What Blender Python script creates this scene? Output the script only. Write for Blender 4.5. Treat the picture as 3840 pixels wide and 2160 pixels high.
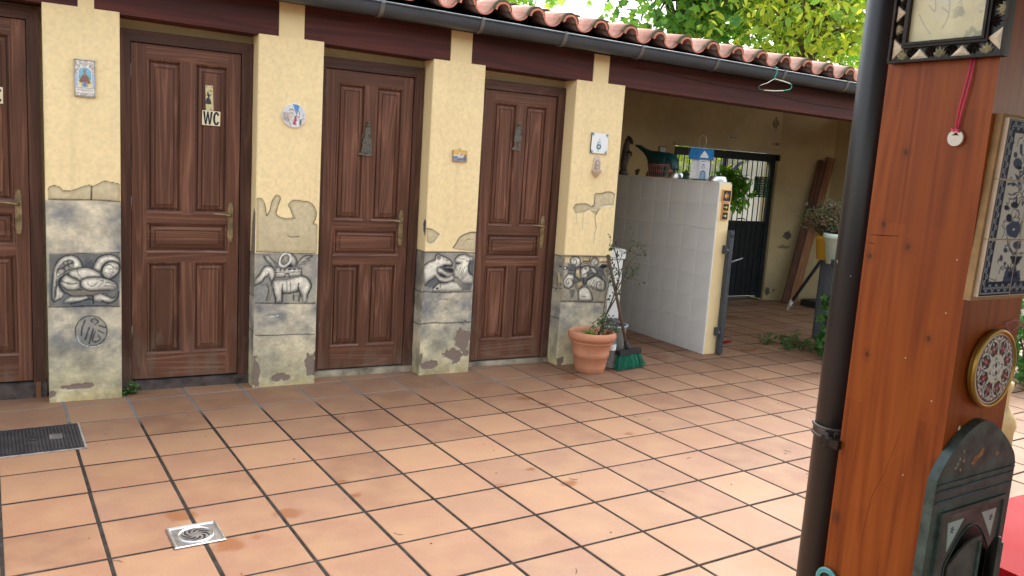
import bpy, bmesh, math, random
import numpy as np
from mathutils import Vector, Matrix, noise as mnoise
random.seed(7)
PI = math.pi
S = bpy.context.scene
for o in list(bpy.data.objects): bpy.data.objects.remove(o)

# ------------------------------------------------------------------ camera
CAM = Vector((0.278, -5.189, 1.508))
YAW, PIT, ROL = 0.518, -0.149, 0.065
def cam_axes():
    cy, sy, cp, sp = math.cos(YAW), math.sin(YAW), math.cos(PIT), math.sin(PIT)
    f = Vector((sy*cp, cy*cp, sp)); r = Vector((cy, -sy, 0)); u = r.cross(f)
    return r*math.cos(ROL)+u*math.sin(ROL), -r*math.sin(ROL)+u*math.cos(ROL), f
R_, U_, F_ = cam_axes()
cd = bpy.data.cameras.new('camera'); cam = bpy.data.objects.new('camera', cd); S.collection.objects.link(cam)
cam.matrix_world = Matrix(((R_.x, U_.x, -F_.x, CAM.x), (R_.y, U_.y, -F_.y, CAM.y), (R_.z, U_.z, -F_.z, CAM.z), (0, 0, 0, 1)))
cd.sensor_width = 36; cd.lens = 3081.5/3840*36; cd.clip_end = 2000; cd.clip_start = 0.05
S.camera = cam
S.render.resolution_x = 1024; S.render.resolution_y = 576

# ------------------------------------------------------------------ light
SUN_EL, SUN_AZ = math.radians(50), math.radians(62)     # azimuth measured from +Y clockwise
w = bpy.data.worlds.new('World'); S.world = w; w.use_nodes = True
nt = w.node_tree; nt.nodes.clear()
sky = nt.nodes.new('ShaderNodeTexSky'); sky.sky_type = 'NISHITA'; sky.sun_disc = False
sky.sun_elevation = SUN_EL; sky.sun_rotation = SUN_AZ; sky.air_density = 1.6; sky.dust_density = 3.0; sky.ozone_density = 1.0
bg = nt.nodes.new('ShaderNodeBackground'); bg.inputs[1].default_value = 0.15
wo = nt.nodes.new('ShaderNodeOutputWorld'); hz = nt.nodes.new('ShaderNodeHueSaturation'); hz.inputs['Saturation'].default_value = .42      # thin bright cloud: a whiter sky
nt.links.new(sky.outputs[0], hz.inputs['Color']); nt.links.new(hz.outputs[0], bg.inputs[0]); nt.links.new(bg.outputs[0], wo.inputs[0])
sl = bpy.data.lights.new('sun', 'SUN'); sl.energy = .85; sl.angle = math.radians(34); sl.color = (1.0, 0.94, 0.85)
so = bpy.data.objects.new('sun', sl); S.collection.objects.link(so)
sd = Vector((math.sin(SUN_AZ)*math.cos(SUN_EL), math.cos(SUN_AZ)*math.cos(SUN_EL), math.sin(SUN_EL)))
so.rotation_euler = (-sd).to_track_quat('-Z', 'Y').to_euler()
S.view_settings.view_transform = 'Standard'; S.view_settings.look = 'None'; S.view_settings.gamma = 1
S.view_settings.use_curve_mapping = False
S.view_settings.exposure = 1.98

# ------------------------------------------------------------------ helpers
COL = S.collection
MW = {}
def setp(o, label=None, cat=None, group=None, kind=None):
    if label: o['label'] = label
    if cat: o['category'] = cat
    if group: o['group'] = group
    if kind: o['kind'] = kind
    return o
def thing(name, label, cat, loc=(0, 0, 0), rz=0, group=None, kind=None):
    o = bpy.data.objects.new(name, None); COL.objects.link(o); o.location = loc; o.rotation_euler = (0, 0, rz)
    o.empty_display_size = .1
    MW[o.name] = Matrix.Translation(loc) @ Matrix.Rotation(rz, 4, 'Z')
    return setp(o, label, cat, group, kind)
def link_mesh(name, me, mats, parent=None, local=False):
    o = bpy.data.objects.new(name, me); COL.objects.link(o)
    if mats is not None:
        for m in (mats if isinstance(mats, (list, tuple)) else [mats]): me.materials.append(m)
    if parent is not None:
        if not local and parent.name in MW:
            me.transform(MW[parent.name].inverted())
        o.parent = parent
        MW[o.name] = MW.get(parent.name, Matrix.Identity(4))
    return o
def mk(name, bm, mats, parent=None, bevel=0, seg=1, smooth=False, local=False, loc=None):
    if bevel:
        es = [e for e in bm.edges if len(e.link_faces) == 2 and e.calc_face_angle(0) > 0.5]
        if es: bmesh.ops.bevel(bm, geom=es, offset=bevel, segments=seg, affect='EDGES', clamp_overlap=True)
    bmesh.ops.recalc_face_normals(bm, faces=bm.faces)
    me = bpy.data.meshes.new(name); bm.to_mesh(me); bm.free()
    if smooth:
        for p in me.polygons: p.use_smooth = True
        try:
            if smooth != 'all': me.set_sharp_from_angle(angle=math.radians(40))
        except Exception: pass
    o = link_mesh(name, me, mats, parent, local)
    if loc: o.location = loc
    return o
def B(): return bmesh.new()
def box(bm, x0, x1, y0, y1, z0, z1, mi=0, M=None, shear=0.0):
    vs = [bm.verts.new((x, y, z + shear*x)) for x in (x0, x1) for y in (y0, y1) for z in (z0, z1)]
    if M is not None:
        for v in vs: v.co = M @ v.co
    for f in ((0, 1, 3, 2), (4, 6, 7, 5), (0, 4, 5, 1), (2, 3, 7, 6), (0, 2, 6, 4), (1, 5, 7, 3)):
        fc = bm.faces.new([vs[i] for i in f]); fc.material_index = mi
    return vs
def frame_at(d):
    d = Vector(d).normalized(); a = Vector((0, 0, 1)) if abs(d.z) < .9 else Vector((1, 0, 0))
    s = d.cross(a).normalized(); return s, s.cross(d).normalized()
def tube(bm, pts, r, n=8, cap=True, mi=0):
    pts = [Vector(p) for p in pts]; N = len(pts)
    rs = r if isinstance(r, (list, tuple)) else [r]*N
    rings = []; s0 = None
    for i, p in enumerate(pts):
        d = (pts[min(i+1, N-1)] - pts[max(i-1, 0)])
        if d.length < 1e-9: d = Vector((0, 0, 1))
        d.normalize()
        if s0 is None: s, t = frame_at(d)
        else:
            s = (s0 - d*s0.dot(d))
            s = s.normalized() if s.length > 1e-6 else frame_at(d)[0]
            t = s.cross(d).normalized()
        s0 = s
        rings.append([bm.verts.new(p + s*rs[i]*math.cos(2*PI*k/n) + t*rs[i]*math.sin(2*PI*k/n)) for k in range(n)])
    for a, b in zip(rings, rings[1:]):
        for k in range(n):
            f = bm.faces.new((a[k], a[(k+1) % n], b[(k+1) % n], b[k])); f.material_index = mi; f.smooth = True
    if cap and n > 2:
        for rg in (rings[0], rings[-1]):
            f = bm.faces.new(rg); f.material_index = mi
def lathe(bm, prof, n=32, c=(0, 0, 0), mi=0):
    """prof = [(r,z),...] open profile revolved about z"""
    rings = []
    for r, z in prof:
        if r < 1e-5: rings.append([bm.verts.new((c[0], c[1], c[2]+z))])
        else: rings.append([bm.verts.new((c[0]+r*math.cos(2*PI*k/n), c[1]+r*math.sin(2*PI*k/n), c[2]+z)) for k in range(n)])
    for a, b in zip(rings, rings[1:]):
        for k in range(n):
            k2 = (k+1) % n
            if len(a) == 1 and len(b) == 1: continue
            if len(a) == 1: vs = (a[0], b[k2], b[k])
            elif len(b) == 1: vs = (a[k], a[k2], b[0])
            else: vs = (a[k], a[k2], b[k2], b[k])
            f = bm.faces.new(vs); f.material_index = mi; f.smooth = True
def prism(bm, poly, M, d0, d1, mi=0):
    """poly in local XY, extruded along local Z from d0 to d1, then M"""
    a = [bm.verts.new(M @ Vector((x, y, d0))) for x, y in poly]; b = [bm.verts.new(M @ Vector((x, y, d1))) for x, y in poly]
    n = len(poly)
    fs = [bm.faces.new(a[::-1]), bm.faces.new(b)]
    for k in range(n): fs.append(bm.faces.new((a[k], a[(k+1) % n], b[(k+1) % n], b[k])))
    for f in fs: f.material_index = mi
    return fs
# wall frame: local x = world x, local y = world z, local z = towards the viewer (-Y)
def wallM(x, y, z): return Matrix(((1, 0, 0, x), (0, 0, -1, y), (0, 1, 0, z), (0, 0, 0, 1)))
def arc(cx, cy, r, a0, a1, n): return [(cx+r*math.cos(a0+(a1-a0)*k/n), cy+r*math.sin(a0+(a1-a0)*k/n)) for k in range(n+1)]
def skin(name, verts, edges, radii, mat, parent=None, sub=2, rx=None):
    me = bpy.data.meshes.new(name); me.from_pydata([tuple(v) for v in verts], edges, []); me.update()
    o = link_mesh(name, me, mat, parent)
    md = o.modifiers.new('skin', 'SKIN'); md.use_smooth_shade = True
    if not me.skin_vertices: me.skin_vertices.new()
    sv = me.skin_vertices[0].data
    for i, r in enumerate(radii):
        sv[i].radius = (r, r) if not isinstance(r, tuple) else r
    sv[0].use_root = True
    s = o.modifiers.new('sub', 'SUBSURF'); s.levels = sub; s.render_levels = sub
    return o
def lerp(a, b, t): return a+(b-a)*t
def crom(pts, k=4):
    """Catmull-Rom through 2-D/3-D points"""
    P = [np.array(p, float) for p in pts]
    if len(P) < 3: return P
    out = []
    for i in range(len(P)-1):
        p0, p1, p2, p3 = P[max(i-1, 0)], P[i], P[i+1], P[min(i+2, len(P)-1)]
        for j in range(k):
            t = j/k
            out.append(0.5*((2*p1)+(-p0+p2)*t+(2*p0-5*p1+4*p2-p3)*t*t+(-p0+3*p1-3*p2+p3)*t**3))
    out.append(P[-1]); return out

# ------------------------------------------------------------------ node materials
def nodes(name):
    m = bpy.data.materials.new(name); m.use_nodes = True; n = m.node_tree; n.nodes.clear()
    out = n.nodes.new('ShaderNodeOutputMaterial'); b = n.nodes.new('ShaderNodeBsdfPrincipled'); n.links.new(b.outputs[0], out.inputs[0])
    return m, n, b
def N(n, t, **kw):
    x = n.nodes.new(t)
    for k, v in kw.items():
        if hasattr(x, k): setattr(x, k, v)
        else: x.inputs[k.replace('_', ' ')].default_value = v
    return x
def L(n, a, b): n.links.new(a, b)
def mixc(n, fac, a, b, bt='MIX'):
    x = n.nodes.new('ShaderNodeMix'); x.data_type = 'RGBA'; x.blend_type = bt
    for s, v in ((x.inputs[0], fac), (x.inputs[6], a), (x.inputs[7], b)):
        if hasattr(v, 'is_linked'): n.links.new(v, s)
        elif isinstance(v, (tuple, list)): s.default_value = (*v[:3], 1)
        else: s.default_value = v
    return x.outputs[2]
def ramp(n, fac, stops, interp='LINEAR'):
    r = n.nodes.new('ShaderNodeValToRGB'); r.color_ramp.interpolation = interp
    e = r.color_ramp.elements
    while len(e) < len(stops): e.new(0.5)
    for el, (p, c) in zip(e, stops):
        el.position = p; el.color = (*c, 1) if isinstance(c, (tuple, list)) else (c, c, c, 1)
    n.links.new(fac, r.inputs[0]); return r.outputs[0]
def noise(n, vec, scale, detail=4, rough=.55, dist=0, dim='3D'):
    x = n.nodes.new('ShaderNodeTexNoise'); x.inputs['Scale'].default_value = scale; x.inputs['Detail'].default_value = detail
    x.inputs['Roughness'].default_value = rough; x.inputs['Distortion'].default_value = dist
    if vec is not None: n.links.new(vec, x.inputs['Vector'])
    return x.outputs[0]
def mapping(n, vec, scale=(1, 1, 1), loc=(0, 0, 0), rot=(0, 0, 0)):
    x = n.nodes.new('ShaderNodeMapping'); x.inputs['Scale'].default_value = scale; x.inputs['Location'].default_value = loc; x.inputs['Rotation'].default_value = rot
    n.links.new(vec, x.inputs[0]); return x.outputs[0]
def objc(n): return n.nodes.new('ShaderNodeTexCoord').outputs['Object']
def posn(n): return n.nodes.new('ShaderNodeNewGeometry').outputs['Position']
def bump(n, b, h, strength=.3, dist=.002):
    x = n.nodes.new('ShaderNodeBump'); x.inputs['Strength'].default_value = strength; x.inputs['Distance'].default_value = dist
    n.links.new(h, x.inputs['Height']); n.links.new(x.outputs[0], b.inputs['Normal'])
def rnd(n): return n.nodes.new('ShaderNodeObjectInfo').outputs['Random']
def M_(n, op, a, b=None, c=None, clamp=False):
    x = n.nodes.new('ShaderNodeMath'); x.operation = op; x.use_clamp = clamp
    for i, v in enumerate((a, b, c)):
        if v is None: continue
        if hasattr(v, 'is_linked'): n.links.new(v, x.inputs[i])
        else: x.inputs[i].default_value = v
    return x.outputs[0]
def plain(name, c, rough=.6, metal=0, var=.12, sc=14, bs=.15, bsc=60, spec=.4, coat=0):
    m, n, b = nodes(name); v = objc(n)
    f = noise(n, v, sc); d = tuple(x*(1-var) for x in c); e = tuple(min(1, x*(1+var)) for x in c)
    L(n, ramp(n, f, [(.3, d), (.7, e)]), b.inputs['Base Color'])
    L(n, M_(n, 'ADD', M_(n, 'MULTIPLY', noise(n, v, sc*1.7), .16), rough-.08), b.inputs['Roughness'])
    b.inputs['Metallic'].default_value = metal; b.inputs['Specular IOR Level'].default_value = spec
    if coat: b.inputs['Coat Weight'].default_value = coat
    if bs: bump(n, b, noise(n, v, bsc, 3), bs, .001)
    return m
def plaster(name, c, stain=.25):
    m, n, b = nodes(name); v = posn(n)
    f1 = noise(n, v, 1.1, 5, .6); f2 = noise(n, v, 9, 4)
    col = ramp(n, f1, [(.3, tuple(x*(1-stain) for x in c)), (.62, c)])
    col = mixc(n, .25, col, ramp(n, f2, [(.35, tuple(x*.85 for x in c)), (.7, tuple(min(1, x*1.06) for x in c))]))
    L(n, col, b.inputs['Base Color']); b.inputs['Roughness'].default_value = .82; b.inputs['Specular IOR Level'].default_value = .25
    h = M_(n, 'ADD', noise(n, v, 28, 4), M_(n, 'MULTIPLY', noise(n, v, 160, 2), .35)); bump(n, b, h, .18, .003)
    return m
def wood(name, dark, mid, light, sc=1.0, rough=.42, axis='Z', coat=0.0, bs=.25, wear=0):
    m, n, b = nodes(name); v = objc(n); b.inputs['Specular IOR Level'].default_value = .3; v0 = v; r0 = rnd(n)
    ca = n.nodes.new('ShaderNodeCombineXYZ'); L(n, M_(n, 'MULTIPLY', rnd(n), 37), ca.inputs[0]); L(n, M_(n, 'MULTIPLY', rnd(n), 11), ca.inputs[2])
    ad = n.nodes.new('ShaderNodeVectorMath'); ad.operation = 'ADD'; L(n, v, ad.inputs[0]); L(n, ca.outputs[0], ad.inputs[1]); v = ad.outputs[0]
    s = {'Z': (1, 1, .045), 'X': (.045, 1, 1), 'Y': (1, .045, 1)}[axis]
    vs = mapping(n, v, s)
    big = noise(n, vs, 7*sc, 3, .5, .6)
    rings = M_(n, 'FRACT', M_(n, 'MULTIPLY', big, 11))
    rings = M_(n, 'ABSOLUTE', M_(n, 'SUBTRACT', rings, .5))          # 0..0.5 triangular growth rings
    fine = noise(n, mapping(n, v, {'Z': (1, 1, .025), 'X': (.025, 1, 1), 'Y': (1, .025, 1)}[axis]), 170*sc, 3)
    k = M_(n, 'ADD', M_(n, 'MULTIPLY', M_(n, 'POWER', M_(n, 'MULTIPLY', rings, 2.0), 3.0), .38), M_(n, 'ADD', M_(n, 'MULTIPLY', fine, .55), .10))
    col = ramp(n, k, [(.2, dark), (.5, mid), (.85, light)])
    lo = noise(n, v, 1.6, 3); col = mixc(n, ramp(n, lo, [(.4, 0.0), (.75, .45)]), col, dark)
    vo = n.nodes.new('ShaderNodeMix'); vo.data_type = 'RGBA'; vo.blend_type = 'MULTIPLY'; vo.inputs[0].default_value = 1; L(n, col, vo.inputs[6])
    L(n, ramp(n, r0, [(0, .84), (1, 1.14)]), vo.inputs[7]); col = vo.outputs[2]
    if wear:
        sp = n.nodes.new('ShaderNodeSeparateXYZ'); L(n, posn(n), sp.inputs[0])
        zz = M_(n, 'SUBTRACT', M_(n, 'ADD', noise(n, mapping(n, posn(n), (1, 1, .3)), 14, 4, .65), M_(n, 'MULTIPLY', noise(n, posn(n), 3, 2), .4)), M_(n, 'MULTIPLY', sp.outputs[2], .62))
        col = mixc(n, ramp(n, zz, [(.56, 0.0), (.78, .55)]), col, (.16, .115, .085))
        sc_ = noise(n, mapping(n, posn(n), (1, 1, .12)), 45, 3, .7); col = mixc(n, ramp(n, sc_, [(.70, 0.0), (.76, .5)]), col, (.26, .15, .10))
    L(n, col, b.inputs['Base Color'])
    L(n, ramp(n, k, [(.2, rough-.06), (.9, rough+.12)]), b.inputs['Roughness'])
    b.inputs['Coat Weight'].default_value = coat; b.inputs['Coat Roughness'].default_value = .25
    bump(n, b, k, bs, .0015)
    return m
def attrmat(name, rough=.8, bs=.3, bsc=30, spec=.25, gl=0):
    m, n, b = nodes(name); a = n.nodes.new('ShaderNodeAttribute'); a.attribute_name = 'Col'
    v = posn(n); f = noise(n, v, 60, 3)
    col = mixc(n, 1.0, a.outputs[0], ramp(n, f, [(.3, .985), (.7, 1.01)]), 'MULTIPLY')
    L(n, col, b.inputs['Base Color']); b.inputs['Roughness'].default_value = rough; b.inputs['Specular IOR Level'].default_value = spec
    b.inputs['Coat Weight'].default_value = gl; b.inputs['Coat Roughness'].default_value = .12
    if bs: bump(n, b, M_(n, 'ADD', noise(n, v, bsc, 4), M_(n, 'MULTIPLY', noise(n, v, bsc*4, 2), .15)), bs, .003)
    return m
def leafmat(name, c1, c2, trans=.45, rough=.5):
    m, n, b = nodes(name)
    at = n.nodes.new('ShaderNodeAttribute'); at.attribute_name = 'Rnd'
    f = at.outputs['Fac']
    col = ramp(n, f, [(0, c1), (1, c2)])
    L(n, col, b.inputs['Base Color']); b.inputs['Roughness'].default_value = rough; b.inputs['Specular IOR Level'].default_value = .35
    t = n.nodes.new('ShaderNodeBsdfTranslucent'); L(n, mixc(n, 1.0, col, (1.25, 1.25, .75), 'MULTIPLY'), t.inputs[0])
    mx = n.nodes.new('ShaderNodeMixShader'); mx.inputs[0].default_value = trans
    out = [x for x in n.nodes if x.type == 'OUTPUT_MATERIAL'][0]
    L(n, b.outputs[0], mx.inputs[1]); L(n, t.outputs[0], mx.inputs[2]); L(n, mx.outputs[0], out.inputs[0])
    return m

CREAM = (.87, .69, .375)
m_cream = plaster('cream_plaster', CREAM, .10)
m_inner = plaster('old_ochre_plaster', (.52, .42, .235), .35)
m_door = wood('stained_door_wood', (.066, .026, .015), (.158, .066, .037), (.25, .118, .070), .9, .5, wear=1)
m_doorx = wood('stained_door_wood_across', (.066, .026, .015), (.158, .066, .037), (.25, .118, .070), .9, .5, axis='X', wear=1)
m_frame = wood('door_frame_wood', (.038, .016, .010), (.088, .038, .024), (.14, .064, .042), .8, .55, wear=1)
m_framex = wood('door_frame_wood_across', (.038, .016, .010), (.088, .038, .024), (.14, .064, .042), .8, .55, axis='X')
m_beam = wood('beam_wood', (.036, .010, .008), (.084, .020, .015), (.125, .032, .023), .5, .6, axis='X')
m_lip = wood('worn_highlight_wood', (.12, .055, .040), (.20, .105, .080), (.30, .18, .14), 1.2, .5, axis='X')  # paler than the door wood: wear and edge highlight in one colour
m_post = wood('varnished_post_wood', (.20, .045, .010), (.36, .088, .018), (.43, .12, .028), .55, .28, coat=.5, bs=.06)
m_dark = plain('dark_void_board', (.020, .016, .014), .9)
m_gut = plain('grey_gutter_metal', (.070, .084, .098), .42, .25, .1, 5, .05, 30)
m_clamp = plain('galvanised_bracket', (.20, .20, .20), .4, .6)
m_pipe = plain('brown_downpipe_paint', (.030, .022, .020), .28, 0, .15, 6, .05, 40, .5)
m_attr = attrmat('painted_plaster', .85, .05, 9)
m_glaze = attrmat('glazed_ceramic', .18, .12, 90, .5, .6)
m_sat = attrmat('satin_ceramic', .45, .1, 90, .25, .0)
m_az = attrmat('azulejo_glaze', .5, .06, 90, .04, .0)
m_brass = plain('worn_brass', (.26, .20, .11), .42, .7, .5, 25)
m_bronze = plain('dull_pewter', (.13, .12, .095), .5, .35, .35, 60, .3, 120)
m_white = plain('white_paint', (.78, .78, .76), .45, 0, .05, 8, .05)
m_steel = plain('stainless_steel', (.70, .70, .69), .34, 1.0, .1, 20, .05)
m_terra = plain('terracotta_clay', (.52, .225, .125), .75, 0, .14, 6, .3, 90)
m_soil = plain('dark_soil', (.035, .025, .018), .95, 0, .5, 40, .6, 90)
m_green_bris = plain('green_bristle', (.008, .17, .095), .5, 0, .35, 80)
m_stick = wood('dark_broom_stick', (.05, .03, .02), (.12, .07, .045), (.2, .12, .08), 2, .6)
m_black = plain('black_plastic', (.02, .02, .022), .5)
m_greyp = plain('grey_plastic', (.42, .46, .48), .45, 0, .06)
m_ironb = plain('black_iron_paint', (.012, .018, .024), .45, .2, .3, 12)
m_irong = plain('grey_iron_paint', (.055, .065, .075), .5, .2, .25, 9)
m_teal = plain('teal_plastic', (.006, .062, .062), .42)
m_greenp = plain('green_enamel', (.008, .16, .07), .4)
m_blue = plain('blue_roof_paint', (.02, .15, .34), .6, 0, .25, 30)
m_red = plain('red_plastic', (.30, .006, .012), .55, 0, .06, 3, .03, spec=.05)
m_pink = plain('pink_cord', (.75, .05, .14), .7)
m_gold = plain('gold_gilt', (.42, .25, .05), .42, .7, .2, 20)
m_raw = wood('raw_planks', (.13, .055, .025), (.25, .12, .055), (.36, .19, .09), 1.2, .7)
m_rawd = wood('old_dark_plank', (.05, .02, .012), (.10, .042, .025), (.15, .07, .04), 1.2, .7)
m_board = plain('mdf_board', (.34, .20, .085), .8, 0, .2, 30)
m_stone = plain('sandstone', (.52, .38, .19), .9, 0, .25, 10, .5, 50)
m_yel = plain('yellow_planter', (.62, .36, .035), .5)
m_pale = plain('pale_green_planter', (.55, .66, .58), .45)
m_bark = plain('bark', (.10, .075, .055), .9, 0, .4, 12, .8, 25)
m_stem = plain('green_brown_stem', (.065, .055, .03), .7, 0, .4, 30)
m_concrete = plaster('weathered_concrete', (.52, .49, .42), .35)
m_conc_thr = plain('threshold_render', (.30, .26, .19), .9, 0, .6, 9, .5, 40)
m_thr_dark = plain('threshold_dark', (.07, .055, .05), .8, 0, .6, 14, .5, 40)
m_ivory = plain('ivory_inlay', (.74, .60, .42), .35, 0, .15, 20)
m_leaf_rose = leafmat('rose_leaf', (.03, .07, .03), (.09, .12, .04), .25)
m_leaf_basil = leafmat('basil_leaf', (.08, .26, .02), (.20, .46, .05), .4)
m_leaf_weed = leafmat('weed_leaf', (.03, .10, .02), (.08, .20, .04), .3)
m_leaf_dry = leafmat('dry_flower_leaf', (.035, .085, .03), (.20, .13, .075), .2)
m_leaf_maple = leafmat('plane_leaf', (.08, .24, .045), (.32, .54, .07), .55)
m_leaf_dark = leafmat('maple_leaf', (.05, .18, .045), (.24, .44, .07), .5)
m_leaf_yel = leafmat('oval_leaf', (.14, .30, .045), (.62, .66, .07), .55)

# ------------------------------------------------------------------ painter: hand-painted decoration as vertex colours on fine grids
def vn(u, v, sc, seed=0):
    u = np.asarray(u)*sc + seed*17.31; v = np.asarray(v)*sc + seed*9.77
    iu, iv = np.floor(u), np.floor(v); fu, fv = u-iu, v-iv; fu = fu*fu*(3-2*fu); fv = fv*fv*(3-2*fv)
    def h(a, b): s = np.sin(a*127.1+b*311.7+seed*3.3)*43758.5453; return s-np.floor(s)
    return (h(iu, iv)*(1-fu)+h(iu+1, iv)*fu)*(1-fv)+(h(iu, iv+1)*(1-fu)+h(iu+1, iv+1)*fu)*fv
def fbm(u, v, sc, seed=0, o=4):
    t, a, s = 0, .5, 0
    for k in range(o): t = t+a*vn(u, v, sc*2**k, seed+k); s += a; a *= .55
    return t/s
def sst(a, b, x): t = np.clip((x-a)/(b-a), 0, 1); return t*t*(3-2*t)
PAL = {'L': (.74, .70, .58), 'G': (.43, .385, .27), 'H': (.235, .235, .215), 'M': (.085, .095, .105), 'D': (.022, .026, .034), 'W': (.80, .79, .74), 'C': (.66, .53, .30), 'B': (.22, .185, .14)}
def P_min(P): return min(p[1] for p in P)
def P_max(P): return max(p[1] for p in P)
def cl_ok(c): return c[0] > .5
class Paint:
    def __init__(s, U, V, base): s.U, s.V = np.asarray(U, float), np.asarray(V, float); s.c = np.tile(np.array(base, float), (len(s.U), 1))
    def mix(s, a, col, idx=None):
        col = np.array(col, float)
        if idx is None: s.c = s.c*(1-a[:, None])+col*a[:, None]
        else: s.c[idx] = s.c[idx]*(1-a[:, None])+col*a[:, None]
    def segd(s, idx, P):
        u, v = s.U[idx], s.V[idx]; d = np.full(len(u), 1e9)
        for (x0, y0), (x1, y1) in zip(P, P[1:]):
            dx, dy = x1-x0, y1-y0; L2 = dx*dx+dy*dy+1e-12
            t = np.clip(((u-x0)*dx+(v-y0)*dy)/L2, 0, 1); d = np.minimum(d, (u-x0-t*dx)**2+(v-y0-t*dy)**2)
        return np.sqrt(d)
    def box(s, P, m):
        P = np.array(P); return np.where((s.U > P[:, 0].min()-m) & (s.U < P[:, 0].max()+m) & (s.V > P[:, 1].min()-m) & (s.V < P[:, 1].max()+m))[0]
    def stroke(s, P, w, col, soft=.35, al=1, curve=True):
        P = [tuple(p) for p in (crom(P, 4) if curve and len(P) > 2 else P)]
        m = w*(.5+soft); idx = s.box(P, m)
        if len(idx) == 0: return
        a = al*(1-sst(w*.5*(1-soft), w*.5*(1+soft)+1e-9, s.segd(idx, P)))
        if soft > .5: a = a*np.clip(.62+.75*vn(s.U[idx], s.V[idx], 70, 8), 0, 1)
        s.mix(a, col, idx)
    def poly(s, P, col, soft=.0015, shade=0, sc=None, al=1):
        hal = .014 if shade >= .015 else 0
        idx = s.box(P, soft+hal)
        if len(idx) == 0: return
        u, v = s.U[idx], s.V[idx]; ins = np.zeros(len(u), bool); Q = list(P)
        for (x0, y0), (x1, y1) in zip(Q, Q[1:]+Q[:1]):
            c = ((y0 > v) != (y1 > v)); ins ^= c & (u < (x1-x0)*(v-y0)/((y1-y0) or 1e-12)+x0)
        d = s.segd(idx, Q+[Q[0]]); sd_ = np.where(ins, d, -d); a = sst(-soft, soft, sd_)*al
        if hal and cl_ok(col): s.mix((1-sst(0, hal, -sd_))*(~ins)*.72*al, (.05, .055, .062), idx)
        if shade:
            vr = (v-P_min(P))/(P_max(P)-P_min(P)+1e-9); t = np.clip((sst(-.001, shade, sd_)*.88+.12)*(.62+.52*vr)*(.8+.4*vn(u, v, 60, 3)), 0, 1.12); mot = (.74+.52*fbm(u, v, 17, 5))[:, None]; cc = mot*np.array(sc if sc else [x*.25 for x in col])[None]*(1-t[:, None])+mot*np.array(col)[None]*t[:, None]
            s.c[idx] = s.c[idx]*(1-a[:, None])+cc*a[:, None]
        else: s.mix(a, col, idx)
    def ops(s, txt, k=.001, wmul=1.0, shade=.020, pal=PAL, curve=True):
        for line in txt.split(';'):
            t = line.split(); kind, cl = t[0], t[1]; n = [float(x) for x in t[2:]]; wd = 0
            if kind == 'S': wd = n.pop(0)*k*wmul
            P = [(n[i]*k, n[i+1]*k) for i in range(0, len(n)-1, 2)]
            if kind == 'S': s.stroke(P, wd*(1.25 if shade and cl == 'D' else 1), pal[cl], .6 if shade else .45, .92, curve)
            elif shade and cl in 'HMBG': s.poly(P, [x*(1.06 if cl == 'G' else 1) for x in pal[cl]], .006 if cl in 'HMB' and len(n) <= 8 else .0035, .022 if cl == 'G' else 0, None, {'H': .62, 'M': .80, 'B': .75, 'G': .62}[cl])
            else: s.poly(P, pal[cl], .0025 if shade else .0006, shade if cl in 'LC' else 0)
    def noise(s, sc, amt, seed=0):
        f = fbm(s.U, s.V, sc, seed); s.c *= (1+amt*(f-.5)*2)[:, None]
def grid(name, fn_pos, nu, nv, paint, mat, parent, extra=None, disp=None):
    """a nu x nv quad sheet; fn_pos(a,b) with a,b in 0..1 arrays -> Nx3; paint -> (N,3) colours"""
    a, b = np.meshgrid(np.linspace(0, 1, nu+1), np.linspace(0, 1, nv+1)); a = a.ravel(); b = b.ravel()
    co = fn_pos(a, b)
    i = np.arange(nu*nv); r = i//nu; c = i % nu; q = r*(nu+1)+c
    F = np.stack([q, q+1, q+nu+2, q+nu+1], 1)
    return co, F, paint(a, b)
def sheet_obj(name, parts, mat, parent):
    """parts = list of (co, faces, colours); joined into one mesh with a Col attribute"""
    V, Fs, Cc, off = [], [], [], 0
    for co, F, c in parts: V.append(co); Fs.append(F+off); Cc.append(c); off += len(co)
    V = np.concatenate(V); F = np.concatenate(Fs); Cc = np.concatenate(Cc)
    me = bpy.data.meshes.new(name); me.vertices.add(len(V)); me.vertices.foreach_set('co', V.astype(np.float32).ravel())
    me.loops.add(F.size); me.loops.foreach_set('vertex_index', F.astype(np.int32).ravel())
    me.polygons.add(len(F)); me.polygons.foreach_set('loop_start', (np.arange(len(F))*4).astype(np.int32)); me.polygons.foreach_set('loop_total', np.full(len(F), 4, np.int32))
    me.update(calc_edges=True)
    at = me.color_attributes.new('Col', 'FLOAT_COLOR', 'POINT')
    at.data.foreach_set('color', np.concatenate([np.clip(Cc, 0, 1), np.ones((len(V), 1))], 1).astype(np.float32).ravel())
    me.polygons.foreach_set('use_smooth', np.ones(len(F), bool))
    return link_mesh(name, me, mat, parent)
def quadsheet(O, Uv, Vv, w_, h_, nu, nv, paintfn):
    """flat painted sheet at O spanned by unit vectors Uv,Vv; paintfn(Paint) paints in metres from O"""
    O, Uv, Vv = np.array(O, float), np.array(Uv, float), np.array(Vv, float)
    def pos(a, b): return O[None]+a[:, None]*w_*Uv[None]+b[:, None]*h_*Vv[None]
    def pt(a, b):
        P = Paint(a*w_, b*h_, (.8, .8, .8)); paintfn(P); return P.c
    return grid('', pos, nu, nv, pt, None, None)
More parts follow.
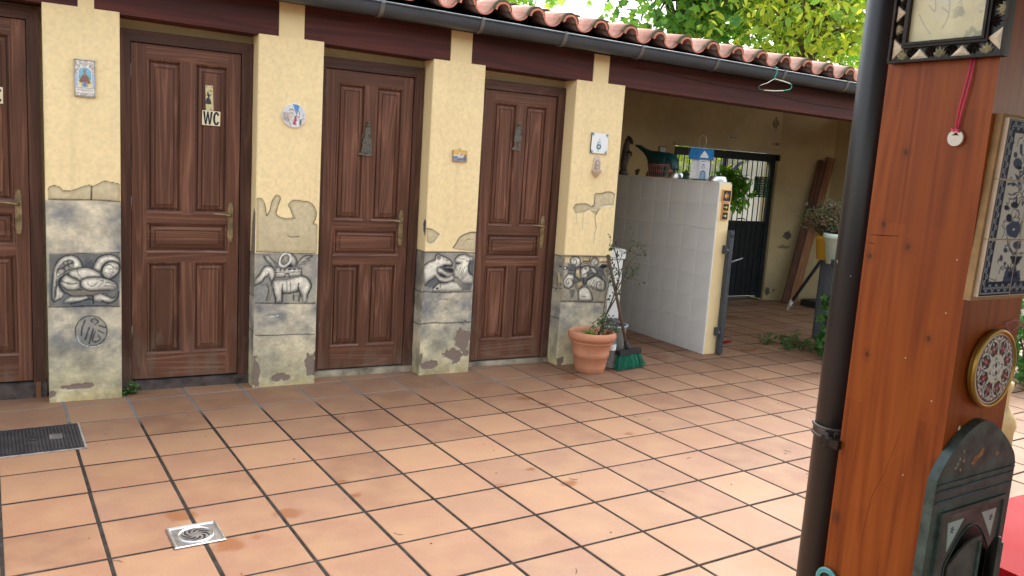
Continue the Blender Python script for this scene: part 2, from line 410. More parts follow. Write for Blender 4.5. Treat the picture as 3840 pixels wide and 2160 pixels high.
MUR1='P M 274 855 630 863 627 545 269 556;P L 286 604 288 675 293 737 305 788 325 820 353 840 386 844 414 831 430 806 436 776 418 774 385 763 354 741 323 720 309 699 305 661 299 607 295 588;P M 322 788 343 812 367 825 393 820 400 801 385 785 352 763 319 753 309 731 314 769;P L 363 804 361 799 357 796 352 796 348 799 347 804 348 809 352 811 357 811 362 809;P L 382 808 381 803 377 801 373 801 369 803 368 808 369 812 373 815 377 815 381 812;P L 370 774 368 768 362 765 356 765 350 768 349 774 351 780 356 783 363 783 368 780;P L 391 787 389 782 385 779 379 779 374 782 372 787 374 793 379 796 385 796 390 793;P L 349 756 346 750 338 746 328 746 320 750 317 757 320 763 328 767 338 767 346 763;P L 302 661 315 674 329 644 343 627 328 603 298 588;S M 3.8 322 647 318 603;S M 2.7 308 666 304 606;S D 4.3 302 785 316 815 341 836 367 846 396 847 417 832 431 809 439 782;S D 4.3 294 742 287 675 284 620 288 588 297 585 328 603;S D 3.8 312 763 343 777 395 809;S D 4.3 309 723 352 752 376 768 438 776;S D 3.2 309 731 312 763 326 790;S D 3.2 345 777 352 752;S D 3.2 307 715 305 661 300 609;P L 494 776 501 801 518 828 545 843 577 848 602 841 621 825 629 803 629 773 589 812 559 806 540 784 530 762 510 759 498 768;S D 4.4 493 784 516 831 540 847 577 853 609 842 629 825;P M 443 787 482 823 501 801 493 765 457 773;P L 539 768 554 795 577 809 601 809 621 798 627 773 618 742 598 723 576 712 554 720 537 745;S D 8.3 533 751 540 779 557 801 579 812 604 810 624 795 629 773 623 748 601 723 573 708 546 720 534 743;S D 4.4 557 787 572 792 589 787 596 773;S D 2.8 564 773 579 766 591 770;P W 583 777 582 775 578 773 574 773 571 775 570 777 571 780 574 781 578 781 582 779;S D 4.4 591 762 595 746 576 752;P W 575 752 586 767 593 751;S D 4.4 554 745 574 740 588 734;S D 2.8 561 730 581 726;S D 3.9 601 769 621 766;S D 3.3 599 780 621 773;P L 368 741 375 758 404 768 438 774 466 773 498 762 524 740 527 726 490 721 461 719 439 711 427 700 406 714 380 725;S D 4.3 366 744 380 725 403 717 427 697;S D 3.3 409 766 416 741 432 713;S D 3.8 433 774 467 776 495 764 515 751;P L 335 715 354 736 370 725 399 711 422 694 422 659 393 648 362 652 339 671 330 690;S D 6.5 333 702 353 690 379 684 408 686;S D 7.6 354 739 330 717 321 690 329 660 352 633 383 616 416 609 457 611;S D 3.8 341 666 364 649 398 648 436 650;P B 357 643 417 645 551 643 551 626 453 614 383 618;P L 429 686 434 705 459 716 497 720 539 715 576 703 606 684 613 661 593 647 538 646 477 644 448 656 432 672;S D 4.4 427 697 428 672 448 653 477 642 526 644 575 646;S D 4.4 432 705 454 716 497 722 539 718 576 706 606 686 618 655;S D 4.4 554 690 576 687 598 675;S D 4.5 548 670 576 669 603 661;S D 3.3 529 701 544 696 516 663;S D 2.8 463 694 468 674 492 671 514 693;P L 492 613 526 624 550 620 587 597 607 602 615 627 620 638 607 591 582 575 550 578 513 582 494 585;S D 6.7 623 633 615 599 592 573 562 570 533 587;S D 3.9 538 621 587 597 605 605;P L 343 578 354 597 378 609 416 608 460 611 462 600 426 587 373 580;S D 7.1 378 570 421 580 465 594 489 588 491 569;S D 7.7 455 617 487 611 489 588;S D 3.3 269 556 368 550 488 554 627 545;S D 2.7 274 856 372 856 467 860 629 863;P G 276 1216 286 1228 311 1231 335 1223 347 1207 380 1206 413 1217 447 1233 476 1241 493 1237 519 1248 544 1265 579 1265 609 1259 633 1253 632 1154 275 1154;S D 2.8 276 1209 280 1221 296 1230 311 1231 335 1223 347 1207 380 1206 413 1217 447 1233 476 1241 493 1237 519 1248 544 1265 579 1265 609 1259 633 1253;S D 7.1 489 1237 486 1161;S D 5.6 277 1156 383 1157 509 1160 632 1154;P H 560 405 553 371 535 343 508 325 477 320 446 328 420 349 403 378 397 412 404 446 421 473 448 492 479 497 510 489 536 469 554 440 560 405;S D 5.3 560 405 553 371 535 343 508 325 477 320 446 328 420 349 403 378 397 412 404 446 421 473 448 492 479 497 510 489 536 469 554 440 560 405;S W 3.5 405 386 417 350 447 325 492 317 534 327;S D 6.9 448 471 433 431 427 385;S D 7 468 429 447 360;S D 7 488 417 467 336;S D 7 489 458 479 470 494 481 514 462 499 445;S D 7 519 439 550 426;S D 5.8 514 410 544 391;S D 5.8 498 405 483 353 498 346;S D 5.9 514 381 524 357 498 340;P H 510 457 507 449 500 444 492 444 486 449 483 458 486 466 492 471 501 470 507 465;S D 4 267 554 369 554 520 555 629 545'
MUR2='P H 1393 867 1779 860 1777 536 1396 549;P L 1393 694 1406 710 1424 731 1436 755 1449 774 1470 779 1491 774 1507 755 1514 730 1508 709 1500 693 1493 682 1482 704 1471 725 1450 709 1432 685 1399 665 1386 662;P L 1500 687 1529 692 1574 692 1609 697 1676 718 1712 707 1734 679 1743 651 1733 624 1720 599 1718 568 1716 546 1694 547 1690 588 1673 616 1665 636 1651 620 1611 612 1590 610 1563 618 1559 553 1522 549 1516 587 1504 633;P G 1472 655 1493 655 1501 639 1497 601 1484 563 1466 555 1471 588 1476 615;P G 1634 592 1666 592 1667 550 1635 554;S D 4.8 1396 705 1419 734 1434 763 1449 779 1475 783 1493 775 1514 747 1514 714 1498 685 1490 658;S D 5.4 1386 659 1412 668 1435 684 1450 709 1460 715;S D 2.7 1473 731 1482 704 1493 682;S D 2.1 1451 742 1462 751 1475 747 1473 736 1460 733 1451 742;P W 1471 742 1469 739 1466 738 1462 738 1458 740 1457 742 1458 745 1462 746 1466 746 1469 745;S D 4.8 1459 669 1475 639 1473 609 1461 564;S D 7.6 1504 639 1510 606 1521 573 1519 549;S D 7.6 1562 665 1560 610 1562 553;S D 6.6 1664 669 1662 639 1674 603 1682 580;S D 7.7 1684 718 1717 704 1741 673 1746 643 1731 610 1721 574;S D 9.3 1568 605 1598 604 1627 608 1660 617;S D 3.3 1588 681 1591 648 1590 610;S D 3.3 1609 680 1613 645 1614 609;S D 6.6 1633 595 1633 557;S D 7.7 1671 589 1669 550;P L 1522 771 1543 771 1546 752 1551 765 1567 765 1570 752 1581 765 1597 765 1601 751 1614 765 1629 763 1631 751 1642 767 1658 767 1661 754 1669 767 1677 767 1676 721 1609 716 1516 709 1517 746;P D 1545 765 1551 765 1552 753 1545 753;P D 1571 765 1579 765 1580 753 1572 753;P D 1598 765 1613 765 1613 754 1598 754;P D 1630 765 1641 765 1641 754 1630 754;P D 1660 765 1669 765 1668 756 1661 756;S W 3.2 1515 748 1581 749 1675 752;S D 3.8 1518 742 1595 737 1675 745;S D 4.4 1679 767 1680 721;S D 3.8 1521 709 1574 708;S D 6 1574 705 1576 723 1589 731 1600 726 1606 708;P D 1554 775 1606 803 1623 781 1634 772 1525 772;P L 1605 857 1632 841 1644 814 1642 784 1623 784 1606 808;S D 3.8 1600 866 1627 850 1647 827 1649 800 1642 777;S W 12.4 1551 784 1541 798 1541 822 1552 849 1570 859 1594 860 1608 838 1606 811 1588 789 1567 781 1551 784;P G 1548 800 1553 830 1571 851 1595 849 1598 822 1585 797 1564 787;S D 2.7 1548 800 1553 830 1571 851 1595 849 1599 822 1585 796 1564 786 1548 800;S D 2.7 1558 833 1567 829;S D 2.7 1579 824 1590 820;S D 2.7 1571 819 1574 808;S D 3.2 1559 803 1571 798;S D 3.8 1532 789 1533 819 1547 851 1570 867 1594 869;P L 1448 843 1468 848 1484 827 1500 811 1522 795 1519 779 1498 782 1493 798 1466 814;S D 4.8 1440 846 1456 814 1485 787 1499 771;S D 2.7 1474 843 1500 814 1524 795;S D 2.1 1500 806 1511 790;S D 2.1 1511 803 1517 787;P L 1642 784 1660 808 1684 833 1708 844 1743 846 1722 833 1706 825 1730 819 1698 814 1679 805 1701 797 1674 796 1653 778;S D 3.8 1647 784 1673 826 1697 845 1719 849 1749 846 1708 827;S D 2.2 1679 793 1701 794;S D 4.2 1395 872 1473 870 1552 868 1632 862 1768 862;S D 6.5 1396 548 1506 543 1613 539 1774 536;P G 1392 1199 1418 1200 1440 1173 1455 1103 1473 1130 1483 1180 1504 1219 1520 1225 1537 1209 1527 1170 1512 1110 1534 1091 1573 1081 1611 1084 1616 1096 1599 1145 1587 1170 1619 1198 1675 1195 1720 1188 1750 1161 1765 1128 1763 1088 1750 1060 1776 1046 1778 867 1395 868;S D 3.8 1392 1199 1418 1200 1440 1173 1454 1097;S D 3.8 1455 1097 1473 1130 1483 1180 1504 1219 1520 1225 1537 1209 1527 1170 1512 1110 1534 1091 1573 1081 1611 1084 1633 1085;S D 3.9 1619 1096 1599 1145 1587 1170 1619 1198 1675 1195 1720 1188 1750 1161 1765 1128 1763 1088 1750 1060 1767 1046;S D 4.5 1586 978 1603 967 1659 968;S W 2.8 1595 961 1648 961;S D 5.8 1402 340 1526 335 1653 336 1776 329;S H 12.8 1467 468 1504 475 1542 466;S W 3.2 1467 460 1505 457 1539 463'
MUR3='P H 2528 871 2914 869 2911 589 2529 600;P L 2531 781 2567 805 2607 817 2613 843 2628 859 2651 850 2682 836 2721 819 2738 798 2734 785 2685 784 2655 773 2633 763 2627 742 2635 721 2659 703 2690 696 2720 703 2742 720 2763 695 2756 681 2730 664 2684 657 2638 675 2613 707 2599 697 2563 673 2542 649 2528 691 2525 743;P L 2629 760 2644 766 2671 752 2703 731 2742 727 2750 717 2713 699 2689 714 2658 728 2634 735;P D 2639 728 2658 724 2689 710 2694 699 2659 707;P D 2677 787 2709 763 2748 759 2757 738 2726 736 2691 749 2671 766;P L 2655 770 2686 766 2731 771 2709 761;S D 5.5 2531 786 2570 811 2607 824 2609 847 2627 861 2654 852 2697 835 2733 810 2744 789;S D 9.8 2677 783 2708 780 2739 779;P M 2650 833 2647 825 2640 820 2631 820 2623 825 2620 833 2622 841 2629 846 2639 846 2646 841;S D 2.8 2650 833 2643 845 2630 845 2621 833;P W 2689 826 2687 823 2683 821 2678 821 2674 823 2672 826 2674 829 2678 831 2683 831 2687 829;S D 2.8 2671 821 2690 819 2706 812;S D 6.3 2671 763 2687 745 2726 734 2757 736;S D 5.6 2639 725 2663 703 2694 697;S D 8.4 2614 704 2642 674 2685 655 2730 658 2760 676;P M 2542 642 2563 669 2607 690 2646 668 2624 644 2603 623 2542 635;S D 5.6 2540 642 2574 673 2614 693;P L 2763 829 2792 851 2835 858 2867 844 2899 840 2907 829 2884 815 2871 776 2869 740 2887 719 2911 704 2910 654 2871 651 2811 666 2790 691 2766 702 2756 741 2770 766 2769 784 2807 798 2764 805;S D 5.6 2758 819 2781 849 2819 861 2850 860 2875 844;P D 2764 803 2807 799 2800 791 2765 793;P W 2817 833 2815 829 2812 826 2807 826 2803 829 2801 833 2802 837 2806 840 2811 840 2815 837;S D 4.2 2789 836 2798 828 2833 828;S M 4.3 2786 759 2772 738;S M 4.3 2809 766 2788 723;S M 4.3 2825 759 2805 709;S M 4.3 2840 766 2813 695;S M 4.3 2857 751 2830 680;S M 4.3 2835 723 2815 670;S M 4.3 2870 737 2849 694;S D 4.3 2879 833 2873 815 2849 812;S D 10.7 2877 808 2870 769 2880 730 2907 710;P M 2873 808 2915 822 2914 715 2886 726 2872 765;P L 2603 616 2625 641 2650 658 2685 654 2738 667 2784 663 2817 630 2835 601 2757 596 2604 602;S D 7 2603 620 2628 644 2654 659 2715 660;P D 2646 619 2644 615 2639 612 2632 612 2627 615 2625 619 2626 624 2632 627 2638 627 2644 624;P M 2816 652 2911 650 2894 600 2839 601;S D 4.2 2662 654 2656 626;S D 5.6 2529 599 2681 588 2911 590;S D 4.8 2526 872 2665 873 2914 870;P G 2534 1039 2573 1031 2631 997 2597 943 2564 931 2537 946;S D 4.8 2532 1037 2581 1029 2631 997;S W 4.8 2635 994 2600 945 2564 929 2537 943;P G 2739 903 2764 942 2781 973 2818 998 2868 1015 2919 1016 2916 879 2763 893;S D 5.6 2739 903 2764 942 2785 977 2818 998 2868 1015 2919 1016;S D 2.8 2833 949 2847 967 2895 964;S D 7.1 2517 367 2614 375 2706 369 2910 369;S H 11.4 2636 525 2658 542 2719 540;S H 10 2700 480 2724 469'
MUR4='P C 3670 850 4090 844 4079 485 3669 502;P H 3667 798 4086 797 4086 499 3677 505;P M 3709 771 4051 769 4044 623 3722 628;P L 3782 763 3822 777 3825 832 3775 845 3729 818 3740 787 3765 777;P L 3915 787 3940 835 3992 814 3986 783 3946 770;P L 3686 669 3722 713 3772 702 3771 617 3732 600 3686 628;P L 3898 659 3978 697 4067 647 4065 580 4001 585 3898 625;S D 6.2 3822 770 3828 797 3809 832 3775 844 3743 842 3729 818 3740 787 3765 777 3788 791 3786 815 3769 821 3758 808;S D 6.2 3915 787 3921 818 3940 835 3969 835 3992 814 3986 783 3962 780 3947 797 3963 811;S D 6.2 3690 628 3696 607 3732 600 3763 617 3771 644 3750 672 3722 675 3704 655 3713 635 3733 638 3728 651;S D 4.8 3682 669 3700 699 3731 713 3772 706;S D 6.3 3898 659 3929 687 3978 693 4030 679 4067 647 4079 612 4065 580 4032 574 4001 588 3989 623 4000 648 4025 647 4035 626 4019 616;P L 3833 743 3863 770 3904 773 3915 742 3901 722 3892 680 3839 681;S D 10.3 3824 708 3824 750 3847 767 3888 773 3913 770;P D 3893 753 3890 747 3883 744 3873 744 3865 748 3862 753 3864 758 3872 761 3881 761 3889 758;P W 3885 753 3885 751 3882 750 3879 750 3877 751 3876 753 3876 755 3879 757 3882 757 3884 755;S D 7.6 3857 705 3881 713 3897 722;S W 4.8 3860 715 3888 729;P C 3840 842 3910 842 3905 804 3848 808;S D 7.6 3822 770 3836 797 3868 807 3901 804 3909 832;S D 4.8 3838 784 3870 791 3907 787;P C 3784 743 3820 756 3828 712 3838 695 3832 664 3789 695;S D 6.2 3778 763 3786 729 3776 702 3798 681 3832 664;P L 3918 763 3956 756 3983 728 3981 711 3951 714 3932 742;S D 6.9 3918 763 3956 756 3983 728 3981 711;S D 6.9 3899 697 3934 716 3964 711 3930 673 3898 663;S D 8.3 3864 674 3877 625;S D 8.3 3894 660 3889 625;P C 3794 640 3849 660 3865 625 3823 592;S M 2.8 3803 630 3850 646;S M 2.8 3812 616 3856 632;S D 3.5 3794 640 3849 660 3865 625 3823 592;P L 3825 564 3839 595 3878 610 3917 597 3945 562 3963 502 3835 505;S D 5.6 3834 508 3824 571 3846 601 3878 612 3912 601 3940 569 3961 526 3963 502;P M 3856 539 3898 535 3899 524 3857 529;S D 4.9 3940 659 3918 625;S D 4.9 3965 662 3937 607;S D 4.9 3979 641 3955 589;P M 3712 791 3781 784 3785 740 3716 740;S D 4.8 3712 791 3716 743 3785 740;P D 3709 757 3706 748 3698 742 3686 742 3676 748 3672 757 3675 766 3684 772 3695 772 3705 766;P W 3697 757 3696 753 3692 751 3686 751 3682 753 3680 757 3681 761 3685 764 3691 764 3695 761;P D 4001 762 4028 787 4066 783 4085 766 4040 750;S D 7 4001 801 4043 804 4086 801;S M 11.9 3995 738 4033 731 4058 699 4066 664;S D 4.8 3787 620 3816 578 3825 560;P M 3741 593 3798 589 3787 537 3764 517;S D 3 3670 852 3775 850 4090 845;S D 5.5 3669 500 3766 500 3931 489 4079 480;P G 3722 1211 3746 1242 3836 1248 3883 1231 3909 1255 3907 1322 3966 1332 4020 1347 4068 1344 4098 1326 4089 1245 4012 1239 3959 1211 3936 1164 3867 1204 3824 1184 3743 1174;S D 5.2 3722 1211 3746 1242 3836 1248 3883 1231 3908 1239 3907 1322 3966 1332 4020 1347 4068 1344 4093 1330;S W 4.5 3824 1180 3877 1204 3932 1206;S W 6.1 3958 1222 4013 1237 4088 1241;S M 6.9 3959 1211 3927 1164 3931 1118 3945 1065;S G 6.9 3945 1065 3932 1011 3933 950;S G 5.3 3815 1184 3817 1055;S G 5.3 3752 1174 3763 1099'
AZUL='S M 2.18 22.6 1602.4 27 1595.6;P M 43.9 1577.6 43.4 1574.2 40 1572.2 35.4 1572.6 31.8 1575.1 30.7 1578.6 32.7 1581.5 36.9 1582.4 41.4 1580.9;P M 63.9 1564.3 62.3 1558 54.3 1554.2 43.7 1554.8 35.6 1559.5 33.6 1565.9 38.7 1571.2 48.5 1572.9 58.5 1570.2;P D 66.2 1557.1 64.4 1554.8 58.5 1553.4 51.3 1553.4 46.2 1554.9 45.5 1557.2 49.6 1559.2 56.5 1560 63 1559.1;S D 1.47 37.7 1591.6 41.1 1603.7 51.7 1606.9;P M 46.4 1594.5 54.6 1597.5 61.2 1576.2 50.7 1580.4;S D 1.25 44.8 1545.2 60.8 1539.8 73.3 1523.2;P M 44.8 1545.2 60.1 1542.2 68.8 1532.9 66 1523;S M 2.49 26.7 1526.3 44.4 1530.6 60.5 1525.2;P M 37.4 1528.6 36.3 1527 32.7 1526.1 28.2 1526.2 24.9 1527.3 24.4 1528.9 26.9 1530.3 31.2 1530.8 35.4 1530.1;P M 52.9 1527.8 51.7 1525.9 47.5 1524.7 42.3 1524.9 38.6 1526.2 38 1528.2 40.8 1529.8 45.8 1530.4 50.6 1529.6;S M 2 33.4 1512 45.9 1510 59.4 1512.9;S D 1.51 38.2 1503.7 52.8 1502.9;S D 1.26 49.9 1512.6 68.3 1515.7 79.5 1511.2;P D 42.3 1488.5 41.4 1485.3 37.1 1483.5 31.6 1484 27.3 1486.4 26.3 1489.7 29.1 1492.3 34.3 1493 39.5 1491.5;P D 74.1 1493.7 72.1 1489.8 64.7 1487.6 55.4 1488.1 48.6 1491 47.4 1495 52.3 1498.2 61.2 1499.2 69.8 1497.4;S D 1.27 53.6 1500.5 67.6 1486.1;S D 1.27 48.6 1493 75.1 1493.7;P D 58.6 1471.1 57.6 1466.4 52.1 1463.7 44.8 1464.5 39 1468.3 37.5 1473.3 41 1477.2 47.7 1478.2 54.7 1475.8;P M 44.6 1458.6 64 1466.3 84.2 1464.1 95.5 1451.7 82.8 1436.6 57.7 1438.9 45.9 1446.3;S D 1.52 28.1 1458.4 40.4 1448.7 34.6 1436.3;P W 73.3 1451.5 72.8 1450.2 70.7 1449.5 68 1449.7 66 1450.7 65.6 1452.1 67 1453.2 69.5 1453.4 72 1452.8;S D 1.27 31.3 1463.3 44.8 1466;S M 2.59 51.3 1436.4 63.7 1419 82.2 1406.4;S D 1.3 64.8 1431.5 83.6 1434.1 104.2 1431.6;S D 1.56 59.2 1434 68.6 1419 86.4 1408.9 112.9 1410;P M 104.1 1424 102.1 1419.1 94 1416.5 83.7 1417.5 76.1 1421.4 74.5 1426.6 79.7 1430.5 89.4 1431.5 99 1428.9;P D 70.3 1405.2 114.5 1404.9 106 1393.5 95.8 1385.9 81.5 1392.5;P D 85.9 1386.1 98.3 1385.9 100.3 1379.5 87.8 1379.7;P M 63.3 1380.1 112.9 1379.3 120.4 1359.8 57.9 1360.8;P D 110.2 1371.6 106.6 1368 95.3 1366.4 81.7 1367.3 72.2 1370.4 71 1374.3 78.8 1377.1 91.9 1377.5 104.4 1375.3;S D 1.06 59.7 1367.5 118.8 1365;P M 60.5 1415.3 59.5 1412.4 55.4 1410.8 50.1 1411.4 46 1413.8 45.1 1416.8 47.8 1419.2 52.8 1419.7 57.8 1418.2;P M 48.2 1401.6 48 1397.7 45.2 1395.7 41.1 1396.5 37.7 1399.6 36.5 1403.7 38.1 1406.8 41.7 1407.5 45.7 1405.5;S M 1.57 44.8 1385.4 62.3 1391.4;P M 61.9 1392.7 61.3 1391.1 58.7 1390.3 55.3 1390.6 52.8 1391.9 52.3 1393.7 54 1395 57.2 1395.2 60.3 1394.3;S D 1.03 6.6 1371.1 17.4 1366 37.1 1363;S D 1.04 11.1 1363.6 28.7 1359.5 36 1366.8'

# ------------------------------------------------------------------ ground
A = 0.057
def tw(X, Y):
    """tile-grid coordinates (m) -> world"""
    Y -= .772; c, s = math.cos(A), math.sin(A); return (c*X-s*Y, s*X+c*Y)
def floormat():
    m, n, b = nodes('terracotta_floor_tile'); p = posn(n); r = rnd(n); v = objc(n)
    base = ramp(n, r, [(0, (.192, .096, .055)), (.3, (.250, .129, .073)), (.55, (.226, .121, .073)), (.8, (.268, .146, .082)), (1, (.300, .166, .094))])
    mott = noise(n, p, 5.5, 3, .5); base = mixc(n, ramp(n, mott, [(.42, 0.0), (.68, .5)]), base, (.305, .180, .092))
    mo2 = noise(n, mapping(n, p, (1, 1, 1), (5, 3, 1)), 4, 4, .6); base = mixc(n, ramp(n, mo2, [(.5, 0.0), (.75, .45)]), base, (.255, .121, .080))
    fine = noise(n, p, 130, 3); base = mixc(n, 1.0, base, ramp(n, fine, [(.25, .86), (.7, 1.05)]), 'MULTIPLY')
    # water stains (spots of damp) at fixed places
    wob = noise(n, p, 9, 3); st = None
    for (x, y, sx, sy) in STAINS:
        sx *= 1.35; sy *= 1.35
        mp = mapping(n, p, (1/sx, 1/sy, 0), (-x/sx, -y/sy, 0)); ln = n.nodes.new('ShaderNodeVectorMath'); ln.operation = 'LENGTH'; L(n, mp, ln.inputs[0])
        d = M_(n, 'ADD', ln.outputs['Value'], M_(n, 'MULTIPLY', M_(n, 'SUBTRACT', wob, .5), 2.2))
        st = d if st is None else M_(n, 'MINIMUM', st, d)
    stm = ramp(n, st, [(.40, 1.0), (.85, 0.0)])
    base = mixc(n, M_(n, 'MULTIPLY', stm, .7), base, (.19, .072, .026))
    # dust rim and scattered soiling
    so_ = noise(n, mapping(n, p, (1, 1, 1), (11, 2, 0)), 2.2, 5, .65); base = mixc(n, ramp(n, so_, [(.56, 0.0), (.72, .35)]), base, (.22, .10, .055))
    L(n, base, b.inputs['Base Color'])
    L(n, M_(n, 'SUBTRACT', ramp(n, noise(n, p, 3, 4), [(.3, .52), (.7, .70)]), M_(n, 'MULTIPLY', stm, .25)), b.inputs['Roughness'])
    b.inputs['Specular IOR Level'].default_value = .38
    bump(n, b, M_(n, 'ADD', noise(n, p, 40, 4), M_(n, 'MULTIPLY', noise(n, p, 3, 2), 1.5)), .12, .002)
    return m
STAINS = []
STAINS = [(3.552, -0.345, 0.08, 0.06), (3.62, -0.625, 0.048, 0.036), (2.967, -0.708, 0.072, 0.054), (3.037, -0.868, 0.04, 0.03), (0.733, -1.773, 0.072, 0.054), (0.858, -2.1, 0.08, 0.06), (1.12, -1.91, 0.072, 0.054), (1.444, -1.831, 0.04, 0.03), (1.444, -1.66, 0.032, 0.024), (0.977, -2.082, 0.048, 0.036), (2.12, -1.958, 0.036, 0.027), (2.446, -2.051, 0.04, 0.03), (3.209, -1.535, 0.04, 0.03), (2.363, -1.829, 0.032, 0.024), (5.677, -0.012, 0.08, 0.06), (4.689, 0.007, 0.096, 0.072), (5.759, 0.063, 0.12, 0.072), (7.529, 1.458, 0.15, 0.09), (6.162, 0.164, 0.1, 0.06), (7.862, 1.401, 0.15, 0.09), (6.844, 1.367, 0.15, 0.09)]
def groutmat():
    m, n, b = nodes('tile_grout'); p = posn(n); sp = n.nodes.new('ShaderNodeSeparateXYZ'); L(n, p, sp.inputs[0])
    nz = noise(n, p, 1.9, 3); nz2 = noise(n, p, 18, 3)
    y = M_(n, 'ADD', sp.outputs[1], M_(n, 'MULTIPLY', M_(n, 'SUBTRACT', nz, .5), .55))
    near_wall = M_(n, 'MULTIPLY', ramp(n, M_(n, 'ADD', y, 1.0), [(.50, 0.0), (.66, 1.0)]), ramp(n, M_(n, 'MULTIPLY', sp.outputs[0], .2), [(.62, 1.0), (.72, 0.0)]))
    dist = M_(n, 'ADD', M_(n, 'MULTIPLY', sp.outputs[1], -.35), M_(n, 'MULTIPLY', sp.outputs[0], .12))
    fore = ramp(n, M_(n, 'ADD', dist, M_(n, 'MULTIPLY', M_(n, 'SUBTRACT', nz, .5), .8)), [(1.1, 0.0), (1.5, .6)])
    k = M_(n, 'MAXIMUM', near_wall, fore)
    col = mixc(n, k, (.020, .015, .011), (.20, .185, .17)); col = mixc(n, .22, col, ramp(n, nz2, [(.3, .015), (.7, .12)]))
    L(n, col, b.inputs['Base Color']); b.inputs['Roughness'].default_value = 1; b.inputs['Specular IOR Level'].default_value = .05
    bump(n, b, noise(n, p, 120, 3), .5, .002); return m
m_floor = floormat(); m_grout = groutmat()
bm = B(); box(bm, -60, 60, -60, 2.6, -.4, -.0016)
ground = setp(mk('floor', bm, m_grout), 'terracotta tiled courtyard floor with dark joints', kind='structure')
PIT_ = .33; HW = .1582
def tile_mesh():
    bm = B(); z0 = -.012
    prof = [(HW, z0), (HW, -.0022), (HW-.0013, -.0006), (HW-.004, 0)]
    rings = [[bm.verts.new((sx*h, sy*h, z)) for sx, sy in ((-1, -1), (1, -1), (1, 1), (-1, 1))] for h, z in prof]
    for a, b in zip(rings, rings[1:]):
        for k in range(4): bm.faces.new((a[k], a[(k+1) % 4], b[(k+1) % 4], b[k]))
    bm.faces.new(rings[-1]); me = bpy.data.meshes.new('tile'); bm.to_mesh(me); bm.free(); me.materials.append(m_floor); return me
tme = tile_mesh(); cells = []
for c in range(-12, 34):
    for r in range(-8, 18):
        x, y = tw((c+.5)*PIT_, -(r+.5)*PIT_)
        if x > 9.0 or y > 2.35 or x < -3 or y < -5.6: 
            if not (y < .3 and x > 3 and x < 11): continue
        if y > .32 and x < 4.0: continue
        d = Vector((x, y, 0))-CAM; zc = d.dot(F_); px = d.dot(R_)/zc if zc > .1 else 9; py = d.dot(U_)/zc if zc > .1 else 9
        vis = zc > .1 and -.68 < px < .68 and -.42 < py < .38 and not (y > .12 and x < 4.4)
        cells.append((0 if vis else 1, d.length, x, y))
cells.sort(); rot = Matrix.Rotation(A, 4, 'Z'); rs = random.Random(3); rest = []
for k, (nv_, dl, x, y) in enumerate(cells):
    dz = rs.uniform(-.0008, .0008); tl = (rs.uniform(-.0016, .0016), rs.uniform(-.0016, .0016)); q_ = rs.choice((0, 1, 2, 3))*PI/2
    M0 = Matrix.Translation((x+rs.uniform(-.0008, .0008), y+rs.uniform(-.0008, .0008), dz)) @ Matrix.Rotation(A+q_+rs.uniform(-.0015, .0015), 4, 'Z') @ Matrix.Rotation(tl[0], 4, 'X') @ Matrix.Rotation(tl[1], 4, 'Y')
    if k < 300:
        o = bpy.data.objects.new('tile', tme); COL.objects.link(o); o.parent = ground; o.matrix_local = M0
    else: rest.append(M0)
V, F = [], []; base_v = [v.co.copy() for v in tme.vertices]; base_f = [list(p.vertices) for p in tme.polygons]
for M0 in rest:
    off = len(V); V += [M0 @ v for v in base_v]; F += [[i+off for i in f] for f in base_f]
me = bpy.data.meshes.new('far_tiles'); me.from_pydata([tuple(v) for v in V], [], F)
o = link_mesh('far_tiles', me, m_floor, ground); o['kind'] = 'stuff'

# ------------------------------------------------------------------ the outbuilding with the toilet doors
bld = thing('outbuilding', 'long low ochre outbuilding with brown panelled doors and painted pillars', 'building', (0, 0, 0))
def bb(x): return 2.197-.0130*x        # underside of the beams (the building falls slightly to the right)
PILL = [(-1.00, -.55), (.262, .636), (1.388, 1.785), (2.528, 2.916), (3.672, 4.112)]
def pil_top(x): return bb(x)+.006
STONE_TOP = {0: 1.15, 1: 1.152, 2: .856, 3: .874, 4: .846}
LINES = {0: [.85, .55], 1: [], 2: [], 3: [], 4: []}
PEEL = {1: [(.42, .085, .09, .016), (.28, .05, .02, .02)], 2: [(1.76, .12, .05, .10), (1.40, .09, .03, .09), (1.57, .055, .05, .022)], 3: [(2.86, .22, .055, .12), (2.80, .13, .10, .05), (2.60, .07, .07, .03), (2.53, .12, .02, .05)], 4: [(3.70, .03, .03, .03)]}
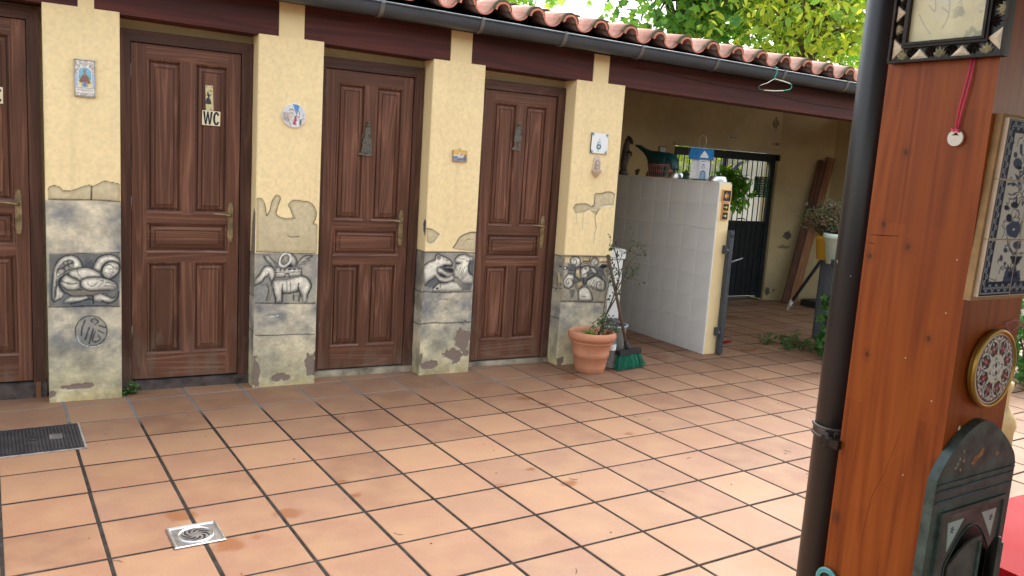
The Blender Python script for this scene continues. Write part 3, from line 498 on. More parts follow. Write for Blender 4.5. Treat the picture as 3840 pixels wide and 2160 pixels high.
def pillar(i, x0, x1):
    z1 = pil_top((x0+x1)/2)+.0
    st = STONE_TOP[i]
    def paint_front(Ux, Vz, side=False, seed=0):
        P = Paint(Ux, Vz, CREAM)
        f = fbm(P.U, P.V, 2.2, 3+i, 3); P.c *= (1+.13*(f-.5))[:, None]
        f = fbm(P.U, P.V, 22, 9+i); P.c *= (1+.02*(f-.5))[:, None]
        # faint grime streaks under the beams
        g = sst(.55, .8, fbm(P.U*3, P.V*.35, 6, 21+i))*sst(1.2, 2.2, P.V); P.mix(g*.10, (.42, .31, .17))
        for q in range(7):
            rq = random.Random(100*i+q); cx_, cz_ = lerp(x0, x1, rq.random()), rq.uniform(1.2, 2.1); P.stroke([(cx_, cz_), (cx_+rq.uniform(-.012, .012), cz_+rq.uniform(-.03, .01))], rq.uniform(.002, .004), (.55, .45, .27) if q % 3 else (.90, .84, .68), .5, .55)
        drip = sst(.62, .82, fbm(P.U*1.0, P.V*.06, 26, 15+i))*(1-sst(1.1, 2.1, P.V)*.5); P.mix(drip*.16, (.50, .38, .20))
        # stone painting
        edge = st+.004*(fbm(P.U, P.V*0, 20, 5+i)-.5)
        a = 1-sst(-.004, .004, P.V-edge)
        n1 = fbm(P.U, P.V*1.5, 6.5, 31+i); n2 = fbm(P.U, P.V, 19, 41+i)
        k = np.clip((n1-.5)*2.0+.50+(n2-.5)*.8, 0, 1)[:, None]
        stc = np.array((.60, .53, .385))*k+np.array((.215, .22, .215))*(1-k)
        if i == 4 or side: stc = stc*.92+np.array((.30, .23, .10))*.12
        low = (1-sst(.10, .45, P.V))[:, None]*.55; stc = stc*(1-low)+np.array((.56, .49, .28))*(.55+.75*n1[:, None])*low
        P.c = P.c*(1-a[:, None])+stc*a[:, None]
        if i != 1 and not side: P.stroke([(x0-.02, st), ((x0+x1)/2, st+.003), (x1+.02, st-.004)], .007, PAL['D'], .5, .8)
        if not side:
            if i in MUR:
                P.ops(MUR[i]); bn = fbm(P.U*1.0, P.V*2.2, 75, 66+i); P.c *= (1+.40*(bn-.5)*a)[:, None]; b2 = fbm(P.U, P.V, 16, 76+i); P.c *= (1+.55*(b2-.5)*a)[:, None]
            for z in LINES[i]: P.stroke([(x0, z), (x1, z)], .006, PAL['D'])
        else:
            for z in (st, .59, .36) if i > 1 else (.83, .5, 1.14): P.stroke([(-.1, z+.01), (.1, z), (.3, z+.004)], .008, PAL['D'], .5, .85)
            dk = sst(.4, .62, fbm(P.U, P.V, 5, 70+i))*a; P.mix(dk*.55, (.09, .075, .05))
            if i == 3: P.poly([(-.01, 1.085), (.03, 1.10), (.05, 1.07), (.045, 1.02), (-.01, .97)], PAL['M']); 
            if i == 4:
                P.ops('E D 0 0 1 1' if False else 'S D 9 100 560 70 600 75 680 30 700;S D 12 60 760 30 765;S D 9 50 640 10 630;S C 30 60 700 40 650', shade=0)
            if i == 2: P.poly([(-.01, 1.10), (.05, 1.14), (.09, 1.05), (.12, .86), (-.01, .86)], PAL['B'])
        # damp moss at the foot
        g = (1-sst(.0, .16, P.V+.06*(n1-.5)))*sst(.42, .6, fbm(P.U, P.V, 14, 51+i)); P.mix(g*.55, (.20, .17, .09))
        g = (1-sst(.0, .10, P.V))*.8; P.mix(g*(1-sst(.35, .5, n2)*.7), (.56, .46, .22))
        return P
    def peel(U_x, V_z):
        d = np.full(len(U_x), 9.0); nz = fbm(U_x, V_z, 26, 60+i)
        for (px, pz, rx, rz) in PEEL.get(i, []):
            d = np.minimum(d, np.sqrt(((U_x-px)/rx)**2+((V_z-pz)/rz)**2)+(nz-.5)*1.7)
        return 1-sst(.92, 1.0, d)
    parts = []
    wx = x1-x0; nu = max(40, int(wx/.0031)); nv_ = 430 if i else 60
    if i == 0: nu = 10
    def pf(a, b):
        X = x0+a*wx; Z = b*z1; pe = peel(X, Z); ed = np.exp(-(np.minimum(a, 1-a)*wx/.004)**2)*.0035
        nz = (fbm(X, Z, 5, 80+i, 1)-.5)*.0025
        return np.stack([X, pe*.0035+ed-nz, Z], 1)
    def cf(a, b):
        X = x0+a*wx; Z = b*z1; P = paint_front(X, Z); pe = peel(X, Z); P.mix(pe, (.22, .165, .135)); P.noise(60, .12, 5)
        return P.c
    # rows: more resolution low down where the painting is
    def remap(b): return b
    parts.append(grid('', pf, nu, nv_, cf, None, None))
    for xs, sgn in ((x0, -1), (x1, 1)):
        def ps(a, b, xs=xs, sgn=sgn):
            Y = (a if sgn > 0 else 1-a)*.205; Z = b*z1; return np.stack([np.full(len(a), xs)+sgn*-(np.exp(-(Y/.004)**2)*.0035)+sgn*(fbm(Y, Z, 6, 90+i, 2)-.5)*.003, Y+np.exp(-(Y/.004)**2)*.0015, Z], 1)
        def cs(a, b, sgn=sgn):
            Y = (a if sgn > 0 else 1-a)*.205; P = paint_front(Y, b*z1, True); return P.c
        parts.append(grid('', ps, 34 if sgn < 0 else 6, 260 if (sgn < 0 and i > 1) else 60, cs, None, None))
    # top cap
    co = np.array([(x0, 0, z1), (x1, 0, z1), (x1, .205, z1), (x0, .205, z1)], float); parts.append((co, np.array([[0, 1, 2, 3]]), np.tile(np.array(CREAM), (4, 1))))
    return sheet_obj('pillar', parts, m_attr, bld)
MUR = {1: MUR1, 2: MUR2, 3: MUR3, 4: MUR4}
for i, (a, b) in enumerate(PILL): pillar(i, a, b)
# plaster between the beam ends and behind the doors
bm = B()
NECK = [(-.83, -.65), (.432, .511), (1.507, 1.660), (2.648, 2.805), (3.812, 3.950)]
bm2 = B()
for a, b in NECK:
    bm = B(); box(bm, a, b, .003, .20, pil_top(a)-.004, bb(a)+.235); mk('beam_end_plaster', bm, m_cream, bld, .002)
bm = B(); box(bm, -2.6, 4.10, .20, .34, 0, 2.40); mk('door_wall', bm, m_cream, bld)
bm = B(); vs = box(bm, 3.96, 4.108, .20, 2.30, 0, 1)
for v in vs: v.co.z = 2.45+(v.co.y)*.2 if v.co.z > .5 else 0
mk('side_wall', bm, m_inner, bld)
BEAMS = [(-.65, .430), (.513, 1.505), (1.662, 2.646), (2.807, 3.810), (3.952, 9.05)]
for a, b in BEAMS:
    bm = B(); vs = box(bm, a, b, .010, .185, 0, .225)
    for v in vs: v.co.z += bb(v.co.x)
    mk('beam', bm, m_beam, bld, .004, 2)
bm = B()
for (xa, xb, za) in ((4.2, 9.0, .13),): 
    tube(bm, [(lerp(4.2, 9.0, t/40), .0085, bb(lerp(4.2, 9.0, t/40))+.15-.014*t/4+.006*math.sin(t*.7)) for t in range(41)], .0022, 4)
mk('beam_crack', bm, m_dark, bld)
# --- doors
DOORS = [  # leaf x0,x1,z0,z1, frame left, frame right, frame top
 (-.43, .182, .100, 2.110, -.495, .247, 2.180, 'brown panelled toilet door cut by the left edge of the photo'),
 (.704, 1.316, .066, 2.062, .642, 1.384, 2.132, 'brown panelled door bearing the WC sign'),
 (1.846, 2.452, .052, 2.042, 1.795, 2.520, 2.115, 'brown panelled door with pewter lady'),
 (3.000, 3.600, .042, 2.024, 2.935, 3.668, 2.096, 'brown panelled door with pewter gentleman')]
def fielded(bm, x0, x1, z0, z1, yf):
    prof = [(0, 0), (.003, -.004), (.011, .001), (.013, .019), (.021, .019), (.024, .010), (.042, .004), (.044, .0095), (.048, .0095), (.050, .004)]
    rings = []
    for ins, dy in prof:
        rings.append([bm.verts.new(p) for p in ((x0+ins, yf+dy, z0+ins), (x1-ins, yf+dy, z0+ins), (x1-ins, yf+dy, z1-ins), (x0+ins, yf+dy, z1-ins))])
    for a, b in zip(rings, rings[1:]):
        for k in range(4): bm.faces.new((a[k], a[(k+1) % 4], b[(k+1) % 4], b[k]))
    bm.faces.new(rings[-1])
def door(x0, x1, z0, z1, f0, f1, ft, label):
    d = thing('door', None, None); d.parent = bld; d['label'] = label; MW[d.name] = Matrix.Identity(4)
    yf = .150; w_ = x1-x0; h = z1-z0; k = h/1.996
    st = .082; m0, m1 = x0+w_*.452, x0+w_*.565
    Z = [z0, z0+.155*k, z0+.722*k, z0+.782*k, z0+.960*k, z0+1.022*k, z0+1.915*k, z1]
    def part(name, a, b, c, e, mat):
        bm = B(); box(bm, a, b, yf, yf+.035, c, e); mk(name, bm, mat, d, .0022, 1)
    part('stile', x0, x0+st, z0, z1, m_door); part('stile', x1-st+.012, x1, z0, z1, m_door)
    xa, xb = x0+st, x1-st+.012
    for a, b in ((Z[0], Z[1]), (Z[2], Z[3]), (Z[4], Z[5]), (Z[6], Z[7])): part('rail', xa, xb, a, b, m_doorx)
    part('mullion', m0, m1, Z[1], Z[2], m_door); part('mullion', m0, m1, Z[5], Z[6], m_door)
    for (a, b, c, e) in ((xa, m0, Z[5], Z[6]), (m1, xb, Z[5], Z[6]), (xa, m0, Z[1], Z[2]), (m1, xb, Z[1], Z[2])):
        bm = B(); fielded(bm, a, b, c, e, yf); mk('panel', bm, m_door, d)
    bm = B(); fielded(bm, xa, xb, Z[3], Z[4], yf); mk('panel', bm, m_doorx, d)
    # weather lip under the panels, coloured paler for wear and caught light
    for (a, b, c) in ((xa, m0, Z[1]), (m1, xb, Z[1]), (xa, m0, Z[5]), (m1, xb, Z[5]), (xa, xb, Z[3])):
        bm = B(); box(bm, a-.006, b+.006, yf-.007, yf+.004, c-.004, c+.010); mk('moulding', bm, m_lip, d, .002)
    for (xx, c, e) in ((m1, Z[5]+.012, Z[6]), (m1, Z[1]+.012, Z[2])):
        bm = B(); box(bm, xx-.001, xx+.0022, yf-.0022, yf+.002, c, e); mk('worn_highlight_edge', bm, m_lip, d)  # pale strip: a worn line with the edge's highlight painted in
    # handle
    hx = x1-.052; hz = z0+.865
    bm = B(); Mw = wallM(hx, yf-.0005, hz)
    out = [(-.016, .012), (-.016, .20), (-.010, .208), (-.013, .222), (0, .232), (.013, .222), (.010, .208), (.016, .20), (.016, .012), (.010, .004), (.013, -.010), (0, -.02), (-.013, -.010), (-.010, .004)]
    prism(bm, out, Mw, 0, .006); 
    for zz in (-.006, .214): tube(bm, [(hx, yf-.009, hz+zz), (hx, yf-.004, hz+zz)], .004, 8)
    tube(bm, [(hx, yf-.012, hz+.045), (hx, yf-.005, hz+.045)], .008, 10)
    mk('handle_plate', bm, m_brass, d, .0015)
    bm = B(); tube(bm, [(hx, yf-.004, hz+.150), (hx, yf-.035, hz+.150), (hx-.012, yf-.042, hz+.150), (hx-.045, yf-.044, hz+.156), (hx-.085, yf-.042, hz+.158), (hx-.112, yf-.036, hz+.160)], [.010, .009, .0085, .0075, .006, .005], 10)
    mk('handle', bm, m_brass, d)
    for hzz in (z0+.29, z0+1.07, z0+1.83):
        bm = B(); tube(bm, [(x0-.004, yf-.008, hzz-.045), (x0-.004, yf-.008, hzz+.045)], .0065, 8); mk('hinge', bm, m_bronze, d)
    # frame: jambs and head, mitred
    yj = .134
    def trim(pts, mat):
        bm = B(); prism(bm, [(p[0], p[1]) for p in pts], wallM(0, yj, 0), -.062, 0); mk('door_frame', bm, mat, d, .003)
    g = .004
    trim([(f0, z0-.03), (x0-g, z0-.03), (x0-g, z1+g), (f0, ft)], m_frame)
    trim([(x1+g, z0-.02), (f1, z0-.02), (f1, ft), (x1+g, z1+g)], m_frame)
    trim([(f0+.0008, ft), (x0-g+.0008, z1+g+.0005), (x1+g-.0008, z1+g+.0005), (f1-.0008, ft)], m_framex)
    bm = B(); box(bm, x0-g, x1+g, yf+.036, yf+.045, z0-.02, z1); mk('rebate', bm, m_dark, d)
    bm = B(); box(bm, f0-.004, f1+.004, .125, .199, -.01, z0-.012)
    mk('threshold', bm, m_conc_thr if x0 > 1.5 else m_thr_dark, d, .006, 2)
    return d
for D in DOORS: door(*D)
bm = B(); box(bm, .195, .222, .118, .128, -.005, .095); mk('jamb_packing', bm, m_raw, bld)
# --- shed walls behind
bm = B()
def wallbox(bm, x0, x1, y0, y1, z0, z1): box(bm, x0, x1, y0, y1, z0, z1)
wallbox(bm, 4.108, 6.58, 2.30, 2.52, -.02, 2.82); wallbox(bm, 6.58, 8.26, 2.30, 2.52, 1.86, 2.82)
mk('back_wall', bm, m_inner, bld, .004)
bm = B(); prism(bm, [(8.26, 2.30), (8.93, 2.02), (9.2, 2.02), (9.2, 2.52), (8.26, 2.52)], Matrix.Identity(4), -.02, 2.78); mk('back_wall', bm, m_inner, bld)
bm = B(); wallbox(bm, 8.93, 9.15, .20, 2.03, -.02, 2.36); mk('end_wall', bm, m_inner, bld)
bm = B(); prism(bm, [(8.32, .74), (8.37, .76), (8.41, .73), (8.43, .70), (8.38, .695), (8.33, .71)], Matrix(((1, 0, 0, 0), (0, 0, 1, 0), (0, 1, 0, 0), (0, 0, 0, 1))), 2.2, 2.24)
bm.free()
# roof deck and closed ceiling
SLP = math.tan(math.radians(11.3))
def crown(x): return 2.634-.0138*x
bm = B()
vs = [bm.verts.new((x, y, crown(x)-.177+(y+.06)*SLP+dz)) for x in (-2.6, 9.15) for y in (-.06, 2.6) for dz in (0, .05)]
for f in ((0, 1, 3, 2), (4, 6, 7, 5), (0, 4, 5, 1), (2, 3, 7, 6), (0, 2, 6, 4), (1, 5, 7, 3)): bm.faces.new([vs[i] for i in f])
mk('roof_deck', bm, m_dark, bld)
bm = B(); vs = box(bm, -2.6, 9.15, -.055, -.035, 0, .075)
for v in vs: v.co.z += bb(v.co.x)+.20
mk('fascia', bm, m_dark, bld)
for k in range(6):
    x = 4.6+.8*k; bm = B()
    vs = [bm.verts.new((xx, y, crown(x)-.179+(y+.06)*SLP+dz)) for xx in (x-.04, x+.04) for y in (.19, 2.29) for dz in (-.10, 0)]
    for f in ((0, 1, 3, 2), (4, 6, 7, 5), (0, 4, 5, 1), (2, 3, 7, 6), (0, 2, 6, 4), (1, 5, 7, 3)): bm.faces.new([vs[i] for i in f])
    mk('rafter', bm, m_beam, bld)
# --- clay roof tiles
def rooftilemat():
    m, n, b = nodes('clay_roof_tile'); v = objc(n); r = rnd(n); g = n.nodes.new('ShaderNodeNewGeometry'); p = posn(n)
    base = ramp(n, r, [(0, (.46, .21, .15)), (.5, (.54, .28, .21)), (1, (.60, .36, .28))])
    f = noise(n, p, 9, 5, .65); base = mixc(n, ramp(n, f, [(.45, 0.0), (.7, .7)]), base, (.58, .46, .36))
    f2 = noise(n, p, 34, 4, .7); base = mixc(n, ramp(n, f2, [(.58, 0.0), (.72, .7)]), base, (.10, .085, .05))
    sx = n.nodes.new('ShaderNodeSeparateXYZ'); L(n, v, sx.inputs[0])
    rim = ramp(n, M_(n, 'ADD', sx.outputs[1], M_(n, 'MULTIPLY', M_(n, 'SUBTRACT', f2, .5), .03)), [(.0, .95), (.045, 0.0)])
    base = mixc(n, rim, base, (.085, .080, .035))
    L(n, base, b.inputs['Base Color']); b.inputs['Roughness'].default_value = .8
    bump(n, b, M_(n, 'ADD', noise(n, p, 70, 4), f), .4, .003); return m
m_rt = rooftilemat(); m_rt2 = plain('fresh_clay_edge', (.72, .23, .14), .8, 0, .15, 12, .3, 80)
def half(r0, r1, th, ln, up, mat, n=12, a0=.02):
    """half-pipe shell from y=0 (front, radius r0) to y=ln (radius r1); up=1 arch, -1 gutter"""
    bm = B(); g = []
    for (y, r) in ((0, r0), (ln, r1)):
        for rr in (r, r-th):
            g.append([bm.verts.new((rr*math.cos(a0+(PI-2*a0)*k/n), y, up*rr*math.sin(a0+(PI-2*a0)*k/n)*.96)) for k in range(n+1)])
    fo, fi, bo, bi = g
    for k in range(n):
        for q in ((fo[k], fo[k+1], bo[k+1], bo[k]), (fi[k], bi[k], bi[k+1], fi[k+1]), (fo[k], fi[k], fi[k+1], fo[k+1]), (bo[k], bo[k+1], bi[k+1], bi[k])): bm.faces.new(q)
    for k in (0, n): bm.faces.new((fo[k], bo[k], bi[k], fi[k]))
    bmesh.ops.recalc_face_normals(bm, faces=bm.faces)
    for f in bm.faces: f.smooth = abs(f.normal.y) < .5
    for f in bm.faces:
        if f.normal.y < -.5 and not (up == 1 and r0 > .07): f.material_index = 1
    me = bpy.data.meshes.new('roof_tile'); bm.to_mesh(me); bm.free(); me.materials.append(mat); me.materials.append(m_rt2); return me
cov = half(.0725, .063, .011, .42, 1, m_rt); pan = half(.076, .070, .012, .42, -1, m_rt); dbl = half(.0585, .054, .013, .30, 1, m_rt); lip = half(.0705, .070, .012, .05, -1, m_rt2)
roof = thing('roof', None, None); roof.parent = bld; MW[roof.name] = Matrix.Identity(4)
PT = .267; th = math.atan(SLP); rr = random.Random(5); extra_V, extra_F = [], []
def addext(me, M0):
    off = len(extra_V); extra_V.extend([M0 @ v.co for v in me.vertices]); extra_F.extend([[i+off for i in p.vertices] for p in me.polygons])
X0 = 3.22-.267*16
for c in range(0, 40):
    xc = X0+c*PT
    if xc > 9.1: break
    for k in range(8):
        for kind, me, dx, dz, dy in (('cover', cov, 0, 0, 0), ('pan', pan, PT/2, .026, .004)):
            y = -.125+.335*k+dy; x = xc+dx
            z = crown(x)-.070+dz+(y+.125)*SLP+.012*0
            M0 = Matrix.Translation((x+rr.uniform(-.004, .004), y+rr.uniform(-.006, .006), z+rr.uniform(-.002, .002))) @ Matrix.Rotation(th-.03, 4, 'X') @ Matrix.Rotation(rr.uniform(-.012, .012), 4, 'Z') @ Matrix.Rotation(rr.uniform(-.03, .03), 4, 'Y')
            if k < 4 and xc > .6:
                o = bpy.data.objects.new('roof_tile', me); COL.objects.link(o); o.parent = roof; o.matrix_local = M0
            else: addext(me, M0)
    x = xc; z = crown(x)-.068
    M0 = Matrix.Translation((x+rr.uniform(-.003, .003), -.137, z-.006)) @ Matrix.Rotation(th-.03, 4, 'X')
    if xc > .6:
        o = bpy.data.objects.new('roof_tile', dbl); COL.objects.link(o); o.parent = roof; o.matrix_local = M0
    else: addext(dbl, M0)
me = bpy.data.meshes.new('upper_roof_tiles'); me.from_pydata([tuple(v) for v in extra_V], [], extra_F); me.polygons.foreach_set('use_smooth', [True]*len(me.polygons))
o = link_mesh('upper_roof_tiles', me, m_rt, roof); o['kind'] = 'stuff'
bm = B(); vs = [bm.verts.new((x, y, crown(x)+(y+.125)*SLP+dz)) for x in (-2.6, 9.15) for y in (2.2, 2.26) for dz in (-.18, -.016)]
for f in ((0, 1, 3, 2), (4, 6, 7, 5), (0, 4, 5, 1), (2, 3, 7, 6), (0, 2, 6, 4), (1, 5, 7, 3)): bm.faces.new([vs[i] for i in f])
mk('sky_blocking_strip', bm, m_conc_thr, bld)  # unseen strip added to keep sky from showing through the tile channels
# --- gutter
gut = thing('gutter', 'dark grey half round gutter under the roof tile ends', 'gutter', (0, -.135, 2.46))
def rimz(x): return 2.456-.0098*x
bm = B(); nseg = 14; xs = [-2.7, 1.0, 3.0, 5.0, 7.0, 9.3]
for X_a, X_b in zip(xs, xs[1:]):
    pass
rg = []
for x in xs:
    z = rimz(x); ring = []
    for rr_ in (.074, .071):
        ring.append([bm.verts.new((x, -.135-rr_*math.cos(PI*k/nseg), z-rr_*1.02*math.sin(PI*k/nseg))) for k in range(nseg+1)])
    rg.append(ring)
for (a, b) in zip(rg, rg[1:]):
    for k in range(nseg):
        for s_ in (0, 1):
            f = bm.faces.new((a[s_][k], a[s_][k+1], b[s_][k+1], b[s_][k])); f.smooth = True
mk('gutter_channel', bm, m_gut, gut)
bm = B(); tube(bm, [(x, -.212, rimz(x)+.002) for x in xs], .0075, 8); mk('rolled_rim', bm, m_gut, gut)
for x in (.65, 1.36, 2.08, 2.77, 3.415, 4.085, 4.82, 5.555, 6.32, 7.05, 7.8, 8.5):
    z = rimz(x); bm = B(); w2 = .014; ring = []
    for rr_ in (.0785, .0765):
        for sx in (-w2, w2):
            ring.append([bm.verts.new((x+sx, -.135-rr_*math.cos(-.12+(PI*.9)*k/12), z-rr_*1.03*math.sin(-.12+(PI*.9)*k/12))) for k in range(13)])
    a, b, c, d = ring
    for k in range(12):
        for q in ((a[k], b[k], b[k+1], a[k+1]), (c[k], c[k+1], d[k+1], d[k]), (a[k], a[k+1], c[k+1], c[k]), (b[k], d[k], d[k+1], b[k+1])): bm.faces.new(q)
    box(bm, x-.013, x+.013, -.222, -.208, z-.004, z+.012)
    mk('bracket', bm, m_clamp, gut)

# ================================================================== objects
def leafmesh(name, items, mat, parent, kind='oval', local=False):
    """items = [(pos, dir, normal, size)]; one mesh of many small bent leaves with a random value each"""
    V, F, Rn = [], [], []
    SH = {'oval': ([(0, 0, 0), (.32, .24, .05), (.75, .20, .03), (1.08, 0, -.08), (.75, -.20, .03), (.32, -.24, .05)], [(0, 1, 2, 3), (0, 3, 4, 5)]),
          'maple': ([(0, 0, 0), (.05, .42, .02), (.34, .30, .05), (.52, .62, -.04), (.66, .22, .04), (1.05, 0, -.08), (.66, -.22, .04), (.52, -.62, -.04), (.34, -.30, .05), (.05, -.42, .02), (.3, 0, 0)],
                    [(0, 10, 2, 1), (10, 4, 3, 2), (10, 6, 5, 4), (10, 8, 7, 6), (0, 9, 8, 10)])}[kind]
    for (p, d, nn, s) in items:
        d = Vector(d).normalized(); nn = Vector(nn); t = d.cross(nn)
        if t.length < 1e-4: t = d.orthogonal()
        t.normalize(); up = t.cross(d); off = len(V); p = Vector(p)
        for a, b_, c in SH[0]: V.append(p+(d*a+t*b_+up*c)*s)
        rv = random.random()
        for f in SH[1]: F.append([i+off for i in f])
        Rn += [rv]*len(SH[0])
    me = bpy.data.meshes.new(name); me.from_pydata([tuple(v) for v in V], [], F)
    at = me.attributes.new('Rnd', 'FLOAT', 'POINT'); at.data.foreach_set('value', Rn)
    return link_mesh(name, me, mat, parent, local)
def rv3(): return Vector((random.gauss(0, 1), random.gauss(0, 1), random.gauss(0, 1))).normalized()
def branchpts(p0, d0, ln, n, jit, droop=0):
    pts = [Vector(p0)]; d = Vector(d0).normalized()
    for k in range(n):
        d = (d+rv3()*jit+Vector((0, 0, -droop))).normalized(); pts.append(pts[-1]+d*(ln/n))
    return pts
WCW = (.80, .70, .47); INK = (.012, .020, .035)

# --- signs and pictures on the front of the building -------------------------------------------------
def flat_thing(name, label, cat, cx, cz, w_, h_, y, th, paintfn, mat=m_glaze, nu=60, nv=60, rot=0, body=None, group=None, rim=0):
    t = thing(name, label, cat, (cx, y, cz-h_/2), 0, group)
    R = Matrix.Translation((cx, y, cz)) @ Matrix.Rotation(-rot, 4, 'Y')
    bm = B(); box(bm, -w_/2, w_/2, -th, 0, -h_/2, h_/2, M=R); mk('backing', bm, body or m_white, t, .0015)
    O = R @ Vector((-w_/2+rim, -th-.0007, -h_/2+rim)); Ux = R.to_3x3() @ Vector((1, 0, 0)); Uz = R.to_3x3() @ Vector((0, 0, 1))
    sheet_obj('painted_face', [quadsheet(O, Ux, Uz, w_-2*rim, h_-2*rim, nu, nv, paintfn)], mat, t)
    return t, R
# WC letters as raised black shapes
def letter_poly_W(w_, h_, s):
    return [(0, h_), (s, h_), (w_*.29, h_*.27), (w_*.42, h_), (w_*.58, h_), (w_*.71, h_*.27), (w_-s, h_), (w_, h_), (w_*.80, 0), (w_*.62, 0), (w_*.5, h_*.60), (w_*.38, 0), (w_*.20, 0)]
def letter_C(w_, h_, s):
    o = [(w_/2+w_/2*math.cos(a), h_/2+h_/2*math.sin(a)) for a in np.linspace(.55, 2*PI-.55, 22)]
    i = [(w_/2+(w_/2-s)*math.cos(a), h_/2+(h_/2-s)*math.sin(a)) for a in np.linspace(.62, 2*PI-.62, 22)][::-1]
    return o+i
def bare(n='sign_body'): pass
def wc_sign(x0, z0, ww, hh, name_label, y=.1497, rot=-.01):
    t = thing('toilet_sign', name_label, 'sign', (x0+ww/2, y, z0))
    R = Matrix.Translation((x0, y, z0)) @ Matrix.Rotation(-rot, 4, 'Y')
    bm = B(); box(bm, 0, ww, -.004, 0, 0, hh, M=R); mk('sign_plate', bm, plain('cream_sign', WCW, .4, 0, .03, 5, .02), t, .0008)
    Mz = R @ Matrix(((1, 0, 0, 0), (0, 0, -1, -.0040), (0, 1, 0, 0), (0, 0, 0, 1)))
    ink = plain('sign_black', (.012, .018, .026), .4, 0, .1, 5, 0)
    bm = B(); prism(bm, [(.004+a, .005+b) for a, b in letter_poly_W(.056, hh-.010, .0125)], Mz, 0, .0008); mk('letter', bm, ink, t)
    bm = B(); prism(bm, [(.062+a, .003+b) for a, b in letter_C(.039, hh-.006, .0125)], Mz, 0, .0008); mk('letter', bm, ink, t)
    return t
wc_sign(1.0935, 1.624, .1045, .087, 'small cream sign reading WC in bold black letters, whole')
wc_sign(-.0335, 1.656, .1045, .088, 'cream WC sign on the leftmost door, cut off by the photo edge')
# lady silhouette plate
def p_lady(P):
    P.c[:] = (.62, .53, .27); P.noise(40, .06, 2)
    k = .001
    def T(pts): return [((x-352)/4.96*k*1.0, .148-(y-150)/4.96*k) for x, y in pts]
    P.poly(T([(395, 335), (440, 340), (445, 395), (400, 395)]), INK, .0008)
    P.poly(T([(385, 410), (410, 395), (440, 398), (480, 410), (470, 470), (455, 505), (490, 570), (520, 690), (430, 705), (345, 690), (350, 600), (375, 530), (415, 500), (410, 455)]), INK, .0008)
    P.stroke(T([(345, 405), (375, 445), (410, 440)]), .003, INK); P.stroke(T([(510, 405), (495, 455), (460, 440)]), .003, INK)
    P.stroke(T([(450, 315), (490, 300), (540, 318)]), .0035, INK); P.stroke(T([(495, 320), (505, 400)]), .0012, INK)
    for (x, y) in ((380, 190), (530, 205), (340, 830), (495, 845)):
        for a in range(5): P.stroke(T([(x+28*math.cos(a*1.3), y+28*math.sin(a*1.3)), (x+10*math.cos(a*1.3+.8), y+10*math.sin(a*1.3+.8))]), .0016, (.10, .08, .05))
flat_thing('lady_plate', 'narrow cream plate with a black silhouette of a lady above the WC sign', 'sign', 1.1345, 1.786, .0435, .148, .1497, .003, p_lady, nu=44, nv=130, rot=.03)
# saint picture
def p_saint(P):
    wv, hv = .1, .197
    P.c[:] = (.50, .52, .50)
    f = fbm(P.U, P.V, 130, 3); g = fbm(P.U, P.V, 90, 8); P.c = np.array((.62, .62, .58))*f[:, None]*1.5+np.array((.10, .05, .03))
    P.mix(sst(.55, .7, g)*.6, (.42, .22, .12)); P.mix(sst(.58, .7, fbm(P.U, P.V, 100, 14))*.6, (.16, .26, .22))
    for z in (.004, .193): P.stroke([(0, z), (.1, z)], .003, (.10, .11, .13))
    for x in (.002, .098): P.stroke([(x, 0), (x, .2)], .003, (.10, .11, .13))
    P.poly([(.004, .020), (.096, .020), (.096, .046), (.004, .046)], (.70, .70, .64)); P.stroke([(.012, .035), (.03, .04), (.05, .034), (.07, .04), (.088, .033)], .006, (.45, .30, .20), .5, .7)
    P.stroke([(.03, .031), (.072, .031)], .002, (.15, .12, .10)); P.stroke([(.004, .019), (.096, .019)], .0015, INK); P.stroke([(.004, .047), (.096, .047)], .0015, INK)
    P.poly([(.002, .055), (.014, .055), (.014, .12), (.002, .12)], (.36, .46, .62)); P.poly([(.086, .055), (.098, .055), (.098, .12), (.086, .12)], (.36, .46, .62))
    A_ = [(.016, .050), (.084, .050), (.084, .13)]+[(.05+.034*math.cos(a), .13+.030*math.sin(a)) for a in np.linspace(0, PI, 12)]+[(.016, .13)]
    P.poly(A_, (.8, .8, .75), .001); A2 = [(lerp(.05, x, .92), lerp(.105, z, .95)) for x, z in A_]
    P.poly(A2, (.18, .44, .62), .0008)
    ins = sst(.10, .085, P.V)*sst(.019, .021, P.U)*sst(.081, .079, P.U)*sst(.052, .054, P.V); P.mix(ins, (.74, .62, .18))
    ins = sst(.125, .10, P.V)*sst(.088, .095, P.V)*sst(.019, .021, P.U)*sst(.081, .079, P.U); P.mix(ins*.7, (.10, .36, .30))
    P.poly([(.040, .118), (.060, .118), (.066, .108), (.080, .074), (.066, .070), (.036, .072), (.020, .080), (.034, .108)], (.22, .085, .055), .001)
    P.stroke([(.049, .118), (.050, .140)], .012, (.30, .18, .12)); P.stroke([(.043, .135), (.047, .148), (.056, .150), (.060, .143)], .004, (.14, .20, .22))
    P.poly([(.034, .053), (.064, .053), (.062, .078), (.036, .078)], (.24, .30, .44)); P.stroke([(.05, .058), (.05, .072)], .008, (.12, .15, .26))
    P.noise(160, .25, 9)
flat_thing('saint_tile_picture', 'tall ceramic picture of a robed saint under a blue arch, on the left pillar', 'picture', .462, 1.823, .101, .199, -.001, .012, p_saint, nu=60, nv=120, rot=0, body=plain('tile_edge', (.12, .11, .10), .6))
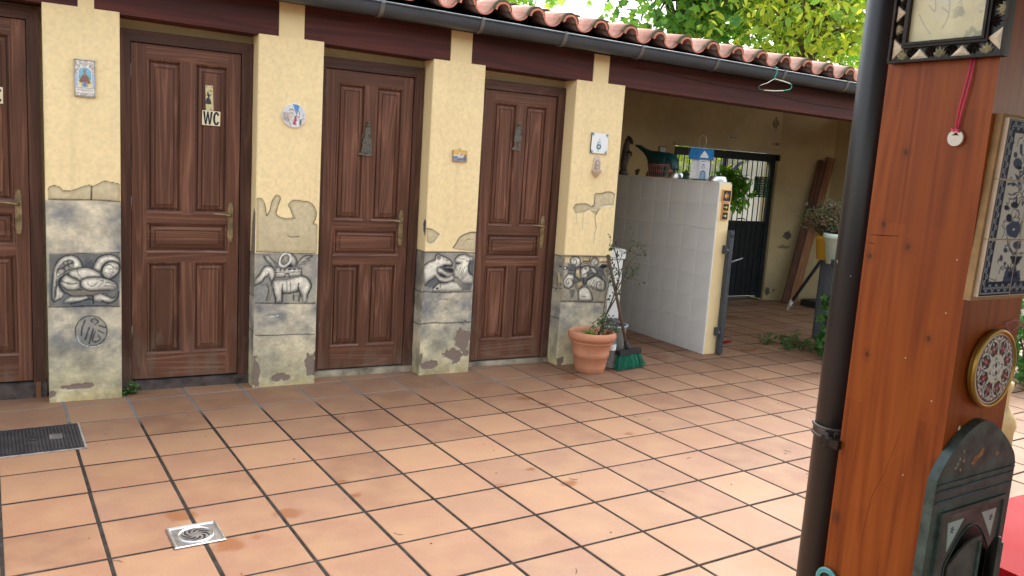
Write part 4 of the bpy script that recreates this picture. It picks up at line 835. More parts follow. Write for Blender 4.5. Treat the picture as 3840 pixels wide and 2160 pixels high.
# round plate
t = thing('round_wall_plate', 'small round ceramic plate painted with a white alley and a red figure', 'plate', (1.606, -.002, 1.647))
bm = B(); prism(bm, [(.073*math.cos(a), .073*math.sin(a)) for a in np.linspace(0, 2*PI, 33)[:-1]], wallM(1.606, -.001, 1.718), 0, .009); mk('plate_body', bm, m_white, t, .002, 2)
def p_round(P):
    x = P.U-.07; z = P.V-.07; P.c[:] = (.66, .66, .66); P.c *= (.72+.5*fbm(P.U, P.V, 60, 4))[:, None]
    P.poly([(.06, .14), (.105, .14), (.096, .10), (.083, .07), (.075, .10)], (.05, .24, .55), .002); P.poly([(.075, .105), (.095, .10), (.085, .07)], (.22, .27, .27), .002)
    P.poly([(0, .09), (.045, .085), (.055, .05), (.03, .03), (.0, .04)], (.42, .36, .34), .004); P.stroke([(.04, .10), (.055, .11), (.066, .10)], .006, (.16, .12, .12)); P.stroke([(.045, .085), (.058, .088), (.066, .08)], .004, (.12, .08, .08))
    P.poly([(.035, .075), (.055, .09), (.06, .06), (.045, .04)], (.60, .50, .34), .003)
    P.poly([(.062, .015), (.095, .015), (.088, .045), (.083, .07), (.075, .072), (.07, .045)], (.42, .03, .07), .0015); P.poly([(.080, .030), (.090, .04), (.105, .005), (.098, .0)], (.80, .80, .80), .0015)
    P.stroke([(.102, .048), (.122, .05)], .004, INK); P.poly([(.104, .045), (.118, .045), (.112, .01), (.104, .012)], (.06, .09, .11), .002); P.stroke([(.125, .075), (.132, .072)], .004, INK); P.stroke([(.126, .06), (.133, .055)], .004, INK)
    P.stroke([(.03, .06), (.04, .03), (.05, .01)], .005, (.20, .19, .20)); P.stroke([(.015, .055), (.03, .025)], .004, (.2, .19, .2)); P.stroke([(.085, .07), (.10, .058)], .004, INK)
    P.stroke([(.098, .10), (.105, .075), (.10, .06)], .004, (.14, .15, .15))
    P.noise(90, .12, 7)
def disc_sheet(C_, Uv, Vv, R0, n_r, n_a, paintfn, dish=0, nrm=None):
    C_, Uv, Vv = map(lambda q: np.array(q, float), (C_, Uv, Vv)); nrm = np.array(nrm, float) if nrm is not None else np.zeros(3)
    def pos(a, b):
        r = b*R0; th_ = a*2*PI; return C_[None]+(r*np.cos(th_))[:, None]*Uv+(r*np.sin(th_))[:, None]*Vv+(dish*(b**2))[:, None]*nrm
    def pt(a, b):
        r = b*R0; th_ = a*2*PI; P = Paint(R0+r*np.cos(th_), R0+r*np.sin(th_), (.8, .8, .8)); paintfn(P); return P.c
    return grid('', pos, n_a, n_r, pt, None, None)
sheet_obj('painted_face', [disc_sheet((1.606, -.0112, 1.718), (1, 0, 0), (0, 0, 1), .070, 24, 72, p_round)], m_glaze, t)
# little landscape
def p_land(P):
    P.c[:] = (.70, .42, .12); P.mix(sst(.052, .035, P.V), (.78, .68, .45)); P.mix(1-sst(.032, .036, P.V), (.27, .26, .28))
    P.poly([(0, .020), (.036, .024), (.036, .034), (0, .036)], (.04, .22, .48), .001); P.poly([(.034, .026), (.074, .026), (.074, .042), (.034, .042)], (.62, .62, .66), .001)
    P.poly([(.04, .03), (.052, .03), (.050, .06), (.046, .066), (.042, .055)], (.70, .62, .56), .001); P.poly([(.053, .042), (.058, .050), (.064, .052), (.070, .042)], (.12, .28, .45), .001)
    P.poly([(.074, .03), (.088, .05), (.1, .052), (.1, .0), (.08, .01)], (.17, .17, .16), .002)
    for x, z in ((.035, .012), (.05, .014), (.064, .018), (.078, .012), (.09, .02), (.058, .012)): P.poly([(x-.005, z-.004), (x+.005, z-.004), (x+.005, z+.004), (x-.004, z+.005)], INK, .001); P.poly([(x-.002, z-.002), (x+.002, z-.002), (x, z+.002)], (.8, .8, .8), .0006)
    for x in (.044, .050, .060, .067): P.stroke([(x, .030), (x, .037)], .002, (.15, .16, .2))
    P.noise(140, .18, 3)
t, _ = flat_thing('small_landscape_tile', 'tiny ceramic picture of a domed white church at sunset with wire hanger', 'picture', 2.751, 1.543, .104, .078, -.001, .012, p_land, nu=64, nv=50, body=m_board)
bm = B(); tube(bm, [(2.743, -.006, 1.582), (2.750, -.004, 1.594), (2.757, -.006, 1.582)], .0012, 5); mk('wire_loop', bm, m_bronze, t)
# flower tile
def p_flower(P):
    P.c[:] = (.80, .81, .80); P.noise(6, .03); G1 = (.06, .25, .22); G2 = (.04, .10, .14); s = .147
    for cx, cz, sx, sz in ((0, 0, 1, 1), (s, 0, -1, 1), (0, s, 1, -1), (s, s, -1, -1)):
        for a in (.25, .62, 1.0, 1.35): P.stroke([(cx+sx*.004, cz+sz*.004), (cx+sx*.018*math.cos(a), cz+sz*.018*math.sin(a)), (cx+sx*.026*math.cos(a+.15), cz+sz*.026*math.sin(a+.15))], .0042, G1 if a > .5 else G2, .4, .85)
        P.poly([(cx, cz), (cx+sx*.016, cz), (cx, cz+sz*.016)], G2, .001)
    c = .070
    P.poly([(c-.018, .066), (c+.016, .066), (c+.021, .056), (c+.019, .036), (c+.012, .030), (c-.016, .031), (c-.022, .040), (c-.021, .058)], G1, .001, .006, (.03, .12, .14))
    P.poly([(c-.010, .044), (c+.002, .058), (c+.010, .054), (c, .040)], (.62, .72, .72), .001); P.stroke([(c-.004, .030), (c-.003, .014)], .006, G2); P.stroke([(c, .066), (c+.002, .102)], .0018, G2)
    for dx, dz in ((-.017, .084), (.014, .088), (-.020, .072), (.016, .070)): P.poly([(c, dz-.008), (c+dx*.55, dz+.006), (c+dx, dz+.002), (c+dx*.6, dz-.007)], (.30, .46, .46), .0012, .004, G2)
    P.stroke([(c+.001, .104), (c+.003, .108)], .005, G2)
flat_thing('flower_tile', 'square white tile with a teal painted flower and dark corners', 'tile', 3.906, 1.707, .150, .150, -.001, .011, p_flower, nu=90, nv=90, rot=-.02, body=plain('dark_tile_edge', (.02, .035, .04), .4))
# holy water font
t = thing('holy_water_font', 'small pale ceramic holy water font hanging below the flower tile', 'font', (3.902, -.002, 1.454))
m_font = plain('pale_ceramic', (.62, .50, .40), .45, 0, .12, 40, .2, 90)
bm = B(); prism(bm, [(-.034, 0), (.034, 0), (.034, .08), (.028, .110), (.012, .132), (0, .140), (-.012, .132), (-.028, .110), (-.034, .08)], wallM(3.900, -.001, 1.482), 0, .008); mk('font_back', bm, m_font, t, .0025, 2)
bm = B(); prism(bm, [(-.024, 0), (.024, 0), (.024, .05), (.018, .068), (0, .078), (-.018, .068), (-.024, .05)], wallM(3.900, -.009, 1.508), 0, .002); mk('niche_rim', bm, plain('ceramic_shadow_tone', (.42, .33, .25), .6), t, .001)
skin('relief_figure', [(3.900, -.012, 1.512), (3.900, -.013, 1.535), (3.900, -.013, 1.556), (3.900, -.0135, 1.570), (3.889, -.014, 1.545), (3.911, -.014, 1.545)], [(0, 1), (1, 2), (2, 3), (2, 4), (2, 5)], [.011, .009, .006, .0065, .003, .003], m_font, t)
bm = B(); lathe(bm, [(.0, -.045), (.010, -.044), (.012, -.036), (.020, -.030), (.036, -.012), (.042, .006), (.044, .010), (.040, .012), (.030, -.004), (0, -.018)], 24)
for v in bm.verts: v.co = Vector((3.900+v.co.x, -.006-abs(v.co.y) if v.co.y < 0 else -.004, 1.497+v.co.z))
mk('font_bowl', bm, m_font, t)
# metal figures on doors 2 and 3
def door_lady():
    t = thing('metal_lady_plaque', 'pewter plaque of a crinolined lady with parasol on a door', 'plaque', (2.14, .149, 1.506))
    def T(pts): return [((x-480)/8.36*.001*1.0+2.139, 1.7315-(y-130)/5.50*.001*1.052) for x, y in pts]
    def P_(pts): return [((x-480)*.000214+2.139+(y-130)*-.0000105, 1.7315-(y-130)*.0001955) for x, y in pts]
    Mw = Matrix(((1, 0, 0, 0), (0, 0, -1, .1495), (0, 1, 0, 0), (0, 0, 0, 1)))
    bm = B(); prism(bm, P_([(430, 150), (530, 135), (545, 250), (530, 280), (555, 370), (590, 420), (600, 580), (560, 640), (620, 720), (650, 900), (670, 1100), (680, 1240), (320, 1200), (350, 1040), (355, 800), (400, 700), (430, 600), (400, 560), (400, 420), (440, 370), (430, 280)]), Mw, 0, .006); mk('figure', bm, m_bronze, t, .002, 2)
    for yy, xl, xr in ((760, 370, 560), (850, 370, 600), (960, 360, 620), (1050, 350, 620), (1150, 340, 600)):
        bm = B(); p = P_([(xl, yy), ((xl+xr)/2, yy+35), (xr, yy-40)]); tube(bm, [(a, .1425, b) for a, b in p], .0022, 6); mk('flounce', bm, m_bronze, t)
    bm = B(); prism(bm, P_([(245, 1210), (300, 1215), (480, 1240), (670, 1245), (650, 1310), (480, 1300), (250, 1280)]), Mw, 0, .009); mk('base', bm, m_bronze, t, .0015)
    bm = B(); tube(bm, [(a, .143, b) for a, b in P_([(350, 560), (330, 640), (300, 920)])], [.0015, .0035, .0008], 6); tube(bm, [(a, .1415, b) for a, b in P_([(410, 430), (415, 560), (340, 650)])], .0022, 6); tube(bm, [(a, .1415, b) for a, b in P_([(575, 430), (590, 580), (510, 620)])], .0024, 6); mk('arms_and_parasol', bm, m_bronze, t)
    bm = B(); lathe(bm, [(0, -.008), (.006, -.005), (.0085, 0), (.0065, .006), (0, .009)], 12, c=(2.137, .141, 1.701)); lathe(bm, [(0, -.008), (.008, -.004), (.010, .003), (.006, .009), (0, .010)], 12, c=(2.139, .141, 1.719)); mk('head', bm, m_bronze, t)
def door_man():
    t = thing('metal_gentleman_plaque', 'pewter plaque of a gentleman in plumed hat and long coat on a door', 'plaque', (3.289, .149, 1.608))
    def P_(pts): return [((x-510)*.000216+3.289, 1.8227-(y-160)*.0001835) for x, y in pts]
    Mw = Matrix(((1, 0, 0, 0), (0, 0, -1, .1495), (0, 1, 0, 0), (0, 0, 0, 1)))
    bm = B(); prism(bm, P_([(490, 340), (535, 340), (560, 400), (620, 450), (660, 600), (620, 700), (640, 990), (350, 980), (355, 740), (350, 590), (380, 470), (450, 400)]), Mw, 0, .007); mk('coat', bm, m_bronze, t, .002, 2)
    bm = B(); prism(bm, P_([(415, 985), (465, 985), (470, 1200), (405, 1200)]), Mw, 0, .005); mk('leg', bm, m_bronze, t, .001)
    bm = B(); prism(bm, P_([(525, 985), (575, 985), (570, 1200), (515, 1200)]), Mw, 0, .005); mk('leg', bm, m_bronze, t, .001)
    bm = B(); prism(bm, P_([(340, 1180), (620, 1180), (640, 1320), (275, 1300)]), Mw, 0, .008); mk('base', bm, m_bronze, t, .0015)
    bm = B(); lathe(bm, [(0, -.009), (.007, -.005), (.0085, 0), (.006, .007), (0, .010)], 12, c=(3.2895, .141, 1.796)); prism(bm, P_([(380, 235), (470, 245), (480, 165), (540, 160), (555, 250), (620, 285), (560, 310), (470, 300), (400, 260)]), Mw, .004, .009); mk('head_and_hat', bm, m_bronze, t)
    bm = B(); tube(bm, [(a, .1405, b) for a, b in P_([(570, 450), (650, 580), (600, 700)])], .0024, 6); tube(bm, [(a, .1405, b) for a, b in P_([(440, 440), (375, 560), (380, 700)])], .0024, 6); mk('arms', bm, m_bronze, t)
door_lady(); door_man()

# --- partition with white tiles ------------------------------------------------------------------------
part = thing('tiled_partition', 'low partition wall faced with pale grey-white tiles, cream end', 'wall', (5.235, 0, 0))
bm = B(); prism(bm, [(5.176, .004)]+[(5.316-.02+.02*math.sin(a), .024-.02*math.cos(a)) for a in np.linspace(0, PI/2, 5)]+[(5.316, 2.30), (5.176, 2.30)], Matrix.Identity(4), -.02, 1.462)
mk('plaster_core', bm, m_cream, part, .006, 2)
mt = plain('white_glazed_tile', (.66, .645, .615), .3, 0, .07, 2, .02)
m_joint = plain('tile_joint', (.84, .82, .78), .85)
bm = B(); box(bm, 5.1705, 5.1765, .004, 2.30, 0, 1.474); mk('tile_bed', bm, m_joint, part)
vb = B(); box(vb, -.0045, 0, -.1018, .1018, -.0996, .0996); 
bmesh.ops.bevel(vb, geom=vb.edges[:], offset=.0012, segments=1, affect='EDGES'); vme = bpy.data.meshes.new('wall_tile'); vb.to_mesh(vme); vb.free(); vme.materials.append(mt)
inv = MW[part.name].inverted()
for c in range(11):
    for r in range(8):
        z = 1.474-.2015*(r+.5); 
        o = bpy.data.objects.new('wall_tile', vme); COL.objects.link(o); o.parent = part
        o.matrix_local = inv @ Matrix.Translation((5.1708-random.uniform(0, .0008), .006+.2085*(c+.5), z)) @ Matrix.Rotation(random.uniform(-.003, .003), 4, 'Z')
bm = B(); box(bm, 5.160, 5.30, .010, 2.30, 1.4625, 1.476); mk('coping_tiles', bm, mt, part, .002)
# shell and arrow tiles
NAVY = (.008, .010, .035); ORG = (.75, .36, .09)
def signtile(name, label, x0, x1, z0, z1, border, fn, n=70):
    def pf(P):
        w_, h_ = x1-x0, z1-z0; P.c[:] = NAVY; fn(P, w_, h_)
        for a, b in (((0, 0), (w_, 0)), ((0, h_), (w_, h_)), ((0, 0), (0, h_)), ((w_, 0), (w_, h_))): P.stroke([a, b], border*2, ORG, .12)
    flat_thing(name, label, 'sign', (x0+x1)/2, (z0+z1)/2, x1-x0, z1-z0, -.0015+.005, .012, pf, nu=n, nv=n, rot=-.02, body=plain('orange_edge', (.55, .25, .07), .5))
def shell(P, w_, h_):
    cx, cz = w_*.30, h_*.5
    for k in range(9):
        a = -1.15+2.3*k/8; P.stroke([(cx, cz), (cx+w_*.42*math.cos(a)*(.95 if abs(k-4) < 3 else .75), cz+h_*.29*math.sin(a))], .0028, (.80, .42, .08), .3)
    P.stroke([(cx-.004, cz-.012), (cx+.004, cz), (cx-.004, cz+.010)], .007, (.80, .42, .08), .3)
    P.stroke([(cx+.004, cz), (cx+.014, cz)], .013, (.80, .42, .08), .3)
def arrow(P, w_, h_):
    y = (.80, .62, .10); P.stroke([(w_*.24, h_*.5), (w_*.66, h_*.5)], .0055, y, .2, 1, False); P.poly([(w_*.52, h_*.74), (w_*.60, h_*.5), (w_*.52, h_*.26), (w_*.80, h_*.5)], y, .0008)
signtile('shell_sign', 'dark tile with orange scallop shell emblem on the partition end', 5.200, 5.298, 1.312, 1.413, .0070, shell)
signtile('arrow_sign', 'upper small dark tile with yellow arrow, just below the shell tile', 5.213, 5.283, 1.234, 1.300, .005, arrow, 50)
signtile('arrow_sign', 'lower small dark tile with yellow arrow, lowest of the pilgrim signs', 5.211, 5.281, 1.160, 1.228, .005, arrow, 50)

# --- things along the top of the partition --------------------------------------------------------------
ZT = 1.476
m_horse = plain('dark_bronze_statue', (.085, .068, .055), .5, .2, .5, 30, .5, 60)
t = thing('horse_statue', 'dark rearing horse statue at the hidden end of the partition', 'statue', (5.23, 1.43, ZT))
bm = B(); lathe(bm, [(0, 0), (.048, 0), (.050, .02), (.040, .04), (.036, .06), (0, .065)], 14, c=(5.23, 1.43, ZT)); mk('base', bm, m_horse, t)
skin('body', [(5.23, 1.44, ZT+.05), (5.23, 1.435, ZT+.13), (5.23, 1.42, ZT+.20), (5.23, 1.425, ZT+.27), (5.23, 1.405, ZT+.335), (5.23, 1.375, ZT+.355), (5.23, 1.335, ZT+.320), (5.23, 1.325, ZT+.295),
    (5.215, 1.385, ZT+.22), (5.213, 1.355, ZT+.20), (5.215, 1.37, ZT+.165), (5.245, 1.385, ZT+.23), (5.247, 1.35, ZT+.215), (5.245, 1.355, ZT+.18), (5.24, 1.395, ZT+.38), (5.22, 1.395, ZT+.38)],
    [(0, 1), (1, 2), (2, 3), (3, 4), (4, 5), (5, 6), (6, 7), (2, 8), (8, 9), (9, 10), (2, 11), (11, 12), (12, 13), (4, 14), (4, 15)],
    [.034, .040, .044, .032, .030, .025, .017, .013, .015, .010, .008, .015, .010, .008, .007, .007], m_horse, t)
t = thing('bird_figurine', 'little dark bird figurine with raised wings left of the wire basket', 'figurine', (5.23, 1.215, ZT))
skin('body', [(5.23, 1.215, ZT+.004), (5.23, 1.215, ZT+.035), (5.23, 1.235, ZT+.05), (5.23, 1.255, ZT+.045), (5.23, 1.195, ZT+.05), (5.23, 1.175, ZT+.068), (5.22, 1.20, ZT+.065), (5.24, 1.225, ZT+.07)], [(0, 1), (1, 2), (2, 3), (1, 4), (4, 5), (1, 6), (1, 7)], [.018, .014, .010, .005, .012, .006, .006, .006], m_horse, t)
t = thing('small_figurine', 'small thin dark figurine between bird and wire basket', 'figurine', (5.23, 1.06, ZT))
skin('body', [(5.23, 1.065, ZT+.003), (5.23, 1.055, ZT+.03), (5.23, 1.04, ZT+.06), (5.23, 1.03, ZT+.082), (5.23, 1.075, ZT+.02), (5.23, 1.02, ZT+.055)], [(0, 1), (1, 2), (2, 3), (1, 4), (2, 5)], [.014, .009, .007, .008, .006, .004], plain('olive_figure', (.16, .13, .05), .6), t)
t = thing('watering_can', 'dark teal long-spouted plastic watering can standing in a wire basket', 'watering can', (5.235, .9, ZT+.004))
Myz = Matrix(((0, 0, 1, 0), (-1, 0, 0, 0), (0, 1, 0, 0), (0, 0, 0, 1)))  # local x = -world y, local y = world z, local z = world x
out = crom([(-1.235, 1.772), (-1.20, 1.755), (-1.13, 1.733), (-1.05, 1.722), (-.97, 1.716), (-.90, 1.712), (-.84, 1.708), (-.78, 1.700), (-.72, 1.682), (-.685, 1.645), (-.668, 1.60), (-.662, 1.558), (-.680, 1.556), (-.695, 1.60), (-.715, 1.635), (-.745, 1.650), (-.775, 1.640), (-.79, 1.60), (-.815, 1.54), (-.83, 1.50), (-.86, 1.486), (-.98, 1.486), (-1.00, 1.50), (-1.005, 1.56), (-1.03, 1.63), (-1.09, 1.69), (-1.17, 1.732), (-1.238, 1.762)], 2)
bm = B(); prism(bm, [(float(a), float(b)) for a, b in out], Myz, 5.195, 5.275); mk('can_body', bm, m_teal, t, .022, 4, smooth='all')
t = thing('wire_basket', 'small pinkish wire basket holding the teal watering can', 'basket', (5.235, .88, ZT))
m_rw = plain('pink_coated_wire', (.50, .20, .17), .5)
bm = B(); z0, z1 = ZT+.003, ZT+.118
def rect(y0, y1, x0, x1, z): return [(x0, y0, z), (x1, y0, z), (x1, y1, z), (x0, y1, z), (x0, y0, z)]
tube(bm, rect(.745, 1.005, 5.175, 5.298, z1), .0034, 6); tube(bm, rect(.745, 1.005, 5.175, 5.298, z1-.014), .0018, 6); tube(bm, rect(.775, .985, 5.182, 5.290, z0), .0022, 6); tube(bm, rect(.76, .995, 5.178, 5.294, (z0+z1)/2), .0018, 6)
for k in range(8):
    y = lerp(.76, .99, k/7); yb = lerp(.785, .975, k/7)
    for x, xb in ((5.175, 5.182), (5.298, 5.290)): tube(bm, [(x, y, z1), (xb, yb, z0)], .0024, 5)
for y, yb in ((.745, .775), (1.005, .985)):
    for x in (5.21, 5.25): tube(bm, [(x, y, z1), (x, yb, z0)], .0024, 5)
for k in range(6): tube(bm, [(5.182, lerp(.79, .97, k/5), z0), (5.290, lerp(.79, .97, k/5), z0)], .0014, 5)
mk('wire_frame', bm, m_rw, t)
def bowl(label, y, r, h, z=ZT, tilt=0):
    t = thing('metal_bowl', label, 'bowl', (5.235, y, z), 0, 'steel bowls on the partition')
    bm = B(); lathe(bm, [(0, .002), (r*.92, .002), (r, .0), (r*1.02, .004), (r*.82, h), (r*.80, h+.003), (r*.76, h), (r*.85, .012), (0, .010)], 28, c=(5.235, y, z)); mk('bowl_shell', bm, m_steel, t)
bowl('shiny steel pet bowl, left one, beside the wire basket', .645, .082, .052); bowl('shiny steel pet bowl, right one, at the cream end of the partition', .115, .084, .042)
t = thing('green_lantern', 'tiny dark green pointed lantern between steel bowl and birdhouse', 'lantern', (5.235, .515, ZT))
bm = B(); lathe(bm, [(0, 0), (.034, 0), (.034, .012), (.028, .016), (.028, .045), (.036, .048), (.004, .085), (0, .092)], 8, c=(5.235, .515, ZT)); mk('lantern_body', bm, plain('dark_green_tin', (.02, .07, .035), .5), t)
bm = B(); tube(bm, [(5.235, .515, ZT+.09), (5.235, .513, ZT+.20), (5.235, .510, ZT+.28)], .0012, 5); mk('hanging_wire', bm, m_bronze, t)
# birdhouse
t = thing('birdhouse', 'white toy house birdhouse with bright blue roof and wire loop', 'birdhouse', (5.235, .325, ZT))
m_bw = plain('birdhouse_white', (.62, .63, .64), .6, 0, .1, 20); m_bwin = plain('slate_blue_trim', (.10, .17, .22), .6)
bm = B(); lathe(bm, [(0, 0), (.075, 0), (.078, .006), (.070, .012), (0, .012)], 24, c=(5.22, .33, ZT)); mk('green_tray', bm, m_greenp, t)
y0, y1 = .245, .425
bm = B(); box(bm, 5.170, 5.290, y0, y1, ZT+.012, ZT+.200); mk('house_wall', bm, m_bw, t, .003)
for k in range(6):
    bm = B(); yy = lerp(y0+.008, y1-.008, k/5); box(bm, 5.1655, 5.1705, yy-.010, yy+.010, ZT+.014, ZT+.188); mk('clapboard', bm, m_bw, t, .001)
bm = B(); prism(bm, [(-.395+.1, ZT+.014), (-.265+.0, ZT+.014), (-.265, ZT+.205), (-.305, ZT+.252), (-.345, ZT+.205), (-.345, ZT+.014)][1:], Myz, 5.150, 5.166); mk('gable_front', bm, m_bw, t, .002)
bm = B(); tube(bm, [(5.1495, .268, ZT+.207), (5.1495, .305, ZT+.250), (5.1495, .342, ZT+.207)], .0035, 6); mk('gable_trim', bm, m_white, t)
def archwin(z, w_, h_):
    p = [(-.305-w_/2, z), (-.305+w_/2, z)]+[(-.305+w_/2*math.cos(a), z+h_+w_/2*math.sin(a)) for a in np.linspace(0, PI, 9)]
    return p
for z in (ZT+.160, ZT+.105):
    bm = B(); prism(bm, archwin(z, .032, .020), Myz, 5.1465, 5.1505); f_ = mk('window', bm, m_bwin, t, .0008)
    for dy in (-.007, .007):
        for dz in (.003, .016):
            bm = B(); box(bm, 5.1450, 5.1468, .305+dy-.005, .305+dy+.005, z+dz, z+dz+.010); mk('pane', bm, m_white, f_, local=False)
bm = B(); prism(bm, archwin(ZT+.014, .056, .045), Myz, 5.1463, 5.1505); mk('door_arch', bm, m_bwin, t, .001)
bm = B(); prism(bm, archwin(ZT+.014, .040, .042), Myz, 5.1440, 5.1465); mk('door', bm, plain('pale_blue_door', (.22, .33, .46), .5), t)
for sx in (-1, 1):
    bm = B(); c = 5.23
    vs = [bm.verts.new(p) for p in ((c, y0-.028, ZT+.275), (c, y1+.02, ZT+.275), (c+sx*.088, y1+.035, ZT+.185), (c+sx*.088, y0-.035, ZT+.185), (c, y0-.028, ZT+.267), (c, y1+.02, ZT+.267), (c+sx*.085, y1+.033, ZT+.178), (c+sx*.085, y0-.033, ZT+.178))]
    for f in ((0, 1, 2, 3), (7, 6, 5, 4), (0, 4, 5, 1), (3, 2, 6, 7), (1, 5, 6, 2), (0, 3, 7, 4)): bm.faces.new([vs[i] for i in f])
    mk('roof', bm, m_blue, t, .0015)
t.rotation_euler = (0, 0, math.radians(47)); t.scale = (.92, .86, 1.0)
bm = B(); tube(bm, [(5.23, .335+.035*math.sin(a)*1.0, ZT+.275+.055-.055*math.cos(a)) for a in np.linspace(.0, 2*PI, 16)], .0012, 5); mk('wire_loop', bm, plain('pale_wire', (.45, .42, .34), .5), t)

# --- gate post and bolts on the partition end -----------------------------------------------------------
t = thing('iron_gate_stile', 'dark grey iron post bolted to the end of the partition', 'gate post', (5.30, -.04, 0))
bm = B(); box(bm, 5.288, 5.328, -.060, -.018, .006, 1.075); mk('post', bm, m_irong, t, .003)
for z in (.20, .91): 
    bm = B(); box(bm, 5.262, 5.290, -.050, -.002, z-.035, z+.035); mk('bracket', bm, m_irong, t, .006, 2)
    bm = B(); tube(bm, [(5.272, -.064, z), (5.272, -.045, z)], .009, 8); mk('bolt', bm, m_clamp, t)
bm = B(); tube(bm, [(5.308, -.067, 1.03), (5.308, -.052, 1.03)], .012, 10); mk('latch_knob', bm, m_black, t)
bm = B(); tube(bm, [(5.328, -.035, .80), (5.50, -.01, .835)], .008, 8); mk('latch_bar', bm, m_clamp, t)
# little red-handled tool behind it
t = thing('red_handled_tool', 'red tool handle lying on the floor behind the gate post', 'tool', (5.68, .3, .0))
bm = B(); tube(bm, [(5.55, .26, .016), (5.70, .30, .016), (5.80, .315, .016)], [.010, .012, .007], 8); mk('tool_handle', bm, m_red, t)

# --- back gate -------------------------------------------------------------------------------------------
gate = thing('back_gate', 'dark blue-black iron double gate with vertical bars over solid panels', 'gate', (7.4, 2.33, 0))
def gbox(name, x0, x1, y0, y1, z0, z1, bv=.002): bm = B(); box(bm, x0, x1, y0, y1, z0, z1); return mk(name, bm, m_ironb, gate, bv)
Y0, Y1 = 2.325, 2.365
gbox('frame_post', 8.175, 8.245, Y0, Y1, .02, 1.84); gbox('frame_post', 6.585, 6.645, Y0, Y1, .02, 1.84); gbox('top_rail', 6.645, 8.175, Y0, Y1, 1.745, 1.84)
bm = B(); prism(bm, [(8.175, 1.745), (8.10, 1.745), (8.14, 1.735), (8.165, 1.705), (8.175, 1.66)], wallM(0, 2.365, 0) , 0, .04); mk('corner_gusset', bm, m_ironb, gate)
gbox('hinge_arm', 8.245, 8.345, 2.29, 2.33, 1.765, 1.835)
for (a, b) in ((6.648, 7.400), (7.410, 8.172)):
    gbox('solid_panel', a, b, Y0+.012, Y0+.020, .075, .965); gbox('mid_rail', a, b, Y0, Y1-.004, .965, 1.0)
    gbox('bottom_rail', a, b, Y0, Y1-.004, .055, .09)
    for k in range(9):
        x = lerp(a+.03, b-.03, k/8); gbox('rib', x-.008, x+.008, Y0+.004, Y0+.0125, .09, .965, 0)
    for k in range(9):
        x = lerp(a+.045, b-.045, k/8); bm = B(); tube(bm, [(x, 2.345, 1.0), (x, 2.345, 1.745)], .0065, 8); mk('bar', bm, m_ironb, gate)
gbox('meeting_stile', 7.395, 7.42, Y0-.004, Y1-.002, .05, 1.745)
bm = B(); tube(bm, [(7.66, 2.30, 1.025), (7.74, 2.29, 1.035), (7.80, 2.30, 1.02)], .007, 8); mk('latch', bm, m_black, gate)
bm = B(); box(bm, 6.56, 8.27, 2.285, 2.32, 1.845, 1.885); o = mk('rough_lintel', bm, plaster('rough_lintel_render', (.50, .44, .30), .4), bld, .008)
# basil plant hung on the gate
t = thing('hanging_basil', 'bright green leafy plant hanging against the bars of the gate', 'plant', (7.5, 2.24, 1.15))
items = []; bm = B()
for k in range(26):
    p0 = Vector((random.uniform(7.25, 7.42), 2.26, random.uniform(1.50, 1.62))); tgt = Vector((random.uniform(7.35, 7.78), random.uniform(2.10, 2.26), random.uniform(1.14, 1.50)))
    pts = [p0.lerp(tgt, s)+Vector((0, -.03*math.sin(s*PI), .05*math.sin(s*PI))) for s in (0, .33, .66, 1)]; tube(bm, pts, .0025, 5)
    for s in range(17):
        p = p0.lerp(tgt, random.random())+rv3()*.05; items.append((p, rv3()+Vector((.2, -.4, -.5)), rv3()+Vector((0, -1, .6)), random.uniform(.06, .095)))
mk('stems', bm, m_stem, t); leafmesh('leaves', items, m_leaf_basil, t)
t = thing('green_net_basket', 'green and white mesh basket hanging on the right of the gate bars', 'basket', (8.0, 2.30, 1.31))
bm = B()
for k in range(9):
    a = lerp(0, 2*PI, k/9); x, y = 8.0+.115*math.cos(a), 2.28+.03*math.sin(a); tube(bm, [(x, y, 1.31), (x, y, 1.55)], .010, 5)
for k in range(9): z = lerp(1.31, 1.55, k/8); tube(bm, [(8.0+.118*math.cos(a), 2.28+.032*math.sin(a), z) for a in np.linspace(0, 2*PI, 17)], .007, 5)
mk('mesh_body', bm, plain('dark_green_net', (.02, .09, .045), .7, 0, .5, 20), t)
bm = B(); box(bm, 7.955, 8.04, 2.255, 2.305, 1.325, 1.54); mk('white_lining', bm, plain('grey_white_mesh', (.55, .55, .50), .9, 0, .4, 60), t, .01)
bm = B(); tube(bm, [(8.0, 2.28, 1.55), (8.02, 2.33, 1.75)], .002, 5); tube(bm, [(7.93, 2.28, 1.55), (8.0, 2.33, 1.75)], .002, 5); mk('hanging_wire', bm, m_bronze, t)
# framed picture & number plate on the back wall
def p_dark(P): P.c[:] = (.02, .022, .05); P.poly([(.04, .01), (.075, .012), (.065, .04), (.05, .035)], (.25, .12, .06), .004); P.poly([(.055, .02), (.066, .02), (.06, .034)], (.5, .45, .4), .002)
t, _ = flat_thing('framed_picture', 'small dark picture in a reddish frame on the shed back wall', 'picture', 6.40, 1.785, .105, .075, 2.299, .012, p_dark, nu=30, nv=24, body=plain('red_frame', (.22, .07, .05), .5), rim=.010)
def p_plate(P): P.c[:] = (.45, .43, .36); P.stroke([(.02, .018), (.04, .022), (.055, .014)], .008, INK); P.stroke([(.075, .018), (.13, .016)], .010, (.08, .08, .09), .6)
flat_thing('worn_wall_label', 'small worn white label with faded dark marks high on the shed wall', 'label', 7.46, 1.995, .155, .032, 2.299, .003, p_plate, nu=40, nv=12)

